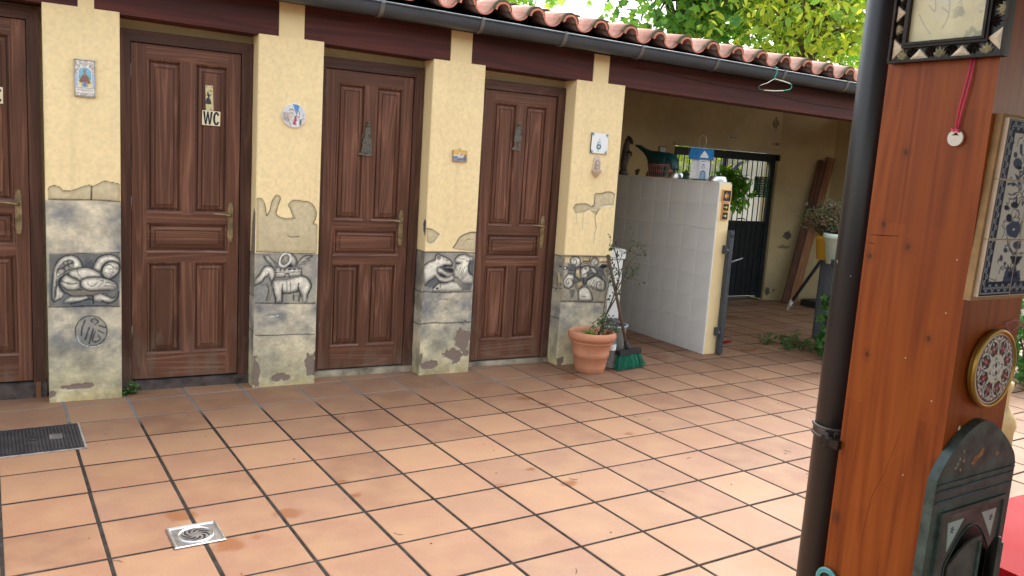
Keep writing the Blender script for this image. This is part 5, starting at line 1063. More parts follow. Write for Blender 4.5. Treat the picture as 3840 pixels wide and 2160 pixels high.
# --- planks, poles and planters in the right corner ------------------------------------------------------
def plank(label, a, b, wd, tk, mat, ax):
    a, b = Vector(a), Vector(b); d = (b-a); ln = d.length; d.normalize(); ax = Vector(ax); ax = (ax-d*ax.dot(d)).normalized(); n_ = d.cross(ax)
    t = thing('wooden_plank', label, 'plank', tuple(a), 0, 'planks leaning in the shed corner')
    M0 = Matrix((( ax.x, n_.x, d.x, a.x), (ax.y, n_.y, d.y, a.y), (ax.z, n_.z, d.z, a.z), (0, 0, 0, 1)))
    bm = B(); box(bm, -wd/2, wd/2, -tk/2, tk/2, 0, ln); o = mk('board', bm, mat, None, .002); o.parent = t; o.matrix_local = Matrix.Translation(a).inverted() @ M0
plank('long light brown plank leaning in the corner, front of the stack', (8.42, 1.96, .01), (8.86, 2.0, 1.84), .10, .03, m_raw, (1, -.5, 0))
plank('dark reddish plank leaning behind the light one, upper end furthest left', (8.36, 2.01, .01), (8.76, 2.03, 1.80), .11, .025, m_rawd, (1, -.5, 0))
pass
t = thing('upright_mop', 'silver mop handle standing on its end with dark green head up', 'mop', (8.78, 1.9, 0))
bm = B(); tube(bm, [(8.80, 1.80, .02), (8.68, 1.84, .98)], .014, 10); mk('metal_handle', bm, m_steel, t)
bm = B(); tube(bm, [(8.745, 1.818, .47), (8.737, 1.822, .53)], .018, 10); mk('joint_sleeve', bm, m_black, t)
bm = B(); box(bm, 8.58, 8.78, 1.82, 1.88, .98, 1.24); mk('mop_head', bm, plain('dark_green_head', (.01, .045, .04), .8), t, .02, 2)
t = thing('leaning_pole', 'dark blue-grey pole with white hooked grip leaning to the right', 'pole', (7.95, 1.60, 0))
bm = B(); tube(bm, [(7.94, 1.555, .105), (7.86, 1.00, .86), (7.845, .93, .95)], .019, 10); mk('pole_tube', bm, plain('blue_grey_tube', (.035, .06, .08), .4), t)
bm = B(); tube(bm, [(7.955, 1.60, .030), (7.938, 1.54, .135)], [.018, .024], 10)
tube(bm, [(7.953+.016*math.cos(a), 1.602, .026+.016*math.sin(a)) for a in np.linspace(0, 2*PI, 13)], .006, 6); mk('white_grip', bm, m_white, t)
t = thing('black_crate', 'low black crate on the floor in the shed corner', 'crate', (8.62, 1.78, 0))
bm = B(); box(bm, 8.45, 8.85, 1.62, 1.86, .004, .075); box(bm, 8.47, 8.83, 1.64, 1.84, .075, .085); mk('crate_body', bm, m_black, t, .01, 2)
# peeled patches of plaster on the old wall
Wd = Vector((.67, -.28, 0)).normalized(); Wn = Vector((-.28, -.67, 0)).normalized()
WM = Matrix(((Wd.x, 0, Wn.x, 8.26), (Wd.y, 0, Wn.y, 2.30), (0, 1, 0, 0), (0, 0, 0, 1)))
rp = random.Random(4)
def peelpatch(s, z, rx, rz, M, mat, out=.0008):
    pp = [(s+rx*math.cos(a)*rp.uniform(.55, 1.2), z+rz*math.sin(a)*rp.uniform(.55, 1.2)) for a in np.linspace(0, 2*PI, 15)[:-1]]; pp = [(float(u_), float(v_)) for u_, v_ in crom(pp+[pp[0]], 3)][:-1]
    bm = B(); prism(bm, pp, M, 0, out); mk('peeled_patch', bm, mat, bld)
m_peel = plain('bare_grey_render', (.10, .085, .065), .95, 0, .3, 30, .4, 70); m_peel2 = plain('damp_stain', (.21, .165, .085), .95, 0, .4, 14)
for (s, z, rx, rz, mt_) in ((.23, .845, .07, .055, m_peel), (.045, .11, .035, .06, m_peel), (.13, .13, .02, .015, m_peel), (.20, .69, .10, .03, m_peel2), (.40, .12, .02, .04, m_peel)): peelpatch(s, z, rx, rz, WM, mt_)
BMx = wallM(0, 2.2995, 0)
for (x, z, rx, rz) in ((8.15, 2.22, .05, .07), (8.20, 1.97, .07, .02)): peelpatch(x, z, rx, rz, BMx, m_peel2)
# open iron gate leaf with planters
a0, a1 = Vector((6.73, .165, 0)), Vector((5.86, -.80, 0)); dd = (a1-a0).normalized(); nn_ = Vector((-dd.y, dd.x, 0))
leaf = thing('open_gate_leaf', 'dark iron barred gate leaf standing open beside the planters', 'gate', tuple(a0))
ang = math.atan2(dd.y, dd.x); LM = Matrix.Translation(a0) @ Matrix.Rotation(ang, 4, 'Z'); ln = (a1-a0).length
def lb(name, x0, x1, z0, z1, th_=.02): bm = B(); box(bm, x0, x1, -th_, th_, z0, z1, M=LM); return mk(name, bm, m_irong, leaf, .003)
lb('stile', 0, .05, .045, .86, .022); lb('stile', ln-.05, ln, .045, .86, .022); lb('top_rail', .05, ln-.05, .81, .86); lb('bottom_rail', .05, ln-.05, .045, .10)
for k in range(15): x = lerp(.10, ln-.10, k/14); lb('bar', x-.009, x+.009, .10, .81, .008)
def planter(label, mat, s, off, z0, h, r0, r1):
    p = a0+dd*s+nn_*off; t = thing('planter', label, 'planter', (p.x, p.y, z0))
    bm = B(); lathe(bm, [(0, 0), (r0, 0), (r1*.97, h-.045), (r1*1.06, h-.045), (r1*1.08, h-.002), (r1*1.02, h), (r1*.98, h-.02), (0, h-.025)], 28, c=(p.x, p.y, z0)); mk('pot', bm, mat, t)
    bm = B(); lathe(bm, [(0, 0), (r1*.93, 0), (r1*.93, .004), (0, .008)], 20, c=(p.x, p.y, z0+h-.022)); mk('soil', bm, m_soil, t)
    return p
p1 = planter('yellow plastic planter hooked over the gate leaf, behind the pale one', m_yel, .16, .00, .815, .235, .085, .115)
p2 = planter('pale green white planter on the gate leaf, nearest the downpipe', m_pale, .52, .045, .815, .27, .095, .135)
t = thing('planter_stand', 'dark slatted stand under the planters behind the gate leaf', 'stand', (p1.x, p1.y, 0))
for k in range(5):
    bm = B(); x = -.16+.16*k; box(bm, x-.045, x+.045, .26, .30, .0, .80, M=LM); mk('slat', bm, m_irong, t, .004)
bm = B(); box(bm, -.22, .60, .06, .30, .785, .812, M=LM); mk('shelf', bm, m_irong, t, .003)
t = thing('dried_geranium', 'half-dried bushy plant with reddish stalks above the yellow planter', 'plant', (p1.x, p1.y, 1.03))
items = []; bm = B(); c = a0+dd*.30+nn_*.03+Vector((0, 0, 1.19))
for k in range(150):
    d = rv3(); d.z = abs(d.z)*.9-.15; tip = c+Vector((d.x*.30, d.y*.30, d.z*.22)); b0 = Vector((lerp(p1.x, p2.x, random.random()), lerp(p1.y, p2.y, random.random()), 1.05))
    pts = [b0.lerp(tip, s)+rv3()*.012 for s in (0, .4, .75, 1)]; tube(bm, pts, [.003, .002, .0015, .001], 4)
    for s in range(15): items.append((b0.lerp(tip, random.uniform(.2, 1.05))+rv3()*.035, rv3(), rv3(), random.uniform(.022, .045)))
mk('stalks', bm, plain('red_brown_stalk', (.17, .07, .045), .8), t); leafmesh('leaves', items, m_leaf_dry, t)
t = thing('trailing_vine', 'green vine trailing down through the iron gate leaf', 'plant', (6.1, -.4, .0))
items = []; bm = B()
for k in range(5):
    p0 = a0+dd*random.uniform(.60, .80)+nn_*random.uniform(-.04, .03)+Vector((0, 0, random.uniform(.25, .75))); pts = branchpts(p0, (0, 0, -1), .5, 6, .3); pts = [p for p in pts if p.z > .03]
    if len(pts) > 1: tube(bm, pts, .003, 5)
    for p in pts:
        for s in range(6): items.append((p+rv3()*.04, rv3(), rv3()+Vector((-.5, -1, .4)), random.uniform(.05, .085)))
mk('stems', bm, m_stem, t); leafmesh('leaves', items, m_leaf_weed, t, 'maple')
t = thing('floor_weeds', 'clump of dark green weeds growing from the floor joint by the gate leaf', 'weed', (6.25, .0, 0))
items = []; bm = B()
for k in range(34):
    p0 = Vector((random.uniform(6.05, 6.45), random.uniform(-.20, .22), .004)); pts = branchpts(p0, (random.uniform(-.8, .8), random.uniform(-.6, .6), .7), random.uniform(.06, .13), 3, .3); tube(bm, pts, .002, 4)
    for s in range(7): items.append((random.choice(pts)+rv3()*.02, rv3(), rv3()+Vector((0, 0, 1)), random.uniform(.02, .045)))
items = [(Vector((p.x, p.y, max(p.z, .015))), d, n_, s) for p, d, n_, s in items]
mk('stems', bm, m_stem, t); leafmesh('leaves', items, m_leaf_weed, t)
bm = B(); tube(bm, [(6.55, .42, .012), (6.62, .25, .014), (6.48, .14, .012), (6.38, .02, .02)], .006, 6); setp(mk('fallen_stick', bm, m_stem), 'thin curved dry stick on the shed floor by the weeds', 'stick')
t = thing('doorway_weed', 'small bright green weed at the foot of the left pillar and WC door', 'weed', (.68, .06, 0))
items = []; bm = B()
for k in range(26):
    p0 = Vector((random.uniform(.64, .71), random.uniform(.02, .12), .004)); pts = branchpts(p0, (random.uniform(-.3, 1), random.uniform(-1, .1), 1.1), random.uniform(.04, .10), 3, .25); tube(bm, pts, .0016, 4)
    for s in range(5): items.append((random.choice(pts)+rv3()*.010, rv3(), rv3()+Vector((0, -.6, 1)), random.uniform(.012, .024)))
items = [(Vector((p.x, p.y, max(p.z, .01))), d, n_, s) for p, d, n_, s in items]
mk('stems', bm, m_stem, t); leafmesh('leaves', items, m_leaf_weed, t)

# --- pot, rose, broom, bucket, bottle, cabinet ------------------------------------------------------------
PX, PY = 3.838, -.208
t = thing('terracotta_pot', 'large terracotta flower pot with rolled rim on the tiles', 'flower pot', (PX, PY, 0))
prof = [(0, .0), (.120, .0), (.126, .006), (.131, .030), (.134, .034), (.1345, .040), (.150, .128), (.1555, .131), (.1565, .136), (.153, .141), (.1585, .145), (.1590, .150), (.1555, .155), (.172, .232), (.1795, .236), (.181, .244), (.178, .250), (.186, .252), (.189, .262), (.1995, .266), (.207, .276), (.2095, .292), (.207, .308), (.199, .320), (.188, .325), (.178, .321), (.172, .308), (.168, .285), (.164, .262), (0, .258)]
bm = B(); lathe(bm, [(a*.88, b*.955) for a, b in prof], 56, c=(PX, PY, 0)); mk('pot_body', bm, m_terra, t)
bm = B(); lathe(bm, [(0, .006), (.08, .004), (.146, 0)], 24, c=(PX, PY, .254)); mk('soil', bm, m_soil, t)
t = thing('rose_bush', 'leggy rose bush with sparse leaves growing out of the terracotta pot', 'rose bush', (PX, PY, .27))
bm = B(); items = []; PX, PY = 3.815, -.235
def rose(pts, r0, leaves, twigs=2):
    pts = [Vector(p) for p in crom(pts, 3)]; n = len(pts); tube(bm, pts, [lerp(r0, r0*.35, k/n) for k in range(n)], 6)
    for k in range(leaves):
        p = pts[random.randrange(n//3, n)]; d = rv3(); q = p+d*.03
        for s in (-1, 0, 1): items.append((q+d*.018*s+rv3()*.006, d.cross(rv3()), rv3()+Vector((0, -.5, 1)), random.uniform(.018, .034)))
    for k in range(twigs):
        p = pts[random.randrange(n//3, n-1)]; q = branchpts(p, rv3()+Vector((.4, 0, .8)), random.uniform(.07, .16), 4, .25); tube(bm, q, [.0028, .0022, .0018, .0014, .001], 5)
        for s in range(5): items.append((q[-1-s % 3]+rv3()*.012, rv3(), rv3()+Vector((0, -.5, 1)), random.uniform(.018, .030)))
rose([(PX+.06, PY, .27), (PX+.13, PY+.02, .42), (PX+.20, PY+.03, .58), (PX+.24, PY+.04, .72), (PX+.21, PY+.05, .86), (PX+.16, PY+.05, .97)], .008, 16, 5)
rose([(PX+.13, PY+.02, .42), (PX+.26, PY+.05, .60), (PX+.33, PY+.05, .70), (PX+.44, PY+.05, .78)], .006, 7, 4)
rose([(PX+.20, PY+.03, .58), (PX+.29, PY+.03, .74), (PX+.33, PY+.02, .85), (PX+.48, PY+.02, .93)], .005, 6, 4)
rose([(PX+.20, PY+.03, .60), (PX+.26, PY+.03, .80), (PX+.31, PY+.03, .93), (PX+.38, PY+.02, .98)], .004, 8, 3)
rose([(PX+.09, PY, .34), (PX+.08, PY-.02, .50), (PX+.10, PY-.02, .66), (PX+.15, PY, .80)], .004, 8, 3)
rose([(PX+.05, PY, .27), (PX+.02, PY-.05, .32), (PX-.06, PY-.08, .39), (PX-.10, PY-.08, .40)], .003, 4, 1)
rose([(PX+.05, PY, .27), (PX+.06, PY-.06, .34), (PX+.05, PY-.07, .40)], .003, 9, 3)
rose([(PX+.06, PY, .27), (PX+.13, PY-.06, .31), (PX+.17, PY-.07, .34)], .003, 8, 3)
rose([(PX+.06, PY, .28), (PX+.10, PY-.02, .35), (PX+.13, PY-.01, .40)], .003, 9, 3)
mk('branches', bm, m_stem, t); leafmesh('leaves', items, m_leaf_rose, t)
t = thing('pot_weed', 'tuft of bright green seedlings inside the terracotta pot', 'weed', (PX-.05, PY, .27))
leafmesh('leaves', [(Vector((PX-.05+random.gauss(0, .028), PY-.03+random.gauss(0, .025), .275+random.uniform(0, .035))), rv3(), rv3()+Vector((0, -.4, 1)), random.uniform(.02, .036)) for k in range(70)], m_leaf_basil, t)
# broom
t = thing('broom', 'broom with dark wooden stick and spread green bristles by the pot', 'broom', (4.17, -.28, 0))
hb = Vector((4.185, -.205, .155)); tp = Vector((4.075, .0, .86))
bm = B(); tube(bm, [hb+Vector((0, 0, -.01)), hb.lerp(tp, .5), tp], .0125, 10); mk('stick', bm, m_stick, t)
bm = B(); tube(bm, [hb+(tp-hb).normalized()*-.035, hb+(tp-hb).normalized()*.06], [.026, .018], 12); mk('socket', bm, m_black, t)
ax = Vector((.93, .20, .0)).normalized()
def bp(s, z, o=0): return Vector((4.19, -.215, 0))+ax*s+Vector((.02*o, -.10*o, z))
bm = B(); vs = box(bm, -.125, .125, -.026, .026, 0, .036)
for v in vs: p = bp(v.co.x, .112+v.co.z); v.co = p+Vector((-.2*v.co.y, v.co.y, 0))
mk('broom_head', bm, m_black, t, .008, 2)
bm = B(); rb = random.Random(9)
for k in range(620):
    s = rb.uniform(-.118, .118); o_ = rb.uniform(-1, 1); top = bp(s, .115)+Vector((0, o_*.02, 0)); flare = s*.40; 
    bot = bp(s+flare+rb.gauss(0, .004), .0)+Vector((0, o_*.035-.035, rb.uniform(.003, .016)+.02*(s > .1)*rb.random()))
    mid = top.lerp(bot, .5)+Vector((rb.gauss(0, .003), rb.gauss(0, .003), 0)); tube(bm, [top, mid, bot], [.0018, .0016, .0010], 3, cap=False)
mk('bristles', bm, m_green_bris, t)
# bucket with rag
BX, BY = 4.205, .03
t = thing('grey_bucket', 'tall pale grey bucket behind the terracotta pot', 'bucket', (BX, BY, 0))
bm = B(); lathe(bm, [(0, 0), (.085, 0), (.112, .285), (.120, .288), (.121, .300), (.113, .300), (.108, .285), (.083, .012), (0, .012)], 32, c=(BX, BY, 0)); mk('bucket_body', bm, m_greyp, t)
t = thing('crumpled_rag', 'crumpled dark rag stuffed in the top of the grey bucket', 'rag', (BX, BY, .27))
bm = B(); bmesh.ops.create_icosphere(bm, subdivisions=4, radius=1)
for v in bm.verts:
    n_ = mnoise.noise(v.co*2.3)*.55+mnoise.noise(v.co*6)*.22; c = v.co*(1+n_); v.co = Vector((BX-.015+c.x*.085, BY-.01+c.y*.08, .305+c.z*.035))
mk('cloth', bm, plain('dark_rag_cloth', (.10, .085, .085), .95, 0, .6, 25, .5, 60), t, smooth='all')
t = thing('water_bottle', 'clear plastic water bottle with white label between pot and bucket', 'bottle', (4.055, -.17, 0))
mg, n, b = nodes('clear_bottle_plastic'); b.inputs['Base Color'].default_value = (.85, .9, .92, 1); b.inputs['Roughness'].default_value = .08; b.inputs['Transmission Weight'].default_value = .85; b.inputs['IOR'].default_value = 1.2
bm = B(); pr = [(0, .002), (.030, .0), (.036, .008)]
for k in range(7): z = .018+k*.017; pr += [(.0375, z), (.0345, z+.005), (.0375, z+.010)]
pr += [(.037, .20), (.030, .235), (.014, .262), (.014, .285), (0, .286)]; lathe(bm, pr, 24, c=(4.055, -.17, 0)); mk('bottle_body', bm, mg, t)
bm = B(); lathe(bm, [(.0382, .142), (.0382, .190)], 24, c=(4.055, -.17, 0)); mk('label_band', bm, m_white, t)
bm = B(); lathe(bm, [(.0157, .262), (.0157, .284), (0, .285)], 16, c=(4.055, -.17, 0)); mk('cap', bm, m_blue, t)
t = thing('white_cabinet', 'white cupboard standing behind the right pillar in the nook', 'cabinet', (4.32, .42, 0))
bm = B(); box(bm, 4.135, 4.50, .36, .85, .02, .775); mk('cabinet_body', bm, m_white, t, .006, 2)
bm = B(); box(bm, 4.12, 4.515, .345, .865, .782, .862); mk('cabinet_top', bm, m_white, t, .012, 2)
for z0, z1 in ((.05, .27), (.28, .52), (.53, .765)): bm = B(); box(bm, 4.145, 4.49, .350, .3595, z0, z1); mk('drawer_front', bm, m_white, t, .004)

# --- coat hanger on the gutter -------------------------------------------------------------------------
t = thing('coat_hanger', 'green and white plastic coated hanger hooked on the gutter bracket', 'hanger', (5.43, -.24, 2.30))
m_hg = plain('mint_green_coat', (.02, .42, .28), .4); m_hw = plain('worn_cream_coat', (.74, .70, .56), .5); m_hd = plain('dark_green_coat', (.02, .12, .08), .5)
Yh = -.228
bm = B(); tube(bm, [(5.415, -.200, 2.412), (5.424, -.222, 2.424), (5.436, Yh-.008, 2.415), (5.434, Yh-.008, 2.38), (5.424, Yh, 2.345), (5.423, Yh, 2.327)], .0035, 7); mk('hook', bm, m_hg, t)
bm = B(); tube(bm, [(5.423, Yh, 2.330), (5.52, Yh-.01, 2.318), (5.585, Yh-.015, 2.308)], .0040, 7); mk('arm', bm, m_hw, t)
bm = B(); tube(bm, [(5.423, Yh, 2.330), (5.345, Yh, 2.288), (5.275, Yh, 2.263)], .0028, 7); mk('arm', bm, m_hw, t)
bm = B(); tube(bm, crom([(5.585, Yh-.015, 2.308), (5.605, Yh-.015, 2.298), (5.610, Yh-.013, 2.280), (5.595, Yh-.010, 2.262), (5.53, Yh-.005, 2.246)], 3), .0038, 7); mk('end_curve', bm, m_hg, t)
bm = B(); tube(bm, [(5.53, Yh-.005, 2.246), (5.44, Yh, 2.235), (5.32, Yh, 2.229)], .0038, 7); mk('lower_bar', bm, m_hw, t)
bm = B(); tube(bm, crom([(5.275, Yh, 2.263), (5.258, Yh, 2.250), (5.262, Yh, 2.236), (5.285, Yh, 2.230), (5.32, Yh, 2.229)], 3), .0030, 7); mk('end_curve', bm, m_hd, t)

# --- floor drain and inspection cover ---------------------------------------------------------------------
dx, dy = tw(.642, -1.255)
t = thing('floor_drain', 'square stainless steel floor drain with swirling slots', 'drain', (dx, dy, 0), A)
MD = Matrix.Translation((dx, dy, 0)) @ Matrix.Rotation(A, 4, 'Z'); h = .094
bm = B(); rings = []
for hh, z in ((h, .001), (h, .005), (h-.004, .0065), (h-.010, .0055), (h-.013, .002), (h-.020, .002)):
    rings.append([bm.verts.new(MD @ Vector((sx*hh, sy*hh, z))) for sx, sy in ((-1, -1), (1, -1), (1, 1), (-1, 1))])
for a, b in zip(rings, rings[1:]):
    for k in range(4): bm.faces.new((a[k], a[(k+1) % 4], b[(k+1) % 4], b[k]))
mk('drain_frame', bm, m_steel, t)
bm = B(); n = 180; R1 = .060
def cring(R_i, z): return [bm.verts.new(MD @ Vector((R_i*math.cos(2*PI*k/n), R_i*math.sin(2*PI*k/n), z))) for k in range(n)]
h2 = h-.0135; sq = []
for k in range(n):
    a = 2*PI*k/n; c, s = math.cos(a), math.sin(a); m_ = max(abs(c), abs(s)); sq.append(bm.verts.new(MD @ Vector((h2*c/m_, h2*s/m_, .0022))))
rings = [sq, cring(.068, .0030), cring(.064, .0062), cring(R1, .0040)]
for a, b in zip(rings, rings[1:]):
    for k in range(n): bm.faces.new((a[k], a[(k+1) % n], b[(k+1) % n], b[k]))
RR = [R1]+[lerp(.053, .021, i/14) for i in range(15)]+[.016]; rings = [rings[-1]]+[cring(x, .0040) for x in RR[1:]]
for j, (a, b) in enumerate(zip(rings, rings[1:])):
    f_ = (j-1)/14; wid = 10.5*math.sin(PI*min(1, max(0, f_+.04)))**.5 if 1 <= j <= 14 else 0
    for k in range(n):
        kk = (k-int(j*1.9)) % 20
        if kk < wid: continue
        bm.faces.new((a[k], a[(k+1) % n], b[(k+1) % n], b[k]))
bm.faces.new(rings[-1]); mk('drain_grate', bm, m_steel, t)
bm = B(); box(bm, -.06, .06, -.06, .06, .0006, .0012, M=MD); mk('drain_cavity', bm, m_black, t)
cx, cy = tw(.148, .112)
t = thing('inspection_cover', 'dark ribbed cast iron inspection cover set in the tiles', 'manhole cover', (cx, cy, 0), A)
m_cast = plain('dark_cast_iron', (.040, .036, .038), .62, .2, .35, 12, .6, 60); MC = Matrix.Translation((cx, cy, 0)) @ Matrix.Rotation(A, 4, 'Z')
bm = B(); box(bm, -.226, .226, -.206, .206, .0008, .0045, M=MC); mk('cover_frame', bm, plain('frame_mortar', (.30, .27, .24), .9, 0, .4, 20), t, .001)
bm = B(); box(bm, -.216, .216, -.196, .196, .0045, .007, M=MC); mk('cover_plate', bm, m_cast, t, .001)
bm = B()
for k in range(27):
    x = -.205+.410*k/26
    segs = [(-.188, .188)]
    if -.03 < x < .02: segs = [(-.188, -.055), (.03, .188)]
    if .075 < x < .135: segs = [(-.188, -.035), (.05, .188)]
    if x < -.16: segs = [(-.188, -.09), (.07, .188)]
    for a_, b_ in segs: box(bm, x-.0045, x+.0045, a_, b_, .007, .0105, M=MC)
mk('ribs', bm, m_cast, t, .0008)
bm = B(); box(bm, .076, .134, -.032, .047, .007, .0098, M=MC); mk('name_boss', bm, plain('worn_boss', (.13, .115, .105), .7, .1, .4, 40), t, .006, 2)
bm = B(); box(bm, -.028, .020, -.005, .008, .007, .0078, M=MC); mk('lifting_slot', bm, m_black, t)
bm = B(); tube(bm, [MC @ Vector(p) for p in ((-.026, -.016, .009), (.020, -.016, .011))], .0035, 6); mk('lifting_bar', bm, m_cast, t)
# --- litter: bits of leaf and twig on the tiles
V_ = B(); rl = random.Random(31)
for k in range(95):
    x, y = rl.uniform(-.3, 5.2), rl.uniform(-3.0, -.05); a = rl.uniform(0, 2*PI); l = rl.choice((.004, .005, .006, .022)); c = Vector((x, y, .0022)); d = Vector((math.cos(a), math.sin(a), 0))
    tube(V_, [c-d*l, c+Vector((d.y, -d.x, .004))*l*.25, c+d*l], [.0009, .0018 if l < .01 else .0012, .0008], 4)
o = mk('leaf_litter', V_, plain('dry_litter', (.09, .045, .03), .8, 0, .6, 40)); setp(o, 'scattered specks and twigs on the courtyard tiles', 'debris', kind='stuff')

# ================================================================== the porch post and what hangs on it
PC = Vector((1.644, -4.358, 0)); PPHI = math.radians(3.5); PW = .200
PM = Matrix.Translation(PC) @ Matrix.Rotation(PPHI, 4, 'Z')
FL = PM @ Matrix(((0, 0, -1, 0), (-1, 0, 0, 0), (0, 1, 0, 0), (0, 0, 0, 1)))     # left face: a = towards viewer's right, b = up, c = out
FR = PM @ Matrix(((1, 0, 0, 0), (0, 0, -1, 0), (0, 1, 0, 0), (0, 0, 0, 1)))      # right face
KNOTS = [(1.6356, -4.2154, 1.5753), (1.6373, -4.2435, 1.4054), (1.6411, -4.3057, 1.2491), (1.6341, -4.1912, 1.1943), (1.6438, -4.3508, 1.027), (1.6341, -4.1908, 1.4419), (1.6328, -4.1708, 1.3806)]
def FLp(s, z, c): return FL @ Vector((-s, z, c))
def FRp(s, z, c): return FR @ Vector((s, z, c))
def postmat():
    m, n, b = nodes('glued_varnished_pine'); v = objc(n)
    sp = n.nodes.new('ShaderNodeSeparateXYZ'); L(n, v, sp.inputs[0])
    xy = M_(n, 'ADD', sp.outputs[0], sp.outputs[1])
    cb = n.nodes.new('ShaderNodeCombineXYZ'); L(n, sp.outputs[2], cb.inputs[0]); L(n, xy, cb.inputs[1])
    bk = n.nodes.new('ShaderNodeTexBrick'); bk.offset = .37; bk.inputs['Scale'].default_value = 1; bk.inputs['Mortar Size'].default_value = 0; bk.inputs['Brick Width'].default_value = .55; bk.inputs['Row Height'].default_value = .038
    bk.inputs['Color1'].default_value = (0, 0, 0, 1); bk.inputs['Color2'].default_value = (1, 1, 1, 1); L(n, cb.outputs[0], bk.inputs[0])
    vs = mapping(n, v, (1, 1, .07)); big = noise(n, vs, 9, 3, .5, .4); rings = M_(n, 'ABSOLUTE', M_(n, 'SUBTRACT', M_(n, 'FRACT', M_(n, 'MULTIPLY', big, 9)), .5))
    fine = noise(n, mapping(n, v, (1, 1, .03)), 120, 3)
    k = M_(n, 'ADD', M_(n, 'ADD', M_(n, 'MULTIPLY', rings, .55), M_(n, 'MULTIPLY', fine, .55)), M_(n, 'MULTIPLY', bk.outputs[0], .17))
    col = ramp(n, k, [(.15, (.15, .028, .006)), (.5, (.275, .060, .009)), (.9, (.36, .092, .014))])
    lo = noise(n, mapping(n, v, (1, 1, .4)), 4, 4); col = mixc(n, ramp(n, lo, [(.5, 0.0), (.75, .6)]), col, (.19, .040, .014))
    vo = n.nodes.new('ShaderNodeTexVoronoi'); vo.inputs['Scale'].default_value = 1; L(n, mapping(n, v, (5.5, 5.5, 3.2), (.33, .15, .27)), vo.inputs[0])
    kn = M_(n, 'ADD', vo.outputs['Distance'], M_(n, 'MULTIPLY', fine, .05)); col = mixc(n, ramp(n, kn, [(.055, .85), (.10, 0.0)]), col, (.055, .018, .010))
    pw = posn(n); kd = None
    for (kx, ky, kz) in KNOTS:
        mp = mapping(n, pw, (1, 1, .72), (-kx, -ky, -kz*.72)); ln = n.nodes.new('ShaderNodeVectorMath'); ln.operation = 'LENGTH'; L(n, mp, ln.inputs[0])
        kd = ln.outputs['Value'] if kd is None else M_(n, 'MINIMUM', kd, ln.outputs['Value'])
    kd = M_(n, 'ADD', kd, M_(n, 'MULTIPLY', M_(n, 'SUBTRACT', noise(n, pw, 150, 3), .5), .006))
    col = mixc(n, ramp(n, M_(n, 'MULTIPLY', kd, 20), [(.05, .8), (.10, .25), (.28, 0.0)]), col, (.045, .018, .008))
    L(n, col, b.inputs['Base Color']); b.inputs['Roughness'].default_value = .36; b.inputs['Coat Weight'].default_value = .05; b.inputs['Coat Roughness'].default_value = .3; b.inputs['Specular IOR Level'].default_value = .2
    bump(n, b, fine, .06, .001); return m
m_pine = postmat()
post = thing('porch_post', 'thick square varnished orange-brown wooden porch post in the foreground', 'post', tuple(PM @ Vector((.1, .1, 0))), PPHI)
bm = B(); box(bm, 0, PW, 0, PW, 0.12, 2.75, M=PM); mk('timber', bm, m_pine, post, .003, 2)
def crk(name, pts, rad):
    bm = B(); tube(bm, [FLp(s, z, .0) for s, z in pts], rad, 4); mk(name, bm, m_dark, post)
crk('crack', [(.193, 1.4205), (.17, 1.4215), (.15, 1.4225), (.134, 1.4245)], [.0003, .0009, .0007, .0002]); crk('crack', [(.196, 1.4045), (.186, 1.4050), (.180, 1.4040)], [.0004, .0008, .0002])
crk('crack', [(.080, 1.075), (.085, 1.045), (.100, .98), (.118, .93), (.126, .86), (.130, .79)], [.0001, .0003, .00025, .0004, .0003, .0001])
for s, z in ((.031, 1.140), (.028, 1.300), (.064, .99), (.022, 1.395), (.090, 1.205)):
    bm = B(); bmesh.ops.create_icosphere(bm, subdivisions=1, radius=.0016, matrix=Matrix.Translation(FLp(s, z, -.0006))); mk('chip', bm, m_ivory, post)
bm = B(); bmesh.ops.create_icosphere(bm, subdivisions=2, radius=1, matrix=Matrix.Translation(FRp(.047, 1.092, -.0008)) @ Matrix.Diagonal((.0045, .0016, .0075, 1))); mk('chip', bm, m_ivory, post)
bm = B(); box(bm, -.01, PW+.01, -.01, PW+.01, 0, .12, M=PM); mk('stone_foot', bm, m_stone, post, .006)
# small hung medallion low on the post
t = thing('turquoise_medallion', 'small round turquoise-rimmed medallion at the bottom edge of the photo', 'medallion', tuple(PM @ Vector((-.01, .186, .715))))
bm = B(); tube(bm, [FLp(.185+.0215*math.cos(a), .727+.0215*math.sin(a), .008) for a in np.linspace(0, 2*PI, 29)], .0035, 8, cap=False); tube(bm, [FLp(.185+.0165*math.cos(a), .727+.0165*math.sin(a), .010) for a in np.linspace(0, 2*PI, 29)], .0022, 8, cap=False); mk('rim', bm, plain('turquoise_glaze', (.12, .36, .36), .3), t)
bm = B(); prism(bm, [(-.185+.019*math.cos(a), .727+.019*math.sin(a)) for a in np.linspace(0, 2*PI, 25)[:-1]], FL, .001, .007); mk('disc', bm, m_black, t)
bm = B(); prism(bm, [(-.185+.009*math.cos(a)*(1+.2*math.cos(3*a)), .724+.007*math.sin(a)) for a in np.linspace(0, 2*PI, 17)[:-1]], FL, .007, .010); mk('emblem', bm, m_ivory, t, .001)
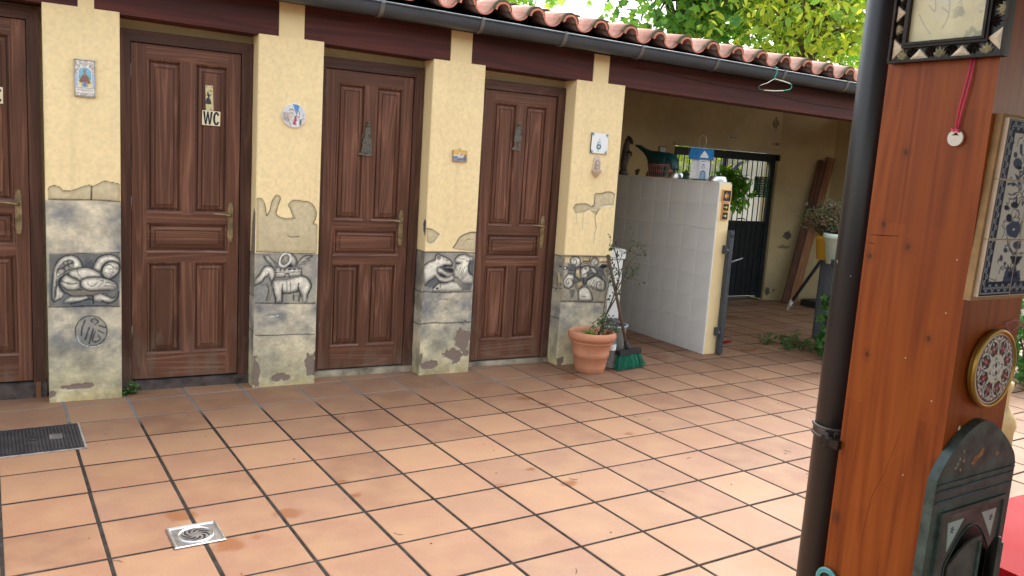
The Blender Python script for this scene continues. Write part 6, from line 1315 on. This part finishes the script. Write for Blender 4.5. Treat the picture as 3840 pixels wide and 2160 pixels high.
# down pipe
pc = PM @ Vector((.052, .252, 0))
t = thing('downpipe', 'dark brown round downpipe strapped behind the wooden post', 'drainpipe', (pc.x, pc.y, 0))
bm = B(); tube(bm, [(pc.x, pc.y, 0.0), (pc.x, pc.y, 2.9)], .0385, 32); 
for f in bm.faces: f.smooth = True
def pipemat():
    m, n, b = nodes('chipped_brown_pipe'); p = posn(n)
    s1 = noise(n, mapping(n, p, (1, 1, .55)), 120, 2, .5); s2 = noise(n, p, 7, 2)
    k = M_(n, 'MULTIPLY', ramp(n, s1, [(.755, 0.0), (.775, 1.0)]), ramp(n, s2, [(.46, 0.0), (.56, 1.0)]))
    base = ramp(n, noise(n, p, 5, 3), [(.3, (.014, .012, .013)), (.7, (.022, .019, .020))])
    L(n, mixc(n, k, base, (.55, .52, .48)), b.inputs['Base Color']); b.inputs['Roughness'].default_value = .36; b.inputs['Specular IOR Level'].default_value = .4
    bump(n, b, noise(n, p, 35, 3), .05, .001); return m
mk('pipe', bm, pipemat(), t)
bm = B()
for z in (1.003, 1.021): tube(bm, [(pc.x+.0405*math.cos(a), pc.y+.0405*math.sin(a), z) for a in np.linspace(0, 2*PI, 33)], .0035, 8, cap=False)
lathe(bm, [(.0395, -.012), (.0412, -.010), (.0412, .010), (.0395, .012)], 32, c=(pc.x, pc.y, 1.012)); mk('pipe_clamp', bm, plain('dull_clamp_metal', (.10, .085, .075), .35, .6), t)
e_ = PM @ Vector((.022, .203, 1.005)); e2 = PM @ Vector((-.004, .222, 1.005))
bm = B(); tube(bm, [e2+Vector((0, 0, -.012)), e2+Vector((0, 0, .018))], .010, 10); box(bm, -.012, .030, .196, .236, .995, 1.012, M=PM); mk('wall_bracket', bm, plain('oily_bracket', (.03, .025, .022), .3, .5), t, .002)
for zz in (2.3,):
    bm = B(); lathe(bm, [(.0388, -.03), (.042, -.028), (.042, .03), (.0388, .032)], 32, c=(pc.x, pc.y, zz)); mk('socket', bm, m_pipe, t)
# carved frame with stone panel
t = thing('carved_frame', 'dark carved frame with ivory triangles around a cream stone panel, cut by the top edge', 'picture frame', tuple(FLp(.09, 1.733, .01)))
m_cf = plain('dark_carved_wood', (.022, .015, .011), .42, 0, .6, 60, .3, 120, .25); m_cb = plain('black_carved_ground', (.010, .010, .011), .4); m_leafc = plain('cream_carved_leaf', (.50, .45, .29), .4, 0, .3, 90, .3, 200)
S0, S1, Z0, Z1 = -.013, .190, 1.733, 1.995; I0, I1, IZ0, IZ1 = .024, .158, 1.767, 1.960
bm = B(); box(bm, -S1, -S0, Z0, Z1, .0005, .012, M=FL); mk('back_board', bm, m_cb, t)
def ringbar(name, a0, a1, b0, b1, wd, c0, c1, mat):
    for (x0, x1, y0, y1) in ((-a1, -a0, b0, b0+wd), (-a1, -a0, b1-wd, b1), (-a1, -a1+wd, b0+wd, b1-wd), (-a0-wd, -a0, b0+wd, b1-wd)):
        bm = B(); box(bm, x0, x1, y0, y1, c0, c1, M=FL); mk(name, bm, mat, t, .0012, 2)
ringbar('outer_moulding', S0, S1, Z0, Z1, .0042, .012, .021, m_cf); ringbar('inner_moulding', I0-.009, I1+.009, IZ0-.009, IZ1+.009, .0045, .012, .019, m_cf); ringbar('inner_moulding', I0-.0045, I1+.0045, IZ0-.0045, IZ1+.0045, .0045, .012, .0225, m_cf)
def p_stone(P):
    P.c[:] = (.76, .69, .44); f = fbm(P.U, P.V, 40, 3); P.c *= (.86+.26*f)[:, None]
    g = sst(.50, .72, fbm(P.U, P.V*1.2, 28, 11)); P.mix(g*.45, (.44, .44, .40)); h_ = np.exp(-((P.U-.058)/.022)**2)*sst(.02, .10, P.V); P.mix(h_*.55, (.70, .70, .72))
    for pts in ([(.014, .048), (.028, .026), (.040, .012)], [(.040, .075), (.043, .050), (.030, .062)], [(.066, .075), (.068, .040), (.060, .020)], [(.055, .055), (.068, .045)], [(.082, .058), (.098, .078)]): P.stroke(pts, .0016, (.25, .27, .30), .6, .7)
    k = sst(.60, .72, fbm(P.U, P.V, 55, 23))*sst(.06, .09, P.U); P.mix(k*.6, (.28, .27, .22))
sheet_obj('stone_panel', [quadsheet(FLp(I1, IZ0, .0135), (FL.to_3x3() @ Vector((1, 0, 0))), (0, 0, 1), I1-I0, IZ1-IZ0, 110, 150, p_stone)], m_sat, t)
def pyramid(pts, hgt, name='ivory_inlay'):
    bm = B(); n = len(pts); cx = sum(p[0] for p in pts)/n; cy = sum(p[1] for p in pts)/n
    base = [bm.verts.new(FL @ Vector((x, y, .0122))) for x, y in pts]; mid = [bm.verts.new(FL @ Vector((lerp(x, cx, .12), lerp(y, cy, .12), .0122+hgt*.55))) for x, y in pts]; top = bm.verts.new(FL @ Vector((cx, cy, .0122+hgt)))
    for k in range(n): bm.faces.new((base[k], base[(k+1) % n], mid[(k+1) % n], mid[k])); bm.faces.new((mid[k], mid[(k+1) % n], top))
    mk(name, bm, m_ivory, t)
def fan(cx, cy, ang, r, mat, n=5, name='carved_leaf'):
    bm = B()
    for k in range(n):
        a = ang+(k-(n-1)/2)*(2.2/n); l = r*(1-.12*abs(k-(n-1)/2)); c, s = math.cos(a), math.sin(a); w2 = r*.17
        P = [(0, 0, .0125), (l*.5, w2, .0130), (l, 0, .0135), (l*.5, -w2, .0130), (l*.55, 0, .0185)]
        vs = [bm.verts.new(FL @ Vector((cx+x*c-y*s, cy+x*s+y*c, z))) for x, y, z in P]
        for f in ((0, 1, 4), (1, 2, 4), (2, 3, 4), (3, 0, 4)): bm.faces.new([vs[i] for i in f])
    mk(name, bm, mat, t)
def sx(x): return -(.19-(x-40)*.0000949)
zb = Z0+.0045; zt = IZ0-.0095
for xc, xl, xr in ((640, 440, 830), (1430, 1230, 1620)): pyramid([(sx(xl), zb), (sx(xr), zb), (sx(xc), zt-.001)], .006)
for xc in (300, 1020, 1860): fan(sx(xc), zb+.001, PI/2, .021, m_leafc)
for xc in (480, 850, 1225, 1620): fan(sx(xc), zt, -PI/2, .021, m_cf, 6)
xl0, xl1 = -S1+.0045, -I1-.0095; xr0, xr1 = -I0+.0095, -S0-.0045
pyramid([(xl0, zb), (xl1+.004, zb+.021), (xl0, zb+.040)], .006); pyramid([(xr1, zb+.002), (xr0-.004, zb+.026), (xr1, zb+.045)], .006)
for k in range(4):
    zz = Z0+.055+k*.058
    fan(xl0, zz+.004, 0, .019, m_leafc); pyramid([(xl0, zz+.017), (xl1, zz+.032), (xl0, zz+.047)], .006)
    fan(xl1, zz+.018, PI, .018, m_cf); fan(xl1, zz-.010, PI, .018, m_cf)
    fan(xr1, zz+.020, PI, .021, m_leafc); fan(xr0, zz+.002, 0, .018, m_cf); fan(xr0, zz+.034, 0, .018, m_cf)
    if k: pyramid([(xr1, zz-.014), (xr0, zz+.001), (xr1, zz+.016)], .006)
for xc in (.03, .09, .15): fan(-xc, Z1-.005, -PI/2, .021, m_leafc); pyramid([(-xc-.045, Z1-.0045), (-xc-.015, Z1-.0045), (-xc-.03, Z1-.028)], .006)
# pendant on cord
t = thing('pendant', 'white round pendant hanging on a pink cord on the orange post face', 'pendant', tuple(FLp(.052, 1.588, .004)))
bm = B()
tube(bm, [FLp(.044, 1.745, .003), FLp(.047, 1.70, .005), FLp(.0535, 1.655, .004), FLp(.0545, 1.618, .005)], .0014, 7); tube(bm, [FLp(.039, 1.745, .003), FLp(.0405, 1.70, .005), FLp(.047, 1.655, .005), FLp(.0505, 1.618, .006)], .0014, 7)
tube(bm, [FLp(.060, 1.617, .006), FLp(.056, 1.613, .008), FLp(.052, 1.616, .008), FLp(.047, 1.612, .008), FLp(.045, 1.613, .006)], .0022, 7); mk('cord', bm, m_pink, t)
bm = B(); R1, n = .0135, 24; cs, cz = .052, 1.6015
out = [(-cs+R1*math.cos(a)*(1 if math.sin(a) < .55 else .97), cz+R1*1.02*math.sin(a)) for a in np.linspace(0, 2*PI, n+1)[:-1]]; tri = [(-cs-.0062, cz+.0042), (-cs+.0062, cz+.0042), (-cs, cz+.0105)]
of = [bm.verts.new(FL @ Vector((x, y, .0075))) for x, y in out]; ob = [bm.verts.new(FL @ Vector((x, y, .003))) for x, y in out]
tf = [bm.verts.new(FL @ Vector((x, y, .0075))) for x, y in tri]; tb = [bm.verts.new(FL @ Vector((x, y, .003))) for x, y in tri]
for k in range(n): bm.faces.new((of[k], of[(k+1) % n], ob[(k+1) % n], ob[k]))
for k in range(3): bm.faces.new((tf[k], tb[k], tb[(k+1) % 3], tf[(k+1) % 3]))
for F_l, T_l in ((of, tf), (ob, tb)):
    es = []
    for lst in (F_l, T_l):
        for k in range(len(lst)):
            e = bm.edges.get((lst[k], lst[(k+1) % len(lst)])) or bm.edges.new((lst[k], lst[(k+1) % len(lst)])); es.append(e)
    bmesh.ops.triangle_fill(bm, use_beauty=True, edges=es)
mk('white_disc', bm, plain('bone_white', (.74, .68, .58), .4, 0, .05, 20), t)
# blue and white tile panel
t = thing('azulejo_panel', 'blue and white painted tile panel of a flower vase, mounted on a board', 'tile panel', tuple(FRp(.09, 1.333, .01)))
lean = -.052; AZ_ = Matrix.Translation((0, 0, 0))
AZS = .0164
def RL(s, z, c): return FRp(s+AZS+(z-1.487)*.055, z, c)
def slab(name, s0, s1, z0, z1, c0, c1, mat, bv=.002):
    bm = B(); vs = []
    for s in (s0, s1):
        for c in (c0, c1):
            for z in (z0, z1): vs.append(bm.verts.new(RL(s, z, c)))
    for f in ((0, 1, 3, 2), (4, 6, 7, 5), (0, 4, 5, 1), (2, 3, 7, 6), (0, 2, 6, 4), (1, 5, 7, 3)): bm.faces.new([vs[i] for i in f])
    return mk(name, bm, mat, t, bv)
slab('backing_board', -.012, .214, 1.329, 1.644, .0, .012, m_board)
m_te = plain('pale_tile_edge', (.66, .50, .36), .6)
APAL = dict(PAL); APAL['D'] = (.012, .016, .040); APAL['M'] = (.055, .070, .125); APAL['W'] = (.62, .60, .55)
def p_az(s0, z0):
    def f(P):
        P.U = P.U+s0; P.V = P.V+z0; w_ = .2
        P.c[:] = (.60, .56, .48); P.noise(30, .05)
        Xs = P.U; cen = .0975
        Q = Paint(P.U+(P.V-1.487)*.055, P.V, (0, 0, 0)); Q.c = P.c; ra = random.Random(77)
        for q in range(95):
            zz = ra.uniform(1.375, 1.62); sp_ = .022+.045*math.sin(PI*min(1, max(0, (zz-1.36)/.27))); ss = .088-abs(ra.gauss(0, .5))*sp_
            if ss < .030: continue
            a_ = ra.uniform(0, 2*PI); l_ = ra.uniform(.004, .010)
            Q.stroke([(ss, zz), (ss+l_*math.cos(a_), zz+l_*math.sin(a_)), (ss+1.5*l_*math.cos(a_+.8), zz+1.5*l_*math.sin(a_+.8))], ra.uniform(.0012, .0042), APAL['D'] if q % 2 else APAL['M'], .5, .8)
        Q.ops(AZUL, shade=0, pal=APAL, wmul=1.25); P.c = Q.c
        # mirror the bouquet to the unseen right half
        Q = Paint(2*.0885-(P.U+(P.V-1.487)*.055)+.0, P.V, (0, 0, 0)); Q.c = P.c
        b = .0225; L_, R_b, Bt, Tp = -.0035, .1985, 1.3385, 1.6355
        ed = np.minimum(np.minimum(Xs-L_, R_b-Xs), np.minimum(P.V-Bt, Tp-P.V))
        inb = (1-sst(b-.0006, b+.0006, ed)); P.c = P.c*(1-inb[:, None])+np.array((.020, .024, .050))*inb[:, None]
        # scrolls inside the border
        along = np.where(np.minimum(Xs-L_, R_b-Xs) < np.minimum(P.V-Bt, Tp-P.V), P.V, Xs); dd_ = ed-b*.5
        ph = along/.021*2*PI; wv = np.abs(dd_-.0048*np.sin(ph)); s_ = (1-sst(.0010, .0024, wv)); 
        sp = np.abs(np.sqrt((dd_*1.0-.0025*np.sign(np.sin(ph)))**2+(((along/.0105) % 1-.5)*.0105)**2)-.0034); s2 = (1-sst(.0006, .0016, sp))
        s_ = np.maximum(s_, s2)*sst(.003, .0045, ed)*(1-sst(b-.0035, b-.002, ed)); P.c = P.c*(1-s_[:, None]*.62)+np.array((.42, .43, .44))*s_[:, None]*.62
        wl = np.exp(-((ed-.0022)/.0007)**2); P.c = P.c*(1-wl[:, None]*.9)+np.array((.62, .60, .56))*wl[:, None]*.9
    return f
for r, (z0, z1) in enumerate(((1.3365, 1.4345), (1.4355, 1.5355), (1.5365, 1.6375))):
    for (s0, s1) in ((-.0045, .0970), (.0980, .1995)):
        o = slab('tile', s0, s1, z0, z1, .012, .0198, m_te, .0015)
        O = RL(s0+.0012, z0+.0012, .0204); sh = (FR.to_3x3() @ Vector((.055, 1, 0))); Ux = FR.to_3x3() @ Vector((1, 0, 0))
        nu = 84 if s0 < .05 else 30
        pt = sheet_obj('painted_glaze', [quadsheet(O, Ux, sh, s1-s0-.0024, z1-z0-.0024, nu, nu, p_az(s0, z0))], m_az, t); pt.parent = o
# round gilded plate
t = thing('gilded_plate', 'gold rimmed round relief plate with black and red floral rosette on the post', 'plate', tuple(FRp(.084, 1.13, .02)))
PCN = FRp(.084, 1.201, .018)
def p_ros(P):
    x = P.U-.064; z = P.V-.064; r = np.hypot(x, z); a = np.arctan2(z, x)
    P.c[:] = (.60, .57, .50); BLK = (.014, .014, .018); RD = (.30, .03, .035); GD = (.50, .36, .10)
    P.mix((1-sst(.0008, .0016, np.abs(r-.0605))), BLK); ph = (a*32/(2*PI)) % 1; P.mix((1-sst(.0018, .0022, np.abs(r-.058)))*(ph > .5), RD)
    for k in range(8):
        t_ = 2*PI*k/8+.39; c, s = math.cos(t_), math.sin(t_)
        def Q(u, v): return (.064+u*c-v*s, .064+u*s+v*c)
        P.stroke([Q(.0555*math.cos(w_)*.0+.043+.0155*math.cos(w_), .0165*math.sin(w_)) for w_ in np.linspace(-1.9, 1.9, 9)], .0016, BLK, .3)
        P.poly([Q(.027, -.007), Q(.036, -.0135), (Q(.048, -.011)), Q(.0565, 0), Q(.048, .011), Q(.036, .0135), Q(.027, .007)], BLK, .0008)
        for v in (-.0085, .0085): P.stroke([Q(.036, v), Q(.042, v*1.1)], .0024, (.55, .52, .46), .3)
        P.stroke([Q(.048, 0), Q(.052, 0)], .0028, (.62, .60, .55), .3)
        P.poly([Q(.040+.0068*math.cos(w_), .0068*math.sin(w_)) for w_ in np.linspace(0, 2*PI, 9)[:-1]], RD, .0006); P.stroke([Q(.039, 0), Q(.041, 0)], .0026, (.55, .52, .46)); P.stroke([Q(.033, 0), Q(.030, 0)], .004, RD)
        t2 = t_+PI/8; P.poly([(.064+.054*math.cos(t2-.09), .064+.054*math.sin(t2-.09)), (.064+.054*math.cos(t2+.09), .064+.054*math.sin(t2+.09)), (.064+.048*math.cos(t2), .064+.048*math.sin(t2))], RD, .0006)
    P.stroke([(.064+.0265*math.cos(w_), .064+.0265*math.sin(w_)) for w_ in np.linspace(0, 2*PI, 25)], .0014, GD, .3)
    for q in range(4):
        t_ = q*PI/2+.25; c, s = math.cos(t_), math.sin(t_)
        def Q(u, v): return (.064+u*c-v*s, .064+u*s+v*c)
        P.poly([Q(.001, 0), Q(.007, -.004), Q(.015, 0), Q(.007, .004)], BLK if q % 2 else (.62, .60, .55), .0006); P.stroke([Q(.004, .010), Q(.010, .010), Q(.010, .004)], .0016, BLK, .3); P.stroke([Q(.017, -.004), Q(.022, 0), Q(.017, .004)], .0022, BLK, .3)
    P.noise(260, .10, 3)
fx, fz, fn_ = FR.to_3x3() @ Vector((1, 0, 0)), Vector((0, 0, 1)), FR.to_3x3() @ Vector((0, 0, 1))
def PR(p2, c): return FR @ Vector((.109+p2[0], 1.201+p2[1], c))
bm = B()
for (r, rr_) in ((.0690, .0042), (.0638, .0018)): tube(bm, [PR((r*math.cos(a), r*math.sin(a)), .0125) for a in np.linspace(0, 2*PI, 57)], rr_, 10, cap=False)
mk('gold_rim', bm, m_gold, t)
bm = B(); prism(bm, [(.109+.068*math.cos(a), 1.201+.068*math.sin(a)) for a in np.linspace(0, 2*PI, 41)[:-1]], FR, .003, .013); mk('plate_body', bm, m_gold, t, .002)
sheet_obj('painted_relief', [disc_sheet(PR((0, 0), .0165), fx, fz, .0635, 44, 150, p_ros, -.0022, fn_)], m_sat, t)
bm = B(); tube(bm, [PR((.036, .066), .012), PR((.030, .080), .006), PR((.055, .086), .010), PR((.080, .078), .02), PR((.110, .050), .03)], .0016, 7); tube(bm, [PR((.040, .068), .016), PR((.060, .078), .018), PR((.085, .066), .024), PR((.115, .040), .03)], .0016, 7); mk('hanging_cord', bm, plain('dusty_pink_cord', (.42, .17, .15), .8), t)
bm = B(); tube(bm, [PR((.038, .066), .0), PR((.038, .070), .012)], .0018, 7); mk('nail', bm, m_bronze, t)
# green arched plaque with little shutters
t = thing('green_arched_plaque', 'dark green weathered arched window plaque with little shutters on the post', 'plaque', tuple(FRp(.1, .60, .01)))
m_gp = plain('weathered_green_patina', (.045, .068, .058), .5, .1, .55, 30, .5, 90, .45); m_gp2 = plain('green_brown_patina', (.072, .066, .056), .5, .1, .5, 22, .4, 80, .45); m_gpb = plain('blue_green_line', (.018, .065, .075), .5, 0, .4, 40)
def smooth_closed(pts, k=3): return [(float(a), float(b)) for a, b in crom(pts, k)]
cro = smooth_closed([(-.034, 1.015), (-.022, 1.034), (.000, 1.058), (.030, 1.082), (.068, 1.101), (.098, 1.107), (.128, 1.100), (.165, 1.078), (.195, 1.056), (.222, 1.030), (.232, 1.010)])
bm = B(); prism(bm, cro+[(.232, .998), (.226, .60), (-.046, .60), (-.036, .998)], FR, .001, .018); mk('plaque_body', bm, m_gp, t, .003, 2)
for z, cc in ((1.004, .0215), (.992, .0205), (.972, .0200)):
    bm = B(); box(bm, -.030, .226, z-.0022, z+.0022, .016, cc, M=FR); mk('cornice_line', bm, m_gpb if z < 1.0 else m_gp, t, .001)
bm = B()
for (a, b, c, d) in ((-.004, .200, .944, .952), (-.012, -.004, .60, .952), (.200, .208, .60, .952)): box(bm, a, b, c, d, .017, .024, M=FR)
mk('inner_frame', bm, m_gp, t, .0015)
bm = B(); box(bm, -.004, .200, .60, .944, .0175, .0195, M=FR); mk('inner_panel', bm, m_gp2, t)
m_gdark = plain('dark_niche', (.006, .007, .008), .5)
def parch(x0, x1, z0, zs, apex): 
    c = (x0+x1)/2; L1 = [(x0, z0), (x0, zs)]+[(lerp(x0, c, k/6), zs+(apex-zs)*math.sin(k/6*PI/2)) for k in range(1, 7)]
    return L1+[(lerp(c, x1, k/6), zs+(apex-zs)*math.cos(k/6*PI/2)) for k in range(1, 7)]+[(x1, z0)]
bm = B(); prism(bm, parch(.030, .170, .60, .845, .905), FR, .0195, .0205); mk('niche', bm, m_gdark, t)
bm = B(); pa = parch(.024, .176, .60, .845, .912); tube(bm, [FR @ Vector((x, z, .0212)) for x, z in pa], .0014, 6); mk('arch_moulding', bm, m_gp, t)
# shutters slightly ajar
for sgn, hx in ((1, .030), (-1, .170)):
    pts = []; w_ = .068
    for k in range(7): f = k/6; pts.append((f*w_, .845+.055*math.sin(f*PI/2)))
    pl = [(0, .60)]+pts+[(w_, .60)]; ang = math.radians(38 if sgn < 0 else 16)
    H = FR @ Matrix.Translation((hx, 0, .021)) @ Matrix.Rotation(-sgn*ang, 4, 'Y')
    bm = B(); prism(bm, [(sgn*x, z) for x, z in pl], H, 0, .005); mk('shutter', bm, m_gp2, t, .001)
    bm = B(); box(bm, min(sgn*.060, sgn*.066), max(sgn*.060, sgn*.066), .60, .890, .004, .009, M=H); mk('shutter_edge', bm, m_gp, t, .001)
    tri = [(hx-sgn*.012, .928), (hx+sgn*.040, .928), (hx-sgn*.004, .872)]
    bm = B(); prism(bm, tri, FR, .0195, .0208); mk('corner_spandrel', bm, plain('pale_green_enamel', (.33, .40, .36), .4), t)
    bm = B()
    for q in range(5): a = q*2*PI/5; cx_, cz_ = hx+sgn*.004, .912; prism(bm, [(cx_, cz_), (cx_+.006*math.cos(a-.3), cz_+.006*math.sin(a-.3)), (cx_+.007*math.cos(a), cz_+.007*math.sin(a)), (cx_+.006*math.cos(a+.3), cz_+.006*math.sin(a+.3))], FR, .0208, .0212)
    mk('star', bm, plain('blue_enamel', (.02, .06, .12), .4), t)
bm = B(); prism(bm, [(.070, 1.030), (.078, 1.042), (.092, 1.046), (.100, 1.056), (.108, 1.054), (.104, 1.042), (.090, 1.036), (.082, 1.026)], FR, .0178, .0186); m_rust = plain('rust_orange', (.28, .13, .05), .8, 0, .4, 90); mk('rust_patch', bm, m_rust, t); bm = B(); prism(bm, [(.150, 1.040), (.158, 1.044), (.166, 1.036), (.156, 1.032)], FR, .0178, .0184); mk('rust_patch', bm, m_rust, t)
bm = B()
for (x, z) in ((.020, 1.030), (.030, 1.044), (.026, 1.036), (.044, 1.040), (.040, 1.058), (.036, 1.024)): prism(bm, [(x+.004*math.cos(a)*random.uniform(.5, 1.1), z+.004*math.sin(a)*random.uniform(.5, 1.1)) for a in np.linspace(0, 2*PI, 7)[:-1]], FR, .0178, .0185)
mk('worn_flecks', bm, plain('worn_cream', (.30, .24, .16), .8), t)

# porch roof carried by the post, over the viewer
t = thing('porch_roof', 'timber porch roof carried by the wooden post above the viewer', 'porch roof', (1.7, -5.2, 2.75))
bm = B(); box(bm, -5.2, 9.0, -.02, .22, 2.75, 2.95, M=Matrix.Translation((1.6, -4.37, 0)) @ Matrix.Rotation(PPHI, 4, 'Z') @ Matrix.Translation((0, 0, 0))); mk('edge_beam', bm, m_beam, t, .004)
bm = B(); vs = box(bm, -5.4, 9.2, -5.5, .42, 2.96, 3.0, M=Matrix.Translation((1.6, -4.37, 0)) @ Matrix.Rotation(PPHI, 4, 'Z')); mk('roof_boards', bm, m_rawd, t)
# ================================================================== right of the post
t = thing('stone_baluster', 'pale sandstone garden pedestal standing on the tiles right of the post', 'pedestal', (4.59, -2.84, 0))
bm = B(); lathe(bm, [(0, 0), (.10, 0), (.10, .06), (.082, .09), (.080, .30), (.088, .33), (.080, .37), (.060, .40), (.040, .43), (.038, .50), (.048, .53), (.048, .56), (0, .56)], 20, c=(4.59, -2.84, 0)); mk('pedestal_body', bm, m_stone, t)
t = thing('red_table', 'glossy red plastic table cut by the lower right corner of the photo', 'table', (2.62, -4.5, 0))
bm = B(); r = .10; cs = [(3.10-r, -4.04-r, 0), (2.06+r, -4.04-r, PI/2), (2.06+r, -4.95+r, PI), (3.10-r, -4.95+r, 1.5*PI)]
pl = []
for cx_, cy_, a0_ in cs: pl += arc(cx_, cy_, r, a0_, a0_+PI/2, 5)
prism(bm, pl, Matrix.Identity(4), .685, .715); mk('table_top', bm, m_red, t, .006, 2)
for x in (2.16, 3.0):
    for y in (-4.85, -4.14):
        bm = B(); tube(bm, [(x, y, 0), (x, y, .69)], [.018, .026], 10); mk('leg', bm, m_red, t)
t = thing('courtyard_shrub', 'dark green low bush at the right edge beyond the post', 'shrub', (7.6, -1.6, 0))
items = [(Vector((random.gauss(7.55, .42), random.gauss(-1.55, .34), random.uniform(.03, .62))), rv3(), rv3()+Vector((0, -.3, .6)), random.uniform(.05, .10)) for k in range(1500)]
leafmesh('leaves', items, m_leaf_weed, t); bm = B()
for k in range(14): tube(bm, branchpts((random.gauss(7.55, .1), random.gauss(-1.55, .1), 0), (random.gauss(0, .5), random.gauss(0, .4), 1), .55, 4, .25), .008, 5)
mk('stems', bm, m_stem, t)
t = thing('white_garden_wall', 'white rendered low wall with pale blue coping far right', 'wall', (10.6, -1.5, 0))
bm = B(); box(bm, 10.5, 10.7, -4.2, .8, 0, .62); mk('wall_body', bm, plaster('white_render', (.80, .79, .75), .08), t, .01)
bm = B(); box(bm, 10.46, 10.74, -4.25, .85, .62, .70); mk('coping', bm, plain('pale_blue_paint', (.30, .58, .66), .5), t, .008)

# ================================================================== beyond the gate and above the roof
bm = B(); box(bm, -80, 90, 2.6, 90, -.4, -.01); o = mk('garden_ground', bm, plaster('sunlit_path', (.52, .44, .33), .3)); setp(o, 'pale sunlit ground beyond the back gate', kind='structure')
bm = B(); box(bm, -80, 9.0, -90, -60, -.4, -.02); o.select_set(False); bm.free()
t = thing('garden_back_wall', 'weathered pale concrete wall with ledge beyond the back gate', 'wall', (9.2, 4.6, 0))
bm = B(); box(bm, 3.8, 16, 4.55, 4.85, 0, 1.52); mk('lower_wall', bm, m_concrete, t, .008)
bm = B(); box(bm, 3.8, 16, 4.50, 4.85, 1.52, 1.57); mk('ledge', bm, m_concrete, t, .008)
bm = B(); box(bm, 3.8, 16, 4.62, 4.85, 1.57, 2.15); mk('upper_wall', bm, plaster('mossy_concrete', (.46, .43, .34), .6), t, .008)
for k, x in enumerate((8.9, 9.75, 10.6)):
    bm = B(); box(bm, x, x+.42, 4.535, 4.55, .02, 1.50); mk('render_patch', bm, plaster('paler_patch', (.60, .575, .50), .25), t)
t = thing('garden_bush', 'bright green bush seen through the left bars of the gate', 'shrub', (7.6, 3.7, 0))
items = [(Vector((random.gauss(7.75, .45), random.gauss(3.75, .25), random.uniform(.9, 2.0))), rv3(), rv3()+Vector((0, -.3, .8)), random.uniform(.06, .11)) for k in range(1300)]
leafmesh('leaves', items, m_leaf_yel, t); bm = B()
for k in range(12): tube(bm, branchpts((random.gauss(7.75, .08), random.gauss(3.75, .08), 0), (random.gauss(0, .3), random.gauss(0, .2), 1), 1.7, 6, .15), .010, 5)
mk('stems', bm, m_stem, t)
t = thing('bent_branch', 'dark bare forked branch crossing behind the gate bars', 'branch', (9.0, 3.6, 1.6))
bm = B(); tube(bm, [(8.35, 3.5, 1.35), (8.62, 3.5, 1.55), (8.78, 3.5, 1.72), (8.95, 3.5, 1.78)], [.035, .03, .025, .018], 7); tube(bm, [(8.72, 3.5, 1.68), (8.90, 3.5, 1.52), (8.98, 3.5, 1.34)], [.022, .016, .010], 6); mk('wood', bm, m_ironb, t)

def tree(label, name, base, cc, rad, nclump, nleaf, size, mat, kind, spread=.42, seed=1, limbs=9):
    rt = random.Random(seed); t = thing(name, label, 'tree', (base[0], base[1], 0)); bm = B(); cc = Vector(cc)
    top = cc+Vector((0, 0, -rad[2]*.3)); tr = [Vector((base[0], base[1], 0)).lerp(top, s)+Vector((rt.uniform(-.06, .06), rt.uniform(-.06, .06), 0)) for s in (0, .3, .6, 1)]
    tube(bm, tr, [.17, .14, .12, .09], 10); clumps = []
    for k in range(nclump):
        while True:
            v = Vector((rt.uniform(-1, 1), rt.uniform(-1, 1), rt.uniform(-1, 1)))
            if .25 < v.length < 1: break
        clumps.append(cc+Vector((v.x*rad[0], v.y*rad[1], v.z*rad[2])))
    mk('trunk', bm, m_bark, t); bm = B()
    for k, c in enumerate(clumps):
        s = tr[-1].lerp(tr[-2], rt.random()*.6); mid = s.lerp(c, .5)+Vector((rt.uniform(-.15, .15), rt.uniform(-.15, .15), .12))
        P = crom([s, mid, c], 4); tube(bm, P, [lerp(.035, .006, i/(len(P)-1)) for i in range(len(P))], 5)
        for q in range(4):
            e = c+Vector((rt.gauss(0, 1), rt.gauss(0, 1), rt.gauss(0, .8)))*spread*.9; tube(bm, [c, c.lerp(e, .5)+Vector((0, 0, .03)), e], [.008, .005, .003], 4)
    mk('limbs', bm, m_bark, t); items = []
    for k in range(nleaf):
        c = rt.choice(clumps); p = c+Vector((rt.gauss(0, 1), rt.gauss(0, 1), rt.gauss(0, .75)))*spread
        d = Vector((rt.gauss(0, 1), rt.gauss(0, 1), rt.gauss(-.7, .7))); n_ = Vector((rt.gauss(0, .7), rt.gauss(-.3, .7), rt.gauss(.8, .5)))
        items.append((p, d, n_, size*rt.uniform(.45, 1.25)))
    leafmesh('crown', items, mat, t, kind); return t
tree('light green plane tree above the roof, left of the sky gap', 'plane_tree', (6.2, 8.4), (6.3, 7.6, 5.15), (1.6, 1.3, 1.40), 36, 3100, .175, m_leaf_maple, 'maple', .42, 4)
tree('darker green maple tree behind the roof, right of the sky gap', 'maple_tree', (9.9, 6.6), (9.62, 6.0, 5.1), (1.10, 1.1, 1.8), 42, 3700, .165, m_leaf_dark, 'maple', .36, 8)
tree('yellow-green tree with big oval leaves nearest the downpipe', 'persimmon_tree', (11.2, 4.6), (10.75, 4.2, 4.75), (1.75, 1.15, 1.55), 56, 4500, .16, m_leaf_yel, 'oval', .38, 12)
tree('yellow-green tree filling in behind the oval-leaved tree', 'background_tree', (12.8, 6.8), (12.6, 6.6, 4.9), (2.2, 1.3, 2.2), 44, 3000, .19, m_leaf_maple, 'maple', .5, 21)
